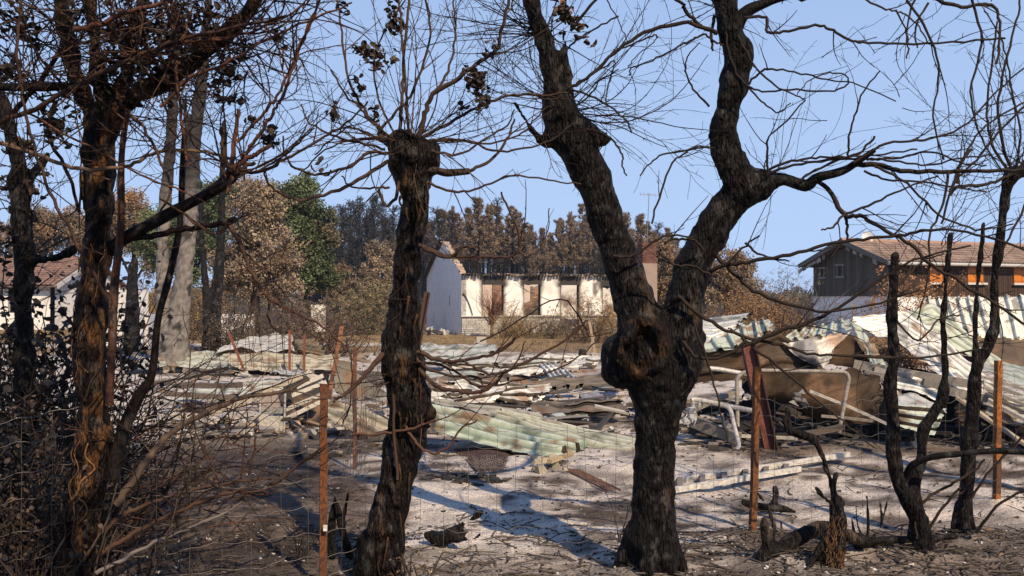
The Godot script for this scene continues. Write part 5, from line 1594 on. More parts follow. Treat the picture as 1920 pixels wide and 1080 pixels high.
	for k in 320:
		var px := rng.randf_range(1300, 1940)
		var dd := rng.randf_range(11.6, 13.6)
		var c := W(px, dd) + Vector3(0, rng.randf_range(0.02, 0.22) * (dd - 10.8) * 0.4, 0)
		if rng.randf() < 0.5:
			mb.lump(c, Vector3(0.12, 0.02, 0.03) * rng.randf_range(0.4, 1.4), Vector3(0, 0.06, 0), Vector3(0.02, 0, 0.09), tone(Color(0.025, 0.020, 0.018), rng.randf_range(0.4, 2.0)), rng)
		else:
			var dv := (rv() * Vector3(1, 0.25, 1)).normalized() * rng.randf_range(0.15, 0.5)
			mb.beam(c - dv, c + dv, rng.randf_range(0.02, 0.07), rng.randf_range(0.015, 0.04), tone(Color(0.045, 0.035, 0.028), rng.randf_range(0.3, 2.2)))
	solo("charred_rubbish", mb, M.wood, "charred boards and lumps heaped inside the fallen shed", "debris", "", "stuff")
	# the ladder on the ground
	var o := thing("ladder", "white ladder lying half buried in ash, right of the double tree", "ladder", G(1420, 890))
	var wh := Color(0.60, 0.57, 0.52)
	var up := Vector3(0, 0.05, 0)
	mb = MB.new(); mb.beam(G(1262, 919) + up, G(1500, 886) + up, 0.035, 0.05, wh); part("rail", mb, M.enamel, o)
	mb = MB.new(); mb.beam(G(1262, 897) + up * 0.6, G(1592, 859) + up * 1.9, 0.035, 0.05, wh); part("rail", mb, M.enamel, o)
	for k in 6:
		var t := k / 6.0
		mb = MB.new()
		var a := G(1262, 919).lerp(G(1500, 886), t + 0.05) + up
		var b := G(1262, 897).lerp(G(1500, 869), t + 0.05) + up
		mb.beam(a, b, 0.05, 0.03, Color(0.22, 0.18, 0.15))
		part("rung", mb, M.wood, o)

# ------------------------------------------------------------------ the flattened sheets and rubble in the middle and on the left
func wreckage() -> void:
	rng.seed = 32
	var green := Color(0.48, 0.545, 0.435)
	var grey := Color(0.46, 0.46, 0.43)
	var beige := Color(0.50, 0.44, 0.33)
	var dun := Color(0.16, 0.125, 0.085)
	var g2 := "flattened sheets on the ash in the middle"
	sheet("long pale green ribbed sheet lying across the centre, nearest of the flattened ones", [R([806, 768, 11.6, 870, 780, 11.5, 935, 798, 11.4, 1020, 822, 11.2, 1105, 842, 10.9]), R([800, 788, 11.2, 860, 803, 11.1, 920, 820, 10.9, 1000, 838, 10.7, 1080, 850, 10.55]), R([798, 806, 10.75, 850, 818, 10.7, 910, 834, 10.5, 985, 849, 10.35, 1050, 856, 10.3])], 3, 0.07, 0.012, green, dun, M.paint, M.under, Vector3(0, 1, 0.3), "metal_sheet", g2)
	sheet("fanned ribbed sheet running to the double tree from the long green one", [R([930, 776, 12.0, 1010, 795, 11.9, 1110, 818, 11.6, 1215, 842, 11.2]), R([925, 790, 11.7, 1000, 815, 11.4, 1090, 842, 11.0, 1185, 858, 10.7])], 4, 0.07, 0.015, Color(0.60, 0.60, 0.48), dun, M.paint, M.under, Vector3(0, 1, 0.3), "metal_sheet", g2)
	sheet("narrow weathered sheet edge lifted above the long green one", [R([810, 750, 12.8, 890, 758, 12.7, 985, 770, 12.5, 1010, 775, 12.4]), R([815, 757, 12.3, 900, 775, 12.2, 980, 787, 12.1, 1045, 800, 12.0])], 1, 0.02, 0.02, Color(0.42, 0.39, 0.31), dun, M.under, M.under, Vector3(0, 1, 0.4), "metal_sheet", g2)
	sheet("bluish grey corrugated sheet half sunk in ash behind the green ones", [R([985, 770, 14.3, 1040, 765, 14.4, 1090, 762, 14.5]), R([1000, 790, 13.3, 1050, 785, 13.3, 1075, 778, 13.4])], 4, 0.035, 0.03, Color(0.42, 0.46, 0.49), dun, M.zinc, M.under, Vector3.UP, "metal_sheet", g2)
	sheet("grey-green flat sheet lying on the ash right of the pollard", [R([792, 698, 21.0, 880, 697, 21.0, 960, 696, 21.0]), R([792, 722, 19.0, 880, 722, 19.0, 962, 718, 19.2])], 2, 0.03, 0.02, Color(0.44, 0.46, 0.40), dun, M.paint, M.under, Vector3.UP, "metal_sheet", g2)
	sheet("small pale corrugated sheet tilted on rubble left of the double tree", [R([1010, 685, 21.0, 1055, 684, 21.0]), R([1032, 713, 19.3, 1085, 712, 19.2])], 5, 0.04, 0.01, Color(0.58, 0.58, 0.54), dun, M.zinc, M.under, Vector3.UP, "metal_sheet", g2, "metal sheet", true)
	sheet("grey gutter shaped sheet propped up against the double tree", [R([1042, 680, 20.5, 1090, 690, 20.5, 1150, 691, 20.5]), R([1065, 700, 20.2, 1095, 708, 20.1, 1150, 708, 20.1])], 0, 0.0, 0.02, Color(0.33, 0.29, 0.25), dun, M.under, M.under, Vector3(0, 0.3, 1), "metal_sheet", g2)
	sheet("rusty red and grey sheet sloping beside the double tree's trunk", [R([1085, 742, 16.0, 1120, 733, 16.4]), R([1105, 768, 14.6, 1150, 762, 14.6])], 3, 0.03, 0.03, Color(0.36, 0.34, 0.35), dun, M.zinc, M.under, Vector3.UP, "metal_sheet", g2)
	# left
	var g3 := "sheets fallen around the left trees"
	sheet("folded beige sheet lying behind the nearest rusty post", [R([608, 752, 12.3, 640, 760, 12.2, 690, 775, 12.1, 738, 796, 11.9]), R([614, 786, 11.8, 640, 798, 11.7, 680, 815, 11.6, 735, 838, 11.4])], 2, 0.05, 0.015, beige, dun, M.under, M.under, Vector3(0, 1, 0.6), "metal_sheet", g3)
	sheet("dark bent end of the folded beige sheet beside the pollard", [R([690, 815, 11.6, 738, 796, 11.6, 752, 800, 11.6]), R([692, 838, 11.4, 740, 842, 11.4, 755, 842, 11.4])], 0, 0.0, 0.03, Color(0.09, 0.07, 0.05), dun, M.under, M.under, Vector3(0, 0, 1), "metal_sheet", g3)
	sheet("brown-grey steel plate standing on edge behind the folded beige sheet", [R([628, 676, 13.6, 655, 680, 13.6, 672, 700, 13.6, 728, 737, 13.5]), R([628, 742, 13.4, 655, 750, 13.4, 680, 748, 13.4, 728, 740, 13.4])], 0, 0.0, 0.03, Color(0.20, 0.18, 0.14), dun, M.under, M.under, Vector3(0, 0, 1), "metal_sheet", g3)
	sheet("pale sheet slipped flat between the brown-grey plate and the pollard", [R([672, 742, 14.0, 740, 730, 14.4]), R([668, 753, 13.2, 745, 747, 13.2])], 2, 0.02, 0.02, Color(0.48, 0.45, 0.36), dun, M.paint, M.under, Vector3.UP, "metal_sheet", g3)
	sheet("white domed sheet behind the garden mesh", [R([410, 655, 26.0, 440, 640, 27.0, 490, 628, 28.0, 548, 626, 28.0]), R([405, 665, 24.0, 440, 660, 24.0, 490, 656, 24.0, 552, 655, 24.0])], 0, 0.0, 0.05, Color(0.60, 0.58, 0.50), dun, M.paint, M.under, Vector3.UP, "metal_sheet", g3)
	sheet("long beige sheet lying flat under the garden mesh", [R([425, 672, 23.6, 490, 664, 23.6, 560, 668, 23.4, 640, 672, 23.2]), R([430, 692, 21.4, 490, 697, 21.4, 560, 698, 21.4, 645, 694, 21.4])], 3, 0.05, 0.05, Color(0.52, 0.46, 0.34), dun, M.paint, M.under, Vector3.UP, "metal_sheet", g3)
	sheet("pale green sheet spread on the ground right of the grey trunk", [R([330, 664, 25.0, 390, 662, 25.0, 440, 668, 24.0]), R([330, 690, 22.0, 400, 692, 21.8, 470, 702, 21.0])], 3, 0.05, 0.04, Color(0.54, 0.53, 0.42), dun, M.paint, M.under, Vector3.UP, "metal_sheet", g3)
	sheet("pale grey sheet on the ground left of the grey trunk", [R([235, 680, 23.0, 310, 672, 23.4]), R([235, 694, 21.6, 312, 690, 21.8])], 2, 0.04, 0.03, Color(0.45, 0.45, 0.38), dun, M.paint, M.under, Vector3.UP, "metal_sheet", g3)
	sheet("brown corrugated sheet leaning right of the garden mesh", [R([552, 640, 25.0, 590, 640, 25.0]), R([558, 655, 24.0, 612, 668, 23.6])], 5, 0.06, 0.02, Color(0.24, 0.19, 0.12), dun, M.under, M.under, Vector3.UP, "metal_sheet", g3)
	# more torn sheets over the flattened plot
	var more := [["crumpled grey sheet behind the cabinet and its rubble", 455, 742, 15.6, 1.1, 0.7, 0], ["pale buckled sheet just left of the brown-grey plate", 600, 704, 18.5, 1.0, 0.8, 1], ["rust-brown sheet curled on the ash right of the pollard's foot branches", 850, 742, 16.6, 1.0, 0.6, 2], ["pale torn sheet between the grey-green flat one and the small corrugated one", 985, 705, 20.0, 1.1, 0.9, 1], ["dark scorched sheet flat on the ash beyond the fanned one", 1050, 748, 16.2, 1.2, 0.7, 2], ["white creased sheet lifted off the ash behind the narrow lifted edge", 900, 744, 15.2, 1.0, 0.6, 1], ["dull grey sheet slumped at the far edge of the plot beside the pollard", 835, 686, 22.5, 1.4, 1.2, 0], ["small silver sheet on end near the small black drum", 1065, 678, 23.0, 0.7, 0.6, 1], ["brown sheet scrap standing up left of the garden mesh", 395, 705, 20.0, 0.8, 0.6, 2], ["crumpled pale sheet right of the folded beige one, under the pollard", 830, 758, 14.0, 0.8, 0.5, 1], ["thin buckled strip across the ash in front of the concrete block", 930, 690, 22.0, 1.5, 0.6, 0], ["blackened curled sheet beside the rust-brown board at the double tree", 1090, 780, 13.4, 0.7, 0.5, 2]]
	for m in more:
		var c := P(m[1], m[2], m[3])
		c.y = ground_h(c.x, c.z) + 0.05
		var a := rng.randf_range(-0.7, 0.7)
		var ex := Vector3(cos(a), rng.randf_range(-0.08, 0.12), sin(a)) * float(m[4])
		var ey := Vector3(-sin(a), rng.randf_range(0.08, 0.4), -cos(a)) * float(m[5])
		var fold := Vector3(0, rng.randf_range(0.08, 0.3), 0)
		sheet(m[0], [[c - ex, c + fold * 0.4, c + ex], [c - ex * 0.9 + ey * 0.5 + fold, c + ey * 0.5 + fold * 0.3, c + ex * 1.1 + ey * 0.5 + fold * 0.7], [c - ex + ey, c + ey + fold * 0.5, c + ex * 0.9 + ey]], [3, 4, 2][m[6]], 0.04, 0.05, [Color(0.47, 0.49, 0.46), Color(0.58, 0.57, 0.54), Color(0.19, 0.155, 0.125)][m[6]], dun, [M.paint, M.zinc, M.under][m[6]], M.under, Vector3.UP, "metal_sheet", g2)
	sheet("added dark backing panel standing behind the slatted rack", [R([528, 712, 13.4, 570, 702, 13.4, 618, 700, 13.4]), R([528, 796, 13.1, 570, 796, 13.1, 618, 796, 13.1])], 0, 0.0, 0.04, Color(0.035, 0.028, 0.024), Color(0.03, 0.025, 0.02), M.under, M.under, Vector3(0, 0.2, 1), "metal_sheet", g3)  # added as a dark backing so the pale slats stand out
	# slatted rack, cabinet, timbers
	var o := thing("slatted_rack", "white wooden slatted rack tilted against the folded beige sheet", "rack", W(570, 12.6))
	var wh := Color(0.62, 0.58, 0.50)
	for s in [[538, 784, 612, 748], [536, 768, 606, 738], [546, 742, 612, 716], [556, 726, 606, 704]]:
		var mb := MB.new()
		mb.beam(P(s[0], s[1], 12.6), P(s[2], s[3], 12.7), 0.02, 0.05, tone(wh, rng.randf_range(0.8, 1.1)))
		part("slat", mb, M.wood, o)
	var ra := MB.new()
	ra.beam(P(575, 697, 12.75), P(612, 726, 12.75), 0.05, 0.07, wh)
	part("rail", ra, M.wood, o)
	o = thing("cabinet", "burnt out white metal cabinet with a hinged lid standing in the rubble", "cabinet", W(510, 12.5))
	var ca := Color(0.52, 0.49, 0.42)
	for s in [[488, 745, 488, 812, 0.02], [535, 738, 533, 812, 0.02]]:
		var mb := MB.new(); mb.beam(P(s[0], s[1], 12.4), P(s[2], s[3], 12.4), s[4], 0.02, ca); part("frame", mb, M.enamel, o)
	var fr := MB.new()
	fr.q(P(490, 780, 12.42), P(531, 780, 12.42), P(531, 808, 12.42), P(490, 808, 12.42), Vector3(0, 0, 1), ca)
	fr.q(P(490, 780, 12.44), P(531, 780, 12.44), P(531, 808, 12.44), P(490, 808, 12.44), Vector3(0, 0, -1), ca)
	part("front_panel", fr, M.enamel, o)
	fr = MB.new()
	fr.beam(P(489, 768, 12.45), P(532, 769, 12.45), 0.05, 0.08, Color(0.30, 0.28, 0.25)); part("tray", fr, M.enamel, o)
	fr = MB.new()
	fr.q(P(490, 742, 12.6), P(520, 738, 12.7), P(528, 764, 12.5), P(491, 764, 12.5), Vector3(0, 0.3, 1), Color(0.28, 0.23, 0.19))
	fr.q(P(520, 738, 12.7), P(534, 738, 12.45), P(533, 800, 12.45), P(528, 764, 12.5), Vector3(-1, 0, 1), Color(0.20, 0.17, 0.15))
	part("lid", fr, M.enamel, o)
	plank("timber", "long pale scorched timber sloping up to the slatted rack", "timber", P(390, 778, 12.2), P(565, 704, 12.9), 0.07, 0.07, Color(0.46, 0.40, 0.31))
	plank("timber", "thick weathered plank lying in front of the cabinet", "timber", P(474, 826, 11.7), P(572, 826, 11.7), 0.22, 0.055, Color(0.24, 0.20, 0.16))
	plank("timber", "charred beam on the ground behind the rubble and cabinet", "timber", P(340, 722, 15.0), P(455, 722, 15.2), 0.14, 0.07, Color(0.11, 0.085, 0.07))
	plank("timber", "burnt brown board lying beyond the white rubble, left of the cabinet", "timber", P(310, 738, 14.4), P(440, 745, 14.4), 0.14, 0.06, Color(0.15, 0.11, 0.085))
	plank("timber", "pale roof board flat on the ash in the middle distance", "timber", P(930, 722, 18.7), P(1000, 720, 18.8), 0.14, 0.04, Color(0.34, 0.27, 0.19))
	plank("timber", "second roof board on the ash beside the pale one", "timber", P(950, 730, 18.0), P(1005, 727, 18.1), 0.12, 0.04, Color(0.30, 0.23, 0.16))
	plank("timber", "brown board lying on the ash right beside the double tree", "timber", P(1112, 771, 13.9), P(1185, 775, 13.8), 0.12, 0.04, Color(0.25, 0.20, 0.15))
	plank("timber", "pale lath leaning on the scrap left of the double tree's trunk", "timber", P(1130, 760, 14.2), P(1158, 745, 14.4), 0.03, 0.03, Color(0.45, 0.38, 0.28))
	# rubble of broken tiles and plaster round the cabinet
	for k in 120:
		var px := rng.randf_range(325, 585)
		var dd := rng.randf_range(11.7, 14.0)
		var c := W(px, dd) + Vector3(0, 0.035 + rng.randf() * 0.06, 0)
		var mb := MB.new()
		var a := rng.randf() * TAU
		var s := 0.035 + 0.13 * pow(rng.randf(), 2.0)
		var hue := rng.randi() % 5
		var col: Color = [Color(0.56, 0.50, 0.42), Color(0.60, 0.56, 0.50), Color(0.45, 0.30, 0.22), Color(0.50, 0.40, 0.30), Color(0.30, 0.27, 0.25)][hue]
		var what: String = "%s %s of rubble %s" % [["cream", "whitish", "terracotta", "tan", "grey"][hue], "crumb" if s < 0.06 else ("chunk" if s < 0.11 else "slab"), "lying left of the cabinet, under the long branch" if px < 430.0 else ("close beside the cabinet's left side" if px < 487.0 else ("in front of the cabinet" if dd < 12.4 else ("behind the cabinet" if px < 535.0 else "between the cabinet and the near post")))]
		mb.lump(c, Vector3(cos(a), 0.15, sin(a)) * s, Vector3(0, s * rng.randf_range(0.2, 0.45), 0), Vector3(-sin(a), 0.1, cos(a)) * s * rng.randf_range(0.4, 0.8), tone(col, rng.randf_range(0.75, 1.1)), rng)
		solo("rubble_chunk", mb, M.stone, what, "rubble", "chunks of rubble around the cabinet")
	# broken pots by the green sheet
	for k in 16:
		var c := G(rng.randf_range(1000, 1065), rng.randf_range(862, 886)) + Vector3(0, 0.04, 0)
		var mb := MB.new()
		var a := rng.randf() * TAU
		var s := rng.randf_range(0.03, 0.09)
		mb.lump(c, Vector3(cos(a), rng.randf_range(-0.3, 0.4), sin(a)) * s, Vector3(0, s * 0.5, 0), Vector3(-sin(a), 0.1, cos(a)) * s * 0.6, tone(Color(0.60, 0.52, 0.38), rng.randf_range(0.7, 1.05)), rng)
		solo("rubble_chunk", mb, M.stone, "cream fragment in the little pile at the front edge of the long green sheet", "rubble", "cream fragments by the green sheet")
	plank("timber", "yellowish stick lying with the cream fragments", "timber", G(1030, 880) + Vector3(0, 0.09, 0), G(1072, 868) + Vector3(0, 0.08, 0), 0.05, 0.04, Color(0.50, 0.38, 0.22))
	# the rusty grate of expanded metal and the bent spring strip
	o = thing("metal_grate", "rusty expanded metal grate lying against the long green sheet", "grate", G(920, 880))
	var gr := MB.new()
	var c0 := P(852, 843, 11.0)
	var c1 := P(935, 838, 10.7)
	var c2 := P(985, 866, 10.3)
	var c3 := P(905, 892, 9.35)
	var rust := Color(0.13, 0.075, 0.065)
	for k in 24:
		var t := (k + 0.5) / 24.0
		for way in 2:
			var a := c0.lerp(c3, t) if way == 0 else c0.lerp(c1, t)
			var b := c1.lerp(c2, t) if way == 0 else c3.lerp(c2, t)
			var pts := PackedVector3Array()
			var rad := PackedFloat32Array()
			for i in 9:
				var q := a.lerp(b, i / 8.0)
				q.y += 0.05 * sin(PI * t) * sin(PI * i / 8.0)
				pts.append(q); rad.append(0.0045)
			gr.tube(pts, rad, 4, rust, tone(rust, 0.7))
	part("mesh_panel", gr, M.rust, o)
	for e in [[c0, c1], [c1, c2], [c2, c3], [c3, c0]]:
		var mb := MB.new(); mb.beam(e[0], e[1], 0.018, 0.018, tone(rust, 0.8)); part("frame", mb, M.rust, o)
	var sp := MB.new()
	var e0 := G(1072, 880) + Vector3(0, 0.02, 0)
	var e1 := G(1152, 911) + Vector3(0, 0.02, 0)
	var sd := (e1 - e0).normalized().cross(Vector3.UP) * 0.06
	sp.beam(e0 + sd, e1 + sd, 0.012, 0.012, Color(0.15, 0.08, 0.06))
	sp.beam(e0 - sd, e1 - sd, 0.012, 0.012, Color(0.15, 0.08, 0.06))
	for k in 24:
		var m := e0.lerp(e1, (k + 0.5) / 24.0) + Vector3(0, 0.01, 0)
		sp.beam(m + sd, m - sd + (e1 - e0) * 0.02, 0.007, 0.007, Color(0.15, 0.08, 0.06))
	solo("wire_lattice", sp, M.rust, "narrow rusty wire lattice lying on the ash right of the cream fragments", "lattice")
	# blackened heaps
	var heaps := [[870, 905, 0.30, 0.09, "black heap of burnt scraps below the rusty grate"], [690, 840, 0.35, 0.10, "burnt heap of wire and ash behind the pollard"], [1010, 760, 0.55, 0.10, "dark charred heap on the ash left of the double tree"], [940, 738, 0.6, 0.08, "rust-brown strip of burnt scraps in the middle distance"], [1395, 835, 0.5, 0.06, "low burnt scraps at the steel channel's foot"], [1590, 828, 0.7, 0.06, "charred turf clods in front of the brown sheet"], [1840, 835, 0.6, 0.07, "charred clods in front of the last post"], [600, 860, 0.3, 0.08, "burnt tufts and wire at the foot of the near post"], [1130, 830, 0.35, 0.05, "black crumbs under the fanned sheet's end"], [350, 800, 0.5, 0.08, "grey ash and scraps at the left end of the rubble"]]
	for h in heaps:
		var c := G(h[0], h[1])
		var mb := MB.new()
		for k in 70:
			var r := sqrt(rng.randf()) * float(h[2])
			var an := rng.randf() * TAU
			var p := c + Vector3(cos(an) * r * 1.4, 0, sin(an) * r)
			p.y = ground_h(p.x, p.z) + float(h[3]) * maxf(0.0, 1.0 - r / float(h[2])) * rng.randf()
			var s := rng.randf_range(0.012, 0.05)
			var col := tone(Color(0.045, 0.038, 0.033) if rng.randf() < 0.75 else Color(0.22, 0.18, 0.15), rng.randf_range(0.5, 1.6))
			if rng.randf() < 0.3:
				twig(mb, p, (rv() * Vector3(1, 0.5, 1)).normalized(), rng.randf_range(0.1, 0.35), 0.004, 0, col)
			else:
				mb.lump(p, Vector3(s * 1.5, 0, s * 0.4), Vector3(0, s * 0.6, 0), Vector3(-s * 0.3, 0, s), col, rng)
		solo("burnt_scraps", mb, M.chip, h[4], "debris", "", "stuff")
	# paler litter over the middle ground
	var mb2 := MB.new()
	for k in 1500:
		var dd := 12.0 + 16.0 * pow(rng.randf(), 1.3)
		var px := rng.randf_range(300, 1300)
		if nz2.get_noise_2d(px * 4.0, dd * 90.0) < -0.16: continue
		var c := W(px, dd) + Vector3(0, 0.02 + maxf(0.0, nz.get_noise_2d(px * 5.0, dd * 70.0)) * 0.35 * rng.randf(), 0)
		var s := 0.025 + 0.13 * pow(rng.randf(), 2.0)
		var a := rng.randf() * TAU
		var col: Color = [Color(0.52, 0.48, 0.43), Color(0.10, 0.085, 0.075), Color(0.06, 0.05, 0.045), Color(0.30, 0.21, 0.14), Color(0.36, 0.34, 0.33)][rng.randi() % 5]
		mb2.lump(c, Vector3(cos(a), 0.1, sin(a)) * s, Vector3(0, s * 0.35, 0), Vector3(-sin(a), 0, cos(a)) * s * 0.5, tone(col, rng.randf_range(0.7, 1.2)), rng)
		if k % 6 == 0:
			var dv := Vector3(cos(a), 0.03, sin(a)) * rng.randf_range(0.2, 0.7)
			mb2.beam(c - dv, c + dv + Vector3(0, rng.randf() * 0.12, 0), rng.randf_range(0.03, 0.12), 0.03, tone(col, 0.9), rng.randf_range(-0.6, 0.6))
	solo("wreck_litter", mb2, M.stone, "small broken pieces strewn over the flattened plot", "debris", "", "stuff")
	# small upright things behind
	var bl := MB.new()
	var bp := W(903, 31.0)
	bl.box(bp + Vector3(0, 0.22, 0), Vector3(0.13, 0, 0.03), Vector3(0, 0.24, 0), Vector3(-0.02, 0, 0.09), Color(0.58, 0.52, 0.43))
	bl.box(bp + Vector3(-0.19, 0.17, 0), Vector3(0.05, 0, 0), Vector3(0, 0.18, 0), Vector3(0, 0, 0.08), Color(0.30, 0.25, 0.20))
	solo("concrete_block", bl, M.stone, "small upright concrete block on the ash in front of the white house", "block")
	bl = MB.new()
	var bq := W(1092, 24.5)
	bl.tube(PackedVector3Array([bq, bq + Vector3(0, 0.3, 0), bq + Vector3(0, 0.42, 0)]), PackedFloat32Array([0.10, 0.11, 0.08]), 10, Color(0.02, 0.02, 0.02), Color(0.02, 0.02, 0.02), true)
	solo("black_barrel", bl, M.rust, "small black drum standing in the yard left of the double tree", "drum")
	bl = MB.new()
	bl.beam(W(1117, 28.0), W(1117, 28.0) + Vector3(-0.18, 1.0, 0), 0.07, 0.05, Color(0.40, 0.30, 0.20))
	solo("timber", bl, M.wood, "tan stake leaning in the straw left of the double tree", "timber")
	bl = MB.new()
	bl.beam(W(1100, 27.0), W(1112, 27.0) + Vector3(0.02, 0.62, 0), 0.06, 0.05, Color(0.36, 0.28, 0.20))
	solo("timber", bl, M.wood, "shorter tan stake beside the leaning one left of the double tree", "timber")

# ------------------------------------------------------------------ walls with openings
# a wall from O along U, T thick towards IN; HOLES are [u0, u1, y0, y1]; TOP(u) its height; COL(u, y) its colour
func wall_mesh(o: Vector3, u: Vector3, inn: Vector3, length: float, t: float, holes: Array, top: Callable, col: Callable, inside: Color, cell := 0.125, reveal := 0.8) -> MB:
	var mb := MB.new()
	var us := PackedFloat32Array()
	var ys := PackedFloat32Array()
	var m := int(round(length / cell))
	for i in m + 1: us.append(length * i / m)
	for h in holes:
		us.append(h[0]); us.append(h[1]); ys.append(h[2]); ys.append(h[3])
	var hmax := 0.0
	for x in us: hmax = maxf(hmax, top.call(x))
	for i in int(hmax / cell) + 2: ys.append(i * cell)
	us.sort(); ys.sort()
	var solid := func(i: int, j: int) -> bool:
		if i < 0 or j < 0 or i >= us.size() - 1 or j >= ys.size() - 1: return false
		var cu := (us[i] + us[i + 1]) * 0.5
		var cy := (ys[j] + ys[j + 1]) * 0.5
		if ys[j] >= minf(top.call(us[i]), top.call(us[i + 1])) - 0.002: return false
		for h in holes:
			if cu > h[0] and cu < h[1] and cy > h[2] and cy < h[3]: return false
		return true
	for i in us.size() - 1:
		if us[i + 1] - us[i] < 0.002: continue
		for j in ys.size() - 1:
			if ys[j + 1] - ys[j] < 0.002 or not solid.call(i, j): continue
			var t0: float = top.call(us[i])
			var t1: float = top.call(us[i + 1])
			var a := o + u * us[i] + Vector3.UP * ys[j]
			var b := o + u * us[i + 1] + Vector3.UP * ys[j]
			var c := o + u * us[i + 1] + Vector3.UP * minf(ys[j + 1], t1)
			var d := o + u * us[i] + Vector3.UP * minf(ys[j + 1], t0)
			mb.quad(a, b, c, d, -inn, col.call(us[i], ys[j]), col.call(us[i + 1], ys[j]), col.call(us[i + 1], ys[j + 1]), col.call(us[i], ys[j + 1]))
			var k := inn * t
			mb.q(a + k, b + k, c + k, d + k, inn, inside)
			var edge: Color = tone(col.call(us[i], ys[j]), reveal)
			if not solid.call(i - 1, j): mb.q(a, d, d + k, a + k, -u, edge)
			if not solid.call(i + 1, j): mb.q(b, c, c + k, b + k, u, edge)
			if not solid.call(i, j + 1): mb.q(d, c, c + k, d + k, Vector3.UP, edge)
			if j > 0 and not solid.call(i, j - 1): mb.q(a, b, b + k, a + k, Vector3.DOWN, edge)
	return mb

func white_house() -> void:
	rng.seed = 41
	var o := thing("gutted_house", "roofless white house with sooted window openings, burnt out in the middle distance", "house", W(865, 45.3))
	var z0 := o.position
	z0.y = -0.05
	var th := deg_to_rad(20.0)
	var u := Vector3(cos(th), 0, -sin(th))       # along the front, away to the right
	var g := Vector3(-sin(th), 0, -cos(th))      # along the gable, away to the left
	var holes := [[1.02, 2.02, 0.92, 2.34], [3.05, 3.85, 0.92, 2.36], [4.92, 5.82, 0.02, 2.34], [7.08, 7.95, 0.92, 2.3]]
	var wht := Color(0.84, 0.79, 0.73)
	var soot_or_shade := func(x: float, y: float) -> Color:
		var s := 0.0
		for h in holes:
			var dx: float = maxf(maxf(h[0] - x, x - h[1]), 0.0)
			var dy: float = y - h[3]
			var n := nz2.get_noise_2d(x * 110.0, y * 90.0)
			if dy > -0.1:
				s = maxf(s, (1.0 - dx / (0.25 + dy * 0.5 + n * 0.3)) * (1.0 - dy * 0.9) * 1.5)
			elif y > h[2] - 0.1:
				s = maxf(s, 1.0 - dx / (0.10 + 0.10 * (y - h[2]) / 1.5 + n * 0.14))
		s = maxf(s, smoothstep(2.5, 2.8, y + nz.get_noise_2d(x * 90.0, 5.0) * 0.35) * 0.6)
		s = maxf(s, smoothstep(0.35, 0.0, x + nz.get_noise_2d(y * 60.0, 9.0) * 0.3) * smoothstep(1.4, 2.4, y) * 0.5)
		if x > 6.3: s = maxf(s, smoothstep(0.15, 0.4, nz2.get_noise_2d(x * 130.0, y * 60.0)) * 0.8)
		var c := mixc(wht, Color(0.018, 0.015, 0.013), clampf(s, 0, 1) * 0.97)
		return mixc(c, tone(c, 0.8), smoothstep(0.1, 0.5, nz2.get_noise_2d(x * 70.0 + 40.0, y * 50.0)))
	var front_top := func(x: float) -> float:
		return 2.76 + 0.05 * nz2.get_noise_1d(x * 160.0)
	part("front_wall", wall_mesh(z0, u, g, 9.2, 0.24, holes, front_top, soot_or_shade, Color(0.10, 0.085, 0.075), 0.1, 0.25), M.plaster, o)
	var gable := func(x: float) -> float:
		return 2.78 + 1.68 * (1.0 - absf(x - 3.0) / 3.0)
	var gc := func(x: float, y: float) -> Color:
		var c := mixc(Color(0.82, 0.79, 0.76), Color(0.72, 0.69, 0.66), smoothstep(0.15, 0.6, nz.get_noise_2d(x * 60.0, y * 40.0)))
		if absf(x - 1.9) < 0.1 and absf(y - 1.55 + nz2.get_noise_1d(x * 300.0) * 0.2) < 0.24: c = Color(0.16, 0.12, 0.09)
		return c
	part("gable_wall", wall_mesh(z0 + g * 0.0 - u * 0.003, g, u, 6.0, 0.24, [], gable, gc, Color(0.30, 0.27, 0.25), 0.1), M.plaster, o)
	var back := func(x: float) -> float:
		return 2.55 + 0.3 * nz2.get_noise_1d(x * 90.0 + 50.0)
	var bc := func(x: float, y: float) -> Color:
		return mixc(Color(0.40, 0.33, 0.28), Color(0.04, 0.033, 0.028), smoothstep(-0.8, -0.15, nz2.get_noise_2d(x * 60.0, y * 60.0)))
	part("back_wall", wall_mesh(z0 + g * 6.0 + u * 9.2, -u, -g, 9.2, 0.24, [[2.2, 3.2, 0.9, 2.1]], back, bc, Color(0.55, 0.45, 0.37), 0.25), M.plaster, o)
	var inner := func(x: float) -> float:
		return 2.4 + 0.25 * nz2.get_noise_1d(x * 140.0 + 90.0) - (0.9 if x > 1.2 and x < 2.0 else 0.0)
	# an inner partition of bare brick behind the middle window, bricks laid course by course
	var pa := z0 + g * 2.6 + u * 2.4
	part("inner_wall", wall_mesh(pa, u, g, 3.0, 0.10, [], inner, func(_x: float, _y: float) -> Color: return Color(0.19, 0.145, 0.11), Color(0.3, 0.25, 0.2), 0.2), M.plaster, o)
	var br := MB.new()
	for j in 30:
		for i in 13:
			var x := i * 0.23 + (0.115 if j % 2 else 0.0)
			var y := j * 0.078
			if x > 2.9 or y > float(inner.call(x)) - 0.06 or rng.randf() < 0.05: continue
			var col := mixc(Color(0.44, 0.26, 0.17), Color(0.50, 0.43, 0.37), smoothstep(0.1, 0.3, nz2.get_noise_2d(x * 80.0, y * 80.0)))
			col = mixc(col, Color(0.05, 0.04, 0.034), smoothstep(1.75, 1.25, y + nz2.get_noise_1d(x * 100.0) * 0.4) * 0.85)
			br.box(pa + u * (x + 0.1) + Vector3.UP * (y + 0.035) - g * rng.randf_range(0.008, 0.018), u * 0.103, Vector3(0, 0.031, 0), g * 0.012, tone(col, rng.randf_range(0.7, 1.15)))
	part("brickwork", br, M.stone, o, "stuff")
	var pw := pa + u * 2.9
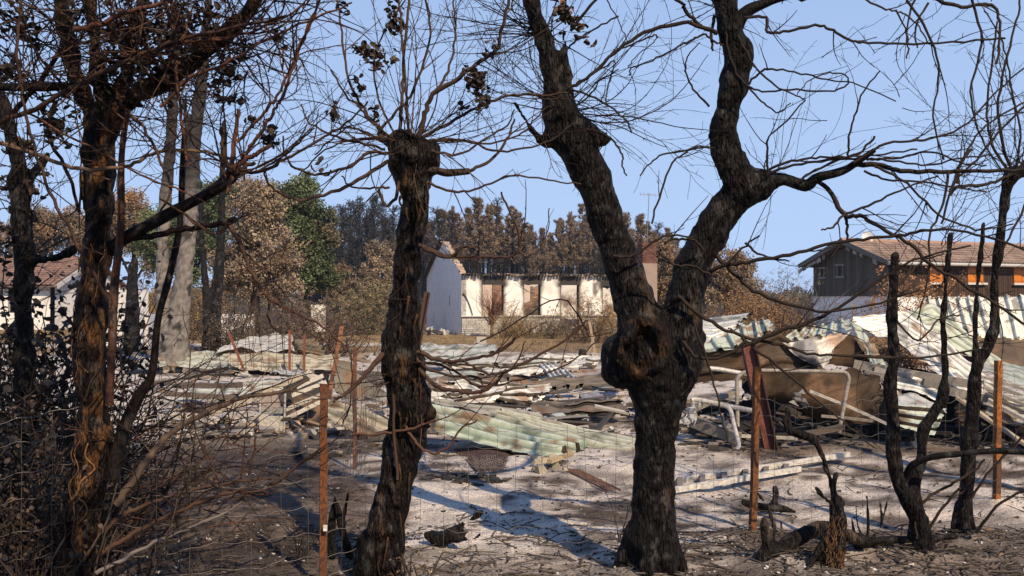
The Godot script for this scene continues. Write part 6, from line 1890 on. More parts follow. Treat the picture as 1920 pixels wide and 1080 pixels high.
	part("inner_wall", wall_mesh(pw, u, g, 5.5, 0.12, [[1.6, 2.3, 0.0, 2.0]], func(x: float) -> float: return 2.35 + 0.3 * nz2.get_noise_1d(x * 120.0), func(x: float, y: float) -> Color: return mixc(Color(0.66, 0.62, 0.58), Color(0.2, 0.15, 0.12), smoothstep(0.1, 0.4, nz2.get_noise_2d(x * 100.0, y * 90.0))), Color(0.4, 0.36, 0.33), 0.15), M.plaster, o)
	# the stone base with its ledge
	var pl := MB.new()
	for j in 9:
		var x := 0.0
		while x < 9.0:
			var w := rng.randf_range(0.18, 0.4)
			var y := 0.02 + j * 0.096
			if not (x + w > 4.9 and x < 5.85):
				pl.box(z0 + u * (x + w * 0.5) + Vector3.UP * (y + 0.045) - g * rng.randf_range(0.02, 0.05), u * (w * 0.5 - 0.008), Vector3(0, 0.041, 0), g * 0.03, tone(Color(0.60, 0.56, 0.51), rng.randf_range(0.75, 1.08)))
			x += w
	part("plinth_stones", pl, M.stone, o, "stuff")
	for s in [[-0.05, 4.88], [5.86, 9.1]]:
		var le := MB.new()
		le.beam(z0 + u * s[0] + Vector3(0, 0.90, 0) - g * 0.075, z0 + u * s[1] + Vector3(0, 0.90, 0) - g * 0.075, 0.14, 0.05, Color(0.63, 0.59, 0.54))
		part("ledge", le, M.stone, o)
	# charred eave and loose tiles on the wall heads
	var ea := MB.new()
	for k in 61:
		var x := k * 0.15
		ea.lump(z0 + u * (x + 0.07) + Vector3(0, 2.80 + rng.randf_range(-0.02, 0.05), 0) - g * 0.12, u * 0.085, Vector3(0, rng.randf_range(0.03, 0.09), 0), g * 0.2, tone(Color(0.30, 0.23, 0.17) if rng.randf() < 0.6 else Color(0.07, 0.055, 0.045), rng.randf_range(0.6, 1.3)), rng)
	part("burnt_eave", ea, M.stone, o, "stuff")
	for k in 17:
		var t := k / 17.0
		var tl := MB.new()
		var p := z0 + g * (0.1 + t * 2.9) + Vector3(0, 2.84 + 1.68 * t, 0) + u * 0.12
		tl.lump(p, u * rng.randf_range(0.13, 0.22), Vector3(0, rng.randf_range(0.05, 0.12), 0), (g + Vector3.UP * 0.55) * 0.11, tone(Color(0.46, 0.34, 0.25), rng.randf_range(0.6, 1.2)), rng)
		part("roof_tile", tl, M.tile, o)
	var vb := MB.new()
	vb.beam(z0 + g * 6.2 + Vector3(0, 2.72, 0) - u * 0.1, z0 + g * 2.95 + Vector3(0, 4.58, 0) - u * 0.1, 0.2, 0.05, Color(0.06, 0.05, 0.045))
	part("verge_board", vb, M.wood, o)
	vb = MB.new()
	vb.beam(z0 + g * 6.3 + Vector3(0, 4.42, 0), z0 + g * 2.9 + Vector3(0, 4.45, 0), 0.3, 0.06, Color(0.20, 0.18, 0.16))
	part("ridge_beam", vb, M.wood, o)
	vb = MB.new()
	for k in 6:
		vb.beam(z0 - g * 0.05 + u * (0.05 + 0.08 * k) + Vector3(0, 1.95 - 0.16 * k * k * 0.12 - k * 0.05, 0), z0 - g * 0.05 + u * (0.05 + 0.08 * (k + 1)) + Vector3(0, 1.95 - 0.16 * (k + 1) * (k + 1) * 0.12 - (k + 1) * 0.05, 0), 0.03, 0.05, Color(0.08, 0.07, 0.06))
	part("hanging_cable", vb, M.wood, o)
	# chimney with the aerial
	var ch := MB.new()
	var cp := z0 + u * 10.6 + g * 2.2
	ch.box(cp + Vector3(0, 1.75, 0), u * 0.42, Vector3(0, 1.75, 0), g * 0.32, Color(0.30, 0.23, 0.19))
	part("chimney", ch, M.plaster, o)
	ch = MB.new()
	for j in 14:
		for i in 4:
			for s in [-1.0, 1.0]:
				ch.box(cp + Vector3(0, 3.54 + j * 0.075, 0) + u * (-0.30 + i * 0.2 + (0.04 if j % 2 else -0.02)) + g * s * 0.22, u * 0.095, Vector3(0, 0.033, 0), g * 0.06, tone(Color(0.17, 0.075, 0.055), rng.randf_range(0.6, 1.3)))
		for s in [-1.0, 1.0]:
			ch.box(cp + Vector3(0, 3.54 + j * 0.075, 0) + u * s * 0.36, u * 0.05, Vector3(0, 0.033, 0), g * 0.19, tone(Color(0.17, 0.075, 0.055), rng.randf_range(0.6, 1.3)))
	part("chimney_bricks", ch, M.stone, o, "stuff")
	var an := thing("television_aerial", "thin television aerial on a mast above the brick chimney", "aerial", cp + Vector3(0, 4.55, 0))
	var mb := MB.new()
	var top := cp + Vector3(0.12, 7.1, 0)
	mb.tube(PackedVector3Array([cp + Vector3(0, 4.4, 0), top]), PackedFloat32Array([0.022, 0.018]), 6, Color(0.22, 0.22, 0.23), Color(0.22, 0.22, 0.23), true)
	part("mast", mb, M.wire, an)
	mb = MB.new()
	mb.beam(top + Vector3(-0.5, -0.05, 0.1), top + Vector3(0.55, -0.1, -0.1), 0.025, 0.025, Color(0.25, 0.25, 0.26))
	for k in 6:
		var q := top + Vector3(-0.45 + k * 0.19, -0.06 - k * 0.01, 0.1 - k * 0.04)
		mb.beam(q + Vector3(0, -0.16 if k % 2 else -0.1, 0.1), q + Vector3(0, 0.16 if k % 2 else 0.1, -0.1), 0.016, 0.016, Color(0.25, 0.25, 0.26))
	part("aerial_rods", mb, M.wire, an)
	# things at its foot
	mb = MB.new()
	for k in 46:
		var p := z0 - u * rng.randf_range(0.2, 2.6) + g * rng.randf_range(-0.3, 3.0)
		p.y = rng.randf_range(0.0, 0.35) * maxf(0.2, 1.0 - absf((p - z0).dot(u) + 1.6) * 0.6)
		var col: Color = [Color(0.55, 0.53, 0.5), Color(0.08, 0.07, 0.065), Color(0.25, 0.21, 0.18), Color(0.5, 0.48, 0.46)][rng.randi() % 4]
		mb.lump(p, rv() * 0.22, Vector3(0, 0.07, 0), rv() * 0.16, col, rng)
	solo("debris_pile", mb, M.stone, "heap of pale and black debris by the shaded gable of the white house", "debris", "", "stuff")
	mb = MB.new()
	mb.lump(z0 - u * 2.35 + g * 1.4 + Vector3(0, 0.5, 0), Vector3(0.4, 0.05, 0), Vector3(0, 0.16, 0), Vector3(0, 0, 0.2), Color(0.35, 0.03, 0.03), rng)
	solo("red_panel", mb, M.enamel, "small red scrap on the debris beside the white house's gable", "scrap")
	mb = MB.new()
	mb.beam(z0 - g * 0.9 - u * 0.1 + Vector3(0, 0.1, 0), z0 - g * 0.9 + u * 1.5 + Vector3(0, 0.1, 0), 0.16, 0.06, Color(0.55, 0.58, 0.62))
	solo("metal_strip", mb, M.zinc, "pale metal strip on the grass in front of the house corner", "strip")
	mb = MB.new()
	for k in 50:
		var p := z0 + u * rng.randf_range(4.7, 6.4) - g * rng.randf_range(0.2, 1.3)
		p.y = rng.randf_range(0.02, 0.3)
		mb.lump(p, rv() * 0.16, Vector3(0, 0.07, 0), rv() * 0.13, tone(Color(0.42, 0.34, 0.28), rng.randf_range(0.3, 1.3)), rng)
	solo("debris_pile", mb, M.stone, "spill of broken masonry below the door opening of the white house", "debris", "", "stuff")

# rows of half round tiles over a slope: O its lower corner, A along the eave, S up the slope
func tiles(o: Vector3, a: Vector3, s: Vector3, length: float, slope: float, pitch_w: float, course: float, c0: Color, c1: Color) -> MB:
	var mb := MB.new()
	var n := a.cross(s).normalized()
	if n.y < 0: n = -n
	for j in int(slope / course):
		for i in int(length / pitch_w):
			var col := tone(c0.lerp(c1, rng.randf()), rng.randf_range(0.7, 1.15))
			var p := o + a * (i * pitch_w) + s * (j * course)
			var prev := Vector3.ZERO
			for k in 6:
				var an := PI * k / 5.0
				var q := p + a * (pitch_w * (0.5 - 0.5 * cos(an))) + n * (sin(an) * 0.06)
				if k > 0:
					mb.q(prev + n * 0.035, q + n * 0.035, q + s * course * 1.08 + n * 0.004, prev + s * course * 1.08 + n * 0.004, n + a * cos(an + 0.3) * -0.8, col)
					mb.q(prev, q, q + n * 0.035, prev + n * 0.035, -s, tone(col, 0.7))
				prev = q
	return mb

func timber_house() -> void:
	rng.seed = 42
	var o := thing("timber_house", "surviving house with dark timber cladding over white walls, tiled roof and orange shutters", "house", W(1668, 42.0))
	var z0 := o.position
	z0.y = 0.0
	var th := deg_to_rad(24.0)
	var u := Vector3(cos(th), 0, -sin(th))
	var g := Vector3(-sin(th), 0, -cos(th))
	var H := 3.25
	var W6 := 4.7
	var rise := 0.88
	var gable := func(x: float) -> float: return H + rise * (1.0 - absf(x - 2.35) / 2.35)
	var split := 1.8
	part("white_wall", wall_mesh(z0, u, g, 12.0, 0.2, [], func(_x: float) -> float: return split, func(x: float, y: float) -> Color: return tone(Color(0.80, 0.78, 0.75), 1.0 - 0.2 * smoothstep(0.1, 0.5, nz.get_noise_2d(x * 50.0, y * 60.0))), Color(0.5, 0.5, 0.5), 0.4), M.plaster, o)
	part("white_wall", wall_mesh(z0 - u * 0.003, g, u, W6, 0.2, [], func(_x: float) -> float: return split, func(_x: float, _y: float) -> Color: return Color(0.78, 0.77, 0.76), Color(0.5, 0.5, 0.5), 0.4), M.plaster, o)
	# window places: along the gable at u, along the front at u
	var gw := [[2.7, 3.02, 2.62, 3.16], [3.9, 4.15, 2.6, 3.05]]
	var fw := [[2.2, 2.95, 2.36, 3.02], [4.45, 5.4, 2.36, 3.04], [7.3, 8.3, 2.36, 3.04]]
	part("inner_shell", wall_mesh(z0 + Vector3(0, split, 0) - u * 0.02 + g * 0.02, u, g, 12.0, 0.2, [], func(_x: float) -> float: return H - split, func(_x: float, _y: float) -> Color: return Color(0.06, 0.045, 0.035), Color(0.2, 0.2, 0.2), 0.6), M.wood, o)
	part("gable_shell", wall_mesh(z0 + Vector3(0, split, 0) - u * 0.02 + g * 0.02, g, u, W6 - 0.04, 0.2, [], func(x: float) -> float: return float(gable.call(x)) - split - 0.06, func(_x: float, _y: float) -> Color: return Color(0.05, 0.045, 0.04), Color(0.2, 0.2, 0.2), 0.3), M.wood, o)
	for side in 2:
		var pl := MB.new()
		var x := 0.01
		var end: float = 12.0 if side == 0 else W6
		while x < end - 0.1:
			var w := 0.145
			var m := x + w * 0.5
			var y1: float = H - 0.02 if side == 0 else float(gable.call(m)) - 0.08
			var col: Color = mixc(Color(0.085, 0.040, 0.020), Color(0.035, 0.021, 0.015), rng.randf()) if side == 0 else mixc(Color(0.075, 0.070, 0.060), Color(0.125, 0.108, 0.086), rng.randf())
			var spans := [[split - 0.04, y1]]
			for h in (fw if side == 0 else gw):
				if m > h[0] and m < h[1]: spans = [[split - 0.04, h[2]], [h[3], y1]]
			for s in spans:
				var dirv := u if side == 0 else g
				var outv := -g if side == 0 else -u
				pl.box(z0 + dirv * m + Vector3(0, (s[0] + s[1]) * 0.5, 0) + outv * (0.035 + rng.randf() * 0.008), dirv * (w * 0.5 - 0.008), Vector3(0, (s[1] - s[0]) * 0.5, 0), outv * 0.014, col)
			x += w
		part("cladding", pl, M.plank, o, "stuff")
	for h in fw:
		var c: Vector3 = z0 + u * ((h[0] + h[1]) * 0.5) + Vector3(0, (h[2] + h[3]) * 0.5, 0) - g * 0.06
		var sh := MB.new()
		for k in 2:
			sh.box(c + u * (h[1] - h[0]) * (0.25 if k else -0.25), u * ((h[1] - h[0]) * 0.25 - 0.01), Vector3(0, (h[3] - h[2]) * 0.5, 0), g * 0.02, Color(0.60, 0.185, 0.008))
			for y in [-0.25, 0.25]:
				sh.box(c + u * (h[1] - h[0]) * (0.25 if k else -0.25) + Vector3(0, y, 0) - g * 0.03, u * ((h[1] - h[0]) * 0.22), Vector3(0, 0.035, 0), g * 0.01, Color(0.52, 0.155, 0.007))
		var s := part("shutter", sh, M.enamel, o)
		var hd := MB.new()
		hd.box(c - g * 0.05 + u * 0.12, u * 0.09, Vector3(0, 0.02, 0), g * 0.01, Color(0.03, 0.03, 0.03))
		part("handle", hd, M.rust, s)
		var si := MB.new()
		si.box(c + Vector3(0, -(h[3] - h[2]) * 0.5 - 0.05, 0) - g * 0.05, u * ((h[1] - h[0]) * 0.5 + 0.12), Vector3(0, 0.045, 0), g * 0.1, Color(0.66, 0.64, 0.6))
		part("sill", si, M.stone, o)
	for h in gw:
		var c: Vector3 = z0 + g * ((h[0] + h[1]) * 0.5) + Vector3(0, (h[2] + h[3]) * 0.5, 0) - u * 0.05
		var fr := MB.new()
		for e in [-1.0, 1.0]:
			fr.box(c + g * e * (h[1] - h[0]) * 0.5, g * 0.04, Vector3(0, (h[3] - h[2]) * 0.5, 0), u * 0.04, Color(0.16, 0.15, 0.145))
			fr.box(c + Vector3(0, e * (h[3] - h[2]) * 0.5, 0), g * ((h[1] - h[0]) * 0.5 + 0.12), Vector3(0, 0.045, 0), u * 0.07, Color(0.25, 0.24, 0.235))
		var f := part("window", fr, M.stone, o)
		var pn := MB.new()
		pn.box(c + u * 0.01, g * ((h[1] - h[0]) * 0.5 - 0.045), Vector3(0, (h[3] - h[2]) * 0.5 - 0.045, 0), u * 0.01, Color(0.05, 0.055, 0.06))
		part("pane", pn, M.glass, f)
	# roof
	var over := 0.45
	var sl := Vector2(2.35, rise).normalized()
	var s1 := (g * sl.x + Vector3.UP * sl.y)
	var slope := sqrt(2.35 * 2.35 + rise * rise) + over
	var eave := z0 + Vector3(0, H, 0) - s1 * over - u * 0.5 + Vector3(0, 0.09, 0)
	part("roof_tiles", tiles(eave, u, s1, 13.2, slope, 0.23, 0.34, Color(0.42, 0.29, 0.215), Color(0.29, 0.205, 0.155)), M.tile, o, "stuff")
	var s2 := (-g * sl.x + Vector3.UP * sl.y)
	var eave2 := z0 + g * W6 + Vector3(0, H, 0) - s2 * over - u * 0.5 + Vector3(0, 0.09, 0)
	part("roof_tiles", tiles(eave2, u, s2, 13.2, slope, 0.23, 0.34, Color(0.42, 0.29, 0.215), Color(0.29, 0.205, 0.155)), M.tile, o, "stuff")
	for k in 2:
		var e: Vector3 = [eave, eave2][k]
		var s: Vector3 = [s1, s2][k]
		var dk := MB.new()
		dk.box(e + s * slope * 0.5 + u * 6.6 - Vector3(0, 0.05, 0), u * 6.6, s * slope * 0.5, s.cross(u).normalized() * 0.03, Color(0.16, 0.13, 0.11))
		part("roof_deck", dk, M.wood, o)
		var vb := MB.new()
		vb.beam(e - u * 0.02 - Vector3(0, 0.03, 0), e - u * 0.02 + s * slope - Vector3(0, 0.03, 0), 0.03, 0.2, Color(0.17, 0.155, 0.145))
		part("verge_board", vb, M.wood, o)
	# scalloped white bargeboard pieces, most of them scorched away
	for k in 17:
		if k in [9, 11, 15]: continue
		var t := k / 17.0
		var p := eave2.lerp(eave2 + s2 * slope, t) if k < 11 else eave.lerp(eave + s1 * slope, 1.0 - (k - 11) / 7.0)
		var bd := MB.new()
		bd.lump(p + u * 0.05 - Vector3(0, 0.26, 0), (s2 if k < 11 else s1) * 0.17, Vector3(0, rng.randf_range(0.08, 0.15), 0), u * 0.012, tone(Color(0.36, 0.33, 0.30), rng.randf_range(0.5, 1.2)), rng)
		part("bargeboard", bd, M.wood, o)
	var gt := MB.new()
	gt.tube(PackedVector3Array([eave - s1 * 0.04 - Vector3(0, 0.04, 0), eave + u * 13.2 - s1 * 0.04 - Vector3(0, 0.04, 0)]), PackedFloat32Array([0.075, 0.075]), 8, Color(0.52, 0.51, 0.49), Color(0.52, 0.51, 0.49), true)
	part("gutter", gt, M.enamel, o)
	gt = MB.new()
	gt.tube(PackedVector3Array([z0 + Vector3(0, H - 0.05, 0) - g * 0.1 + u * 0.06, z0 - g * 0.1 + u * 0.06]), PackedFloat32Array([0.045, 0.045]), 8, Color(0.62, 0.61, 0.6), Color(0.62, 0.61, 0.6), true)
	part("downpipe", gt, M.enamel, o)
	gt = MB.new()
	gt.tube(PackedVector3Array([eave + s1 * slope, eave + s1 * slope + u * 13.2]), PackedFloat32Array([0.12, 0.12]), 8, Color(0.40, 0.25, 0.18), Color(0.40, 0.25, 0.18), true)
	part("ridge_tiles", gt, M.tile, o)
	# dish
	var di := thing("satellite_dish", "white satellite dish on the tiled roof of the timber house", "satellite dish", P(1627, 452, 44.6))
	var c := P(1627, 445, 44.6)
	var mb := MB.new()
	var ax := Vector3(-0.2, 0.25, 1.0).normalized()
	var e1 := ax.cross(Vector3.UP).normalized()
	var e2 := e1.cross(ax)
	for j in 5:
		for i in 20:
			var q := []
			for s in [[i, j], [i + 1, j], [i + 1, j + 1], [i, j + 1]]:
				var an: float = TAU * s[0] / 20.0
				var r: float = 0.27 * s[1] / 5.0
				q.append(c + (e1 * cos(an) + e2 * sin(an)) * r + ax * (r * r * 0.9))
			mb.q(q[0], q[1], q[2], q[3], ax, Color(0.72, 0.72, 0.72))
	part("reflector", mb, M.enamel, di)
	mb = MB.new()
	mb.beam(c - ax * 0.02, c - ax * 0.1 - Vector3(0, 0.45, 0), 0.04, 0.04, Color(0.4, 0.4, 0.4))
	mb.beam(c - e2 * 0.25, c + ax * 0.3 - e2 * 0.05, 0.02, 0.02, Color(0.4, 0.4, 0.4))
	part("bracket", mb, M.wire, di)

func left_house() -> void:
	rng.seed = 43
	var d := 53.0
	var x0 := (103.0 - 960.0) / F * d
	var o := thing("white_house", "low white house with a terracotta tiled roof at the far left", "house", Vector3(x0, 0, -d))
	var z0 := o.position
	var plain := func(x: float, y: float) -> Color: return tone(Color(0.76, 0.73, 0.70), 1.0 - 0.25 * smoothstep(0.1, 0.5, nz.get_noise_2d(x * 50.0, y * 70.0)))
	part("front_wall", wall_mesh(z0 + Vector3(-14, 0, 0), Vector3.RIGHT, Vector3(0, 0, -1), 14.0, 0.25, [[11.5, 12.4, 0.9, 2.0]], func(_x: float) -> float: return 2.45, plain, Color(0.3, 0.3, 0.3), 0.5), M.plaster, o)
	part("gable_wall", wall_mesh(z0 + Vector3(0.003, 0, 0), Vector3(0, 0, -1), Vector3(-1, 0, 0), 9.0, 0.25, [], func(x: float) -> float: return 2.5 + 1.5 * (1.0 - absf(x - 4.5) / 4.5), plain, Color(0.3, 0.3, 0.3), 0.4), M.plaster, o)
	part("back_wall", wall_mesh(z0 + Vector3(0, 0, -9), Vector3(-1, 0, 0), Vector3(0, 0, 1), 14.0, 0.25, [], func(_x: float) -> float: return 2.45, plain, Color(0.3, 0.3, 0.3), 1.0), M.plaster, o)
	var s := Vector3(0, 1.5, -4.5).normalized()
	var e := z0 + Vector3(-14.3, 2.45, 0) - s * 0.5 + Vector3(0, 0.05, 0)
	part("roof_tiles", tiles(e, Vector3.RIGHT, s, 14.6, 5.3, 0.24, 0.36, Color(0.34, 0.20, 0.15), Color(0.22, 0.14, 0.11)), M.tile, o, "stuff")
	var dk := MB.new()
	dk.box(e + s * 2.62 + Vector3(7.3, -0.06, 0), Vector3(7.3, 0, 0), s * 2.62, s.cross(Vector3.RIGHT).normalized() * 0.03, Color(0.2, 0.16, 0.13))
	part("roof_deck", dk, M.wood, o)
	var s2 := Vector3(0, 1.5, 4.5).normalized()
	dk = MB.new()
	dk.box(z0 + Vector3(-7.0, 2.45, -9.0) + s2 * 2.2 + Vector3(0, 0.05, 0), Vector3(7.3, 0, 0), s2 * 2.65, s2.cross(Vector3.RIGHT).normalized() * 0.04, Color(0.26, 0.16, 0.12))
	part("roof_deck", dk, M.wood, o)
	var vb := MB.new()
	vb.beam(e + Vector3(14.65, -0.06, 0), e + Vector3(14.65, -0.06, 0) + s * 5.25, 0.04, 0.24, Color(0.66, 0.66, 0.66))
	part("verge_board", vb, M.enamel, o)
	# garden walls of white panels
	for k in 2:
		var a: Vector3 = [P(168, 560, 35.0), P(276, 575, 33.0)][k]
		var b: Vector3 = [P(276, 560, 34.0), P(345, 575, 31.0)][k]
		a.y = 0; b.y = 0
		var w := thing("garden_wall", ["tall white panel wall behind the left trees", "lower white wall stepping down right of the tall panel wall"][k], "wall", a)
		var dirv := (b - a).normalized()
		var l := a.distance_to(b)
		var inn := dirv.cross(Vector3.UP)
		if inn.z > 0: inn = -inn
		var h: float = [1.95, 1.15][k]
		var nn: int = [2, 2][k]
		for i in nn:
			var pm := wall_mesh(a + dirv * (l / nn * i + 0.02), dirv, inn, l / nn - 0.04, 0.08, [], func(_x: float) -> float: return h, plain, Color(0.5, 0.5, 0.5), 0.4)
			part("panel", pm, M.plaster, w)
			var ps := MB.new()
			ps.box(a + dirv * (l / nn * i) + Vector3(0, h * 0.5 + 0.04, 0) - inn * 0.05, dirv * 0.07, Vector3(0, h * 0.5 + 0.04, 0), inn * 0.07, Color(0.52, 0.50, 0.48))
			part("post", ps, M.plaster, w)
	# bits of white wall beyond the burnt hedge
	for k in 2:
		var a := W([410, 575][k], [38.0, 50.0][k])
		var b := W([475, 610][k], [38.0, 50.0][k])
		a.y = 0; b.y = 0
		var w := wall_mesh(a, (b - a).normalized(), Vector3(0, 0, -1), a.distance_to(b), 0.15, [], func(_x: float) -> float: return [1.05, 1.35][k], plain, Color(0.5, 0.5, 0.5), 0.4)
		solo("garden_wall", w, M.plaster, ["short white wall glimpsed behind the burnt hedge right of the black trunks", "small white wall seen above the burnt hedge, left of the dry hedge"][k], "wall")

# ------------------------------------------------------------------ trees and bushes behind
var spray_m: ArrayMesh
func spray() -> ArrayMesh:          # a handful of leaves on a twig
	if spray_m == null:
		var r := RandomNumberGenerator.new()
		r.seed = 5
		var b := MB.new()
		for k in 9:
			var c := Vector3(r.randf_range(-1, 1), r.randf_range(-1, 1), r.randf_range(-1, 1)) * 0.42
			var bs := Basis.from_euler(Vector3(r.randf() * TAU, r.randf() * TAU, r.randf() * TAU)) * 0.20
			b.q(c - bs.x - bs.y * 0.3, c - bs.y * 0.6, c + bs.x, c + bs.y * 0.6, bs.z, Color.WHITE)
		spray_m = b.mesh()
	return spray_m

# a broad tree: blobs are [picture x, y, radius x, radius y, number of sprays, colour, colour]
func broad(label: String, foot_px: float, d: float, trunk_px: Array, blobs: Array, size: float) -> void:
	var o := thing("broad_tree", label, "tree", W(foot_px, d))
	var mb := MB.new()
	var bark := Color(0.06, 0.05, 0.042)
	var top := P(trunk_px[0], trunk_px[1], d)
	var foot := o.position - Vector3(0, 0.1, 0)
	var line := spline([foot, foot.lerp(top, 0.5) + rv() * 0.15, top], 5)
	var rad := PackedFloat32Array()
	for i in line.size(): rad.append(trunk_px[2] * (1.0 - 0.6 * i / line.size()))
	mb.tube(line, rad, 9, bark, bark, true, rough_n, 0.15)
	var ats := []
	var cols := []
	for b in blobs:
		var c := P(b[0], b[1], d)
		var rx: float = b[2] * d / F
		var ry: float = b[3] * d / F
		var start := line[line.size() / 2]
		mb.tube(spline([start, start.lerp(c, 0.6) + rv() * 0.3, c], 4), PackedFloat32Array([0.09, 0.085, 0.08, 0.07, 0.06, 0.05, 0.04, 0.03, 0.02]), 6, bark, bark)
		var lumps := []
		for k in 34:
			var v := rv()
			while v.length() > 1.0 or v.length() < 0.35: v = rv()
			lumps.append(c + Vector3(v.x * rx, v.y * ry, v.z * rx * 0.8))
		for l in lumps:
			mb.tube(PackedVector3Array([c, (c + l) * 0.5 + rv() * 0.1, l]), PackedFloat32Array([0.03, 0.02, 0.008]), 4, bark, bark)
		for k in int(b[4]):
			var q: Vector3 = lumps[rng.randi() % lumps.size()]
			var s := minf(rx, ry) * 0.17
			ats.append(Transform3D(rbasis().scaled(Vector3.ONE * size * rng.randf_range(0.6, 1.4)), q + Vector3(rng.randfn(0, s), rng.randfn(0, s), rng.randfn(0, s))))
			var t := clampf(0.5 + nz2.get_noise_3dv(q * 45.0) * 1.3 + rng.randfn(0, 0.2), 0, 1)
			cols.append(tone((b[5] as Color).lerp(b[6], t), rng.randf_range(0.65, 1.25)))
	part("trunk", mb, M.limb, o)
	scatter("crown", spray(), ats, cols, M.leaf, o)

func pine(called: String, label: String, group: String, h: float, brown: bool, seed_: int) -> Node3D:
	rng.seed = seed_
	var o := Node3D.new()
	o.name = numbered(called)
	add_child(o, true)
	tag(o, label, "pine tree", group)
	var bark := Color(0.030, 0.028, 0.028)
	var mb := MB.new()
	var pts := PackedVector3Array()
	var rad := PackedFloat32Array()
	var lean := Vector3(rng.randfn(0, 0.2), 0, rng.randfn(0, 0.2))
	for i in 9:
		var t := i / 8.0
		pts.append(Vector3(0, h * t - 0.2, 0) + lean * t * t + rv() * 0.04)
		rad.append(lerpf(0.17, 0.025, t))
	mb.tube(pts, rad, 7, bark, tone(bark, 1.3))
	part("trunk", mb, M.limb, o)
	var br := MB.new()
	var nd := MB.new()
	var y := h * (0.5 if brown else 0.35)
	while y < h * 0.985:
		var t := y / h
		var n := rng.randi_range(2, 4)
		for k in n:
			var an := rng.randf() * TAU
			var l := (1.0 - t) * (3.6 if brown else 1.9) * rng.randf_range(0.6, 1.1) + rng.randf_range(0.08, 0.4)
			var p := Vector3(0, y, 0) + lean * t * t
			var dirv := Vector3(cos(an), rng.randf_range(0.1, 0.7), sin(an)).normalized()
			var line := PackedVector3Array()
			var rr := PackedFloat32Array()
			for i in 6:
				line.append(p)
				rr.append(0.03 * (1.0 - i / 7.0))
				dirv = (dirv + Vector3.UP * 0.12 + rv() * 0.16).normalized()
				p += dirv * l / 5.0
			br.tube(line, rr, 3, bark, bark)
			for i in range(1, 6):
				if brown:
					for q in rng.randi_range(1, 4):
						if i < 2 and rng.randf() < 0.5: continue
						var c := line[i] + rv() * 0.22 * (1.3 - t)
						var col := tone(mixc(Color(0.31, 0.215, 0.13), Color(0.15, 0.108, 0.072), rng.randf()), rng.randf_range(0.6, 1.2))
						for j in 7:
							var e := (rv().normalized() + Vector3.UP * 0.2) * rng.randf_range(0.2, 0.36)
							var w := e.cross(rv()).normalized() * 0.04
							nd.tri(c - w, c + w, c + e, col)
				else:
					for q in 2:
						var dv := (dirv + rv() * 0.9).normalized() * rng.randf_range(0.25, 0.7)
						br.tube(PackedVector3Array([line[i], line[i] + dv * 0.6 + Vector3.UP * 0.03, line[i] + dv + Vector3.UP * 0.1]), PackedFloat32Array([0.016, 0.012, 0.006]), 3, bark, bark)
						if rng.randf() < 0.55:
							for j in 5:
								var e := rv().normalized() * rng.randf_range(0.1, 0.22)
								var w := e.cross(rv()).normalized() * 0.035
								nd.tri(line[i] + dv - w, line[i] + dv + w, line[i] + dv + e, tone(Color(0.055, 0.045, 0.038), rng.randf_range(0.5, 1.6)))
		y += rng.randf_range(0.28, 0.5)
	part("branches", br, M.twig, o, "stuff")
	part("crown", nd, M.leaf, o, "stuff")
	return o

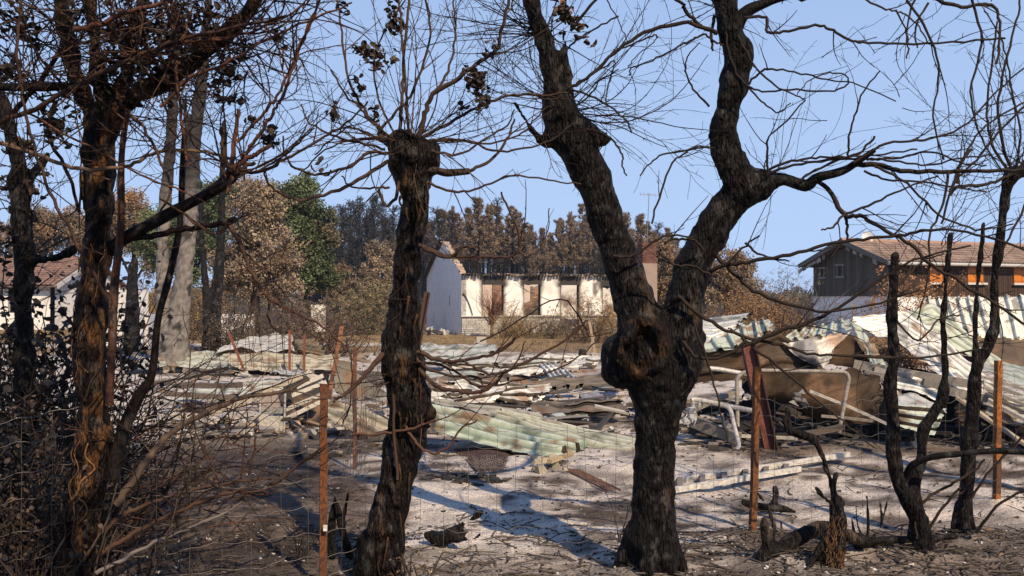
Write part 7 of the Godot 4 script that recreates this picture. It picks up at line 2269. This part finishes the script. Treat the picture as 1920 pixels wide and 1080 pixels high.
func wood_behind() -> void:
	var blacks := []
	var browns := []
	for k in 4:
		blacks.append(pine("burnt_pine", "bare black pine in the burnt wood behind the white house", "black pines of the burnt wood", [12.6, 13.6, 11.4, 14.2][k], false, 60 + k))
	for k in 4:
		browns.append(pine("scorched_pine", "pine with a scorched brown crown behind the white house", "brown scorched pines of the wood", [12.4, 13.2, 11.6, 12.8][k], true, 70 + k))
	rng.seed = 51
	var tops := [590, 400, 640, 385, 700, 372, 745, 400, 800, 400, 850, 385, 880, 378, 935, 385, 980, 402, 1045, 400, 1100, 395, 1150, 405, 1200, 410, 1250, 430, 1300, 455, 1350, 480]
	var nb := 0
	var nr := 0
	for row in 3:
		var px := 585.0 + row * 5.0
		while px < 1340.0:
			var dd: float = [106.0, 116.0, 128.0][row] + rng.randf_range(-4, 4)
			var ty := 400.0
			for i in range(0, tops.size() - 2, 2):
				if px >= tops[i] and px < tops[i + 2]:
					ty = lerpf(tops[i + 1], tops[i + 3], (px - tops[i]) / float(tops[i + 2] - tops[i]))
			var want := EYE + (560.0 - ty + rng.randf_range(-42, 12)) / F * dd
			var brown := px > 850 + rng.randfn(0, 35)
			if rng.randf() < 0.12: brown = not brown
			if px < 740: brown = false
			if row == 0 and rng.randf() < 0.35 and brown: want *= 0.8
			var src: Node3D = browns[nr % 4] if brown else blacks[nb % 4]
			var ph: float = [12.4, 13.2, 11.6, 12.8][nr % 4] if brown else [12.6, 13.6, 11.4, 14.2][nb % 4]
			var at := Vector3((px - 960.0) / F * dd, 0, -dd)
			var place := "left of the pollard"
			for w in [[690, "beside the pollard's left side"], [735, "straight behind the pollard"], [795, "between the pollard and the gable peak"], [830, "above the gable peak"], [868, "above the house corner"], [905, "over the first window"], [950, "between the first and second windows"], [985, "over the middle window"], [1020, "right of the middle window"], [1050, "over the door opening"], [1090, "right of the door opening"], [1130, "beside the double tree's left limb"], [1175, "straight behind the left limb"], [1215, "beside the brick chimney"], [1250, "in the fork of the double tree"], [1290, "right of the fork"]]:
				if px > w[0]: place = w[1]
			var name_it := "%s %s, %s, %s" % ["tall" if want > 12.6 else ("middling" if want > 11.4 else "short"), "brown-crowned pine" if brown else "bare black pine", ["front row", "middle row", "back row"][row], place]
			var first: bool = (nr if brown else nb) < 4
			if first:
				src.position = at
				src.rotation.y = rng.randf() * TAU
				src.scale = Vector3.ONE * (want / ph)
				src.set_meta("label", name_it)
			else:
				copy_of(src, at, rng.randf() * TAU, want / ph, name_it)
			if brown: nr += 1
			else: nb += 1
			px += rng.randf_range(14, 25) * (1.0 if brown else 0.8)
	# the depth of the wood and woods on the horizon
	var tb := MB.new()
	tb.tube(PackedVector3Array([Vector3.ZERO, Vector3(0.05, 5, 0), Vector3(-0.05, 11, 0)]), PackedFloat32Array([0.15, 0.12, 0.03]), 5, Color.WHITE, Color.WHITE)
	for k in 70:
		var y := rng.randf_range(3.0, 10.8)
		var dv := Vector3(rng.randfn(0, 1), 0.3, rng.randfn(0, 1)).normalized() * rng.randf_range(0.5, 1.0) * (11.6 - y) * 0.3
		tb.tube(PackedVector3Array([Vector3(0, y, 0), Vector3(0, y, 0) + dv * 0.5 + Vector3.UP * 0.05, Vector3(0, y, 0) + dv + Vector3.UP * 0.2]), PackedFloat32Array([0.025, 0.018, 0.006]), 3, Color.WHITE, Color.WHITE)
	var ats := []
	var cols := []
	for k in 620:
		var dd := rng.randf_range(118.0, 165.0)
		var px := rng.randf_range(560, 1330)
		var s := rng.randf_range(0.6, 0.9)
		ats.append(Transform3D(Basis(Vector3.UP, rng.randf() * TAU).scaled(Vector3(1, s, 1)), Vector3((px - 960.0) / F * dd, 0, -dd)))
		cols.append(tone(Color(0.045, 0.038, 0.034), rng.randf_range(0.6, 1.5)))
	var far := scatter("burnt_wood", tb.mesh(), ats, cols, M.twig, self)
	tag(far, "deep mass of charred trunks filling the burnt wood", "wood", "", "stuff")
	ats = []; cols = []
	for k in 9000:
		var dd := rng.randf_range(180.0, 240.0)
		var px := rng.randf_range(-500, 2500)
		var hh := 3.5 + 2.6 * nz.get_noise_1d(px * 1.4) + 1.5 * nz2.get_noise_1d(px * 2.5)
		if px > 1380 and px < 1560: hh *= 0.75
		var y := rng.randf() * maxf(hh, 1.0)
		ats.append(Transform3D(rbasis().scaled(Vector3.ONE * rng.randf_range(1.2, 2.2)), Vector3((px - 960.0) / F * dd, y, -dd)))
		cols.append(tone(mixc(Color(0.08, 0.075, 0.045), Color(0.13, 0.09, 0.055), rng.randf()), rng.randf_range(0.6, 1.2)))
	var hz := scatter("distant_woods", spray(), ats, cols, M.leaf, self)
	tag(hz, "low distant woods along the horizon", "woods", "", "stuff")

func vegetation() -> void:
	rng.seed = 52
	var g0 := Color(0.055, 0.075, 0.028)
	var g1 := Color(0.13, 0.17, 0.07)
	var b0 := Color(0.17, 0.12, 0.075)
	var b1 := Color(0.33, 0.25, 0.165)
	var y0 := Color(0.16, 0.10, 0.04)
	var y1 := Color(0.34, 0.21, 0.09)
	broad("tall green oak half scorched, right of the grey trunks", 575, 50.0, [572, 430, 0.26], [[565, 400, 50, 62, 1500, g0, g1], [540, 372, 40, 30, 500, g0, g1], [590, 500, 42, 50, 1300, g0, g1], [560, 470, 45, 50, 700, g0, b1], [605, 440, 30, 45, 500, g0, b0]], 0.34)
	broad("big oak with dry beige-brown leaves in front of the green one", 478, 46.0, [478, 440, 0.28], [[470, 390, 58, 52, 1500, b0, b1], [490, 460, 60, 60, 1700, b0, b1], [450, 510, 55, 50, 1200, b0, b1], [520, 520, 45, 45, 800, b0, b1]], 0.32)
	broad("dark green tree seen between the grey and black trunks", 350, 52.0, [350, 440, 0.25], [[340, 470, 60, 60, 1500, g0, g1], [390, 420, 50, 70, 1500, g0, g1], [300, 440, 45, 50, 800, g0, g1], [420, 360, 30, 30, 400, g0, g1]], 0.34)
	broad("scorched orange-brown tree behind the big left trunk", 250, 62.0, [250, 450, 0.22], [[250, 410, 50, 50, 1200, b0, Color(0.33, 0.19, 0.085)], [215, 440, 40, 40, 700, b0, b1], [290, 470, 35, 50, 600, b0, y1]], 0.36)
	broad("broad scorched brown tree over the roof at the far left", 95, 66.0, [95, 460, 0.25], [[100, 430, 70, 45, 1500, b0, Color(0.31, 0.19, 0.095)], [40, 450, 60, 45, 900, b0, b1], [160, 440, 45, 50, 800, b0, b1]], 0.36)
	broad("rounded scorched brown tree just right of the double tree", 1362, 60.0, [1362, 520, 0.2], [[1365, 508, 46, 40, 1300, b0, Color(0.24, 0.145, 0.07)], [1330, 530, 40, 40, 700, b0, b1], [1395, 530, 30, 35, 500, b0, b1]], 0.32)
	broad("slender brown tree behind the dry hedge left of the pollard", 708, 62.0, [708, 500, 0.14], [[710, 480, 24, 30, 420, b0, b1], [705, 525, 34, 38, 600, b0, b1]], 0.3)
	broad("low rust-brown tree left of the dry hedge", 640, 64.0, [640, 530, 0.14], [[642, 530, 34, 30, 800, Color(0.11, 0.065, 0.04), Color(0.22, 0.13, 0.07)]], 0.3)
	broad("brown leafy tree behind the double tree, at the chimney", 1235, 56.0, [1235, 520, 0.16], [[1235, 500, 34, 46, 800, b0, Color(0.30, 0.19, 0.10)], [1262, 540, 34, 34, 500, b0, y1]], 0.3)
	# grey and black trunks in the middle distance
	var pale := Color(0.19, 0.165, 0.145)
	var spots := Color(0.035, 0.028, 0.024)
	var d := 23.7
	var o := thing("grey_tree", "ash grey twin trunked tree with dark knots, left of centre", "tree", W(318, d))
	var b := bones_of([330, 700, 66, 328, 660, 54, 336, 590, 40, 344, 520, 34, 352, 440, 32, 358, 370, 30, 362, 290, 27, 372, 200, 24, 384, 100, 20, 390, 0, 15], d, d)
	b += bones_of([308, 695, 40, 308, 640, 34, 306, 560, 26, 305, 480, 24, 308, 400, 23, 316, 310, 22, 324, 210, 20, 330, 100, 16, 330, 10, 12], d, d)
	b += bones_of([362, 290, 20, 352, 240, 14, 345, 190, 10], d, d)
	b += roots(W(322, d), 0.3, 6, 0.7)
	var mbt := nets(b, [], 0.05, 0.12, rough_n, 0.05, char_col(pale, tone(pale, 0.6), -0.02), null, 0.0)
	for i in mbt.v.size():
		var p := mbt.v[i]
		mbt.c[i] = mixc(mbt.c[i], spots, smoothstep(0.22, 0.34, nz2.get_noise_3d(p.x * 260.0, p.y * 170.0, p.z * 260.0)))
		mbt.c[i] = mixc(mbt.c[i], Color(0.02, 0.016, 0.014), smoothstep(3.5, 4.8, p.y) * 0.95)
	part("trunk", mbt, M.palebark, o)
	var t := MB.new()
	for k in 46:
		var q := P(rng.randf_range(300, 400), rng.randf_range(-20, 240), d)
		twig(t, q, (rv() + Vector3.UP * 0.3).normalized(), rng.randf_range(0.8, 2.2), 0.016, 1, Color(0.05, 0.04, 0.035), 0.12, 0.02, 1.5)
	part("twigs", t, M.twig, o, "stuff")
	var dark := Color(0.026, 0.024, 0.024)
	for k in 3:
		d = [31.0, 31.4, 31.0][k]
		var l: Array = [[388, 660, 22, 388, 600, 15, 384, 520, 13, 378, 450, 11, 376, 380, 9], [403, 660, 26, 404, 600, 22, 410, 520, 20, 414, 440, 16, 417, 340, 13, 420, 230, 9], [246, 650, 30, 245, 600, 22, 246, 540, 18, 248, 500, 16]][k]
		o = thing("black_tree", ["slimmer left one of two black trunks beside the grey tree", "thicker right one of two black trunks beside the grey tree", "short black trunk in front of the tall white panel wall"][k], "tree", W(l[0], d))
		b = bones_of(l, d, d)
		if k == 0: b += bones_of([388, 600, 10, 398, 540, 8, 408, 500, 6], d, d)
		if k == 2: b += bones_of([256, 640, 16, 255, 580, 12, 254, 520, 10, 252, 490, 14], d, d)
		b += roots(W(l[0], d), 0.16, 4, 0.35)
		part("trunk", nets(b, [], 0.05, 0.08, rough_n, 0.04, char_col(dark, tone(dark, 2.0), 0.0)), M.limb, o)
		if k < 2:
			t = MB.new()
			for j in 14:
				twig(t, P(l[l.size() - 3] + rng.randf_range(-6, 6), rng.randf_range(300, 470), d), (rv() + Vector3.UP * 0.4).normalized(), rng.randf_range(0.8, 2.0), 0.014, 1, dark, 0.12, 0.02, 1.5)
			part("twigs", t, M.twig, o, "stuff")
	# bushes
	var lf := spray()
	var stem := Color(0.06, 0.045, 0.035)
	bush("dry_hedge", "dry tan-green hedge between the big oaks and the pollard", W(690, 46.0), 2.0, 1.9, 90, 2400, stem, Color(0.10, 0.085, 0.045), Color(0.29, 0.225, 0.125), lf, 0.16)
	bush("dry_hedge", "yellow-brown hedge top showing above the white panel wall", W(250, 44.0), 1.6, 2.3, 40, 1300, stem, y0, y1, lf, 0.18)
	bush("dry_hedge", "brown hedge between the grey trunks and the black ones", W(362, 40.0), 1.2, 1.7, 40, 1000, stem, y0, Color(0.26, 0.17, 0.09), lf, 0.16)
	bush("burnt_hedge", "tangled burnt hedge behind the garden mesh", W(560, 29.0), 1.9, 1.35, 180, 1100, stem, Color(0.06, 0.045, 0.036), Color(0.17, 0.115, 0.075), lf, 0.12, 0.7, "", 0.014)
	bush("burnt_hedge", "left part of the burnt hedge beside the black trunks", W(440, 31.0), 1.1, 1.4, 90, 800, stem, Color(0.05, 0.04, 0.034), Color(0.14, 0.10, 0.07), lf, 0.12, 0.7, "", 0.014)
	bush("green_shrub", "small patch of surviving green shrub above the white domed sheet", W(490, 30.5), 0.9, 0.5, 14, 900, stem, Color(0.05, 0.07, 0.02), Color(0.14, 0.18, 0.06), lf, 0.10)
	bush("rust_shrub", "rust-red upright shrub in front of the first window of the white house", W(922, 43.2), 0.85, 2.35, 0, 0, stem, y0, y1, lf, 0.1)
	var ru: Node3D = get_node("rust_shrub")
	var mb := MB.new()
	for k in 54:
		var f := ru.position + Vector3(rng.randfn(0, 0.05), 0.5, rng.randfn(0, 0.05))
		var an := rng.randf() * TAU
		twig(mb, f, Vector3(cos(an) * 0.6, 1.0, sin(an) * 0.6), rng.randf_range(1.0, 1.9), 0.014, 1, Color(0.14, 0.055, 0.04), 0.06, 0.10, 3.0)
	mb.tube(PackedVector3Array([ru.position - Vector3(0, 0.1, 0), ru.position + Vector3(0, 0.55, 0)]), PackedFloat32Array([0.075, 0.06]), 7, Color(0.25, 0.21, 0.18), Color(0.2, 0.15, 0.12))
	part("stems", mb, M.twig, ru, "stuff")
	bush("grass_bush", "tan tussock of dry grass against the white house's base", W(965, 42.0), 1.0, 1.15, 210, 500, Color(0.29, 0.20, 0.105), Color(0.20, 0.14, 0.07), Color(0.36, 0.26, 0.13), lf, 0.09, 1.6, "", 0.012)
	bush("grass_bush", "greyer dry bush just right of the tan tussock", W(1035, 41.0), 0.85, 1.0, 110, 500, Color(0.18, 0.135, 0.09), Color(0.15, 0.11, 0.07), Color(0.28, 0.20, 0.12), lf, 0.09, 1.4, "", 0.012)
	bush("dry_bush", "tall dry bush with orange-brown leaves before the white house's right end", W(1105, 37.0), 0.95, 1.75, 60, 900, Color(0.10, 0.07, 0.05), y0, y1, lf, 0.10, 1.2, "", 0.013)
	bush("dry_bush", "sparse brown bush beside the white house's door opening", W(1145, 40.0), 0.7, 1.4, 40, 500, Color(0.10, 0.07, 0.05), y0, y1, lf, 0.10)
	bush("dry_hedge", "orange-brown hedge behind the topmost green sheet", W(1400, 31.0), 1.6, 1.55, 100, 2200, stem, Color(0.12, 0.07, 0.03), Color(0.30, 0.165, 0.07), lf, 0.12)
	bush("green_shrub", "green remnant low in the orange-brown hedge", W(1385, 29.5), 0.9, 0.75, 16, 900, stem, Color(0.05, 0.06, 0.02), Color(0.15, 0.16, 0.06), lf, 0.10)
	bush("bare_shrub", "grey leafless shrub left of the timber house", W(1488, 36.0), 1.0, 2.9, 90, 260, Color(0.10, 0.085, 0.075), Color(0.10, 0.085, 0.06), Color(0.20, 0.16, 0.11), lf, 0.10, 1.3, "", 0.016)
	bush("bare_shrub", "brown leafless shrub between the hedge and the grey one", W(1450, 34.0), 0.8, 1.9, 70, 300, Color(0.09, 0.07, 0.055), Color(0.12, 0.08, 0.05), Color(0.22, 0.15, 0.09), lf, 0.10, 1.3, "", 0.014)
	bush("dry_bush", "bush with crisp orange leaves between the sheets and the timber house", W(1722, 20.0), 1.0, 2.1, 36, 1500, Color(0.08, 0.055, 0.04), Color(0.20, 0.10, 0.045), Color(0.40, 0.20, 0.085), lf, 0.10)
	bush("dry_bush", "orange leaves glimpsed through the gap under the sheets", W(1660, 14.4), 0.45, 0.95, 14, 700, Color(0.08, 0.055, 0.04), Color(0.20, 0.11, 0.05), Color(0.40, 0.24, 0.11), lf, 0.07)
	# straw on the lawn
	var blade := MB.new()
	for k in 5:
		var an := k * 1.3
		var dv := Vector3(cos(an), 0, sin(an))
		blade.tri(dv * 0.1 - Vector3(0.012, 0, 0), dv * 0.1 + Vector3(0.012, 0, 0), dv * 0.28 + Vector3(0, 0.22 + 0.03 * k, 0), Color.WHITE)
	var ats := []
	var cols := []
	for k in 9000:
		var dd := rng.randf_range(30.5, 50.0)
		var px := rng.randf_range(600, 1330)
		var w := W(px, dd)
		if nz2.get_noise_2d(w.x * 40.0, dd * 40.0) < rng.randf_range(-0.4, 0.3): continue
		ats.append(Transform3D(Basis(Vector3.UP, rng.randf() * TAU).scaled(Vector3.ONE * rng.randf_range(0.2, 0.55)), w))
		cols.append(tone(Color(0.30, 0.21, 0.11), rng.randf_range(0.4, 1.2)))
	var st := scatter("dry_grass", blade.mesh(), ats, cols, M.leaf, self)
	tag(st, "scorched straw-coloured grass before the white house", "grass", "", "stuff")

# ------------------------------------------------------------------ everything
func _ready() -> void:
	var cam := Camera3D.new()
	cam.name = "camera"
	cam.fov = rad_to_deg(2.0 * atan(540.0 / F))
	cam.near = 0.1
	cam.far = 3000.0
	cam.position = Vector3(0, EYE, 0)
	cam.rotation.x = pitch
	add_child(cam)
	var sky := ProceduralSkyMaterial.new()
	sky.sky_top_color = Color(0.07, 0.17, 0.44).linear_to_srgb()
	sky.sky_horizon_color = Color(0.45, 0.61, 0.885).linear_to_srgb()
	sky.sky_curve = 0.52
	sky.ground_horizon_color = Color(0.30, 0.27, 0.25).linear_to_srgb()
	sky.ground_bottom_color = Color(0.16, 0.14, 0.13).linear_to_srgb()
	sky.sun_angle_max = 1.0
	var env := Environment.new()
	env.background_mode = Environment.BG_SKY
	env.sky = Sky.new()
	env.sky.sky_material = sky
	env.tonemap_mode = Environment.TONE_MAPPER_LINEAR
	env.tonemap_exposure = 1.15
	env.fog_enabled = true                     # thin summer haze with the last of the smoke
	env.fog_density = 0.0003
	env.fog_light_color = Color(0.80, 0.88, 1.0)
	env.sdfgi_enabled = true
	env.ssao_enabled = true
	env.ssil_enabled = true
	var we := WorldEnvironment.new()
	we.name = "world_environment"
	we.environment = env
	add_child(we)
	var sun := DirectionalLight3D.new()
	sun.name = "sun"
	sun.light_color = Color(1.0, 0.905, 0.77)
	sun.light_energy = 1.6
	sun.light_angular_distance = 0.5
	sun.shadow_enabled = true
	add_child(sun)
	sun.look_at_from_position(SUN * 50.0, Vector3.ZERO)

	nz.seed = 7
	nz.noise_type = FastNoiseLite.TYPE_SIMPLEX_SMOOTH
	nz.frequency = 0.01
	nz.fractal_octaves = 3
	nz2.seed = 19
	nz2.noise_type = FastNoiseLite.TYPE_SIMPLEX_SMOOTH
	nz2.frequency = 0.01
	nz2.fractal_octaves = 3
	rough_n.seed = 3
	rough_n.frequency = 4.5
	rough_n.fractal_octaves = 3
	fine_n.seed = 4
	fine_n.frequency = 16.0
	fine_n.fractal_octaves = 2
	make_materials()
	rng.seed = 1
	var t0 := Time.get_ticks_msec()
	make_ground()
	white_house()
	timber_house()
	left_house()
	shed()
	wreckage()
	fences()
	tree_double()
	tree_pollard()
	tree_left()
	trees_slim()
	stumps()
	vegetation()
	wood_behind()
	laurel()
	litter()
	print("built in %d ms" % (Time.get_ticks_msec() - t0))
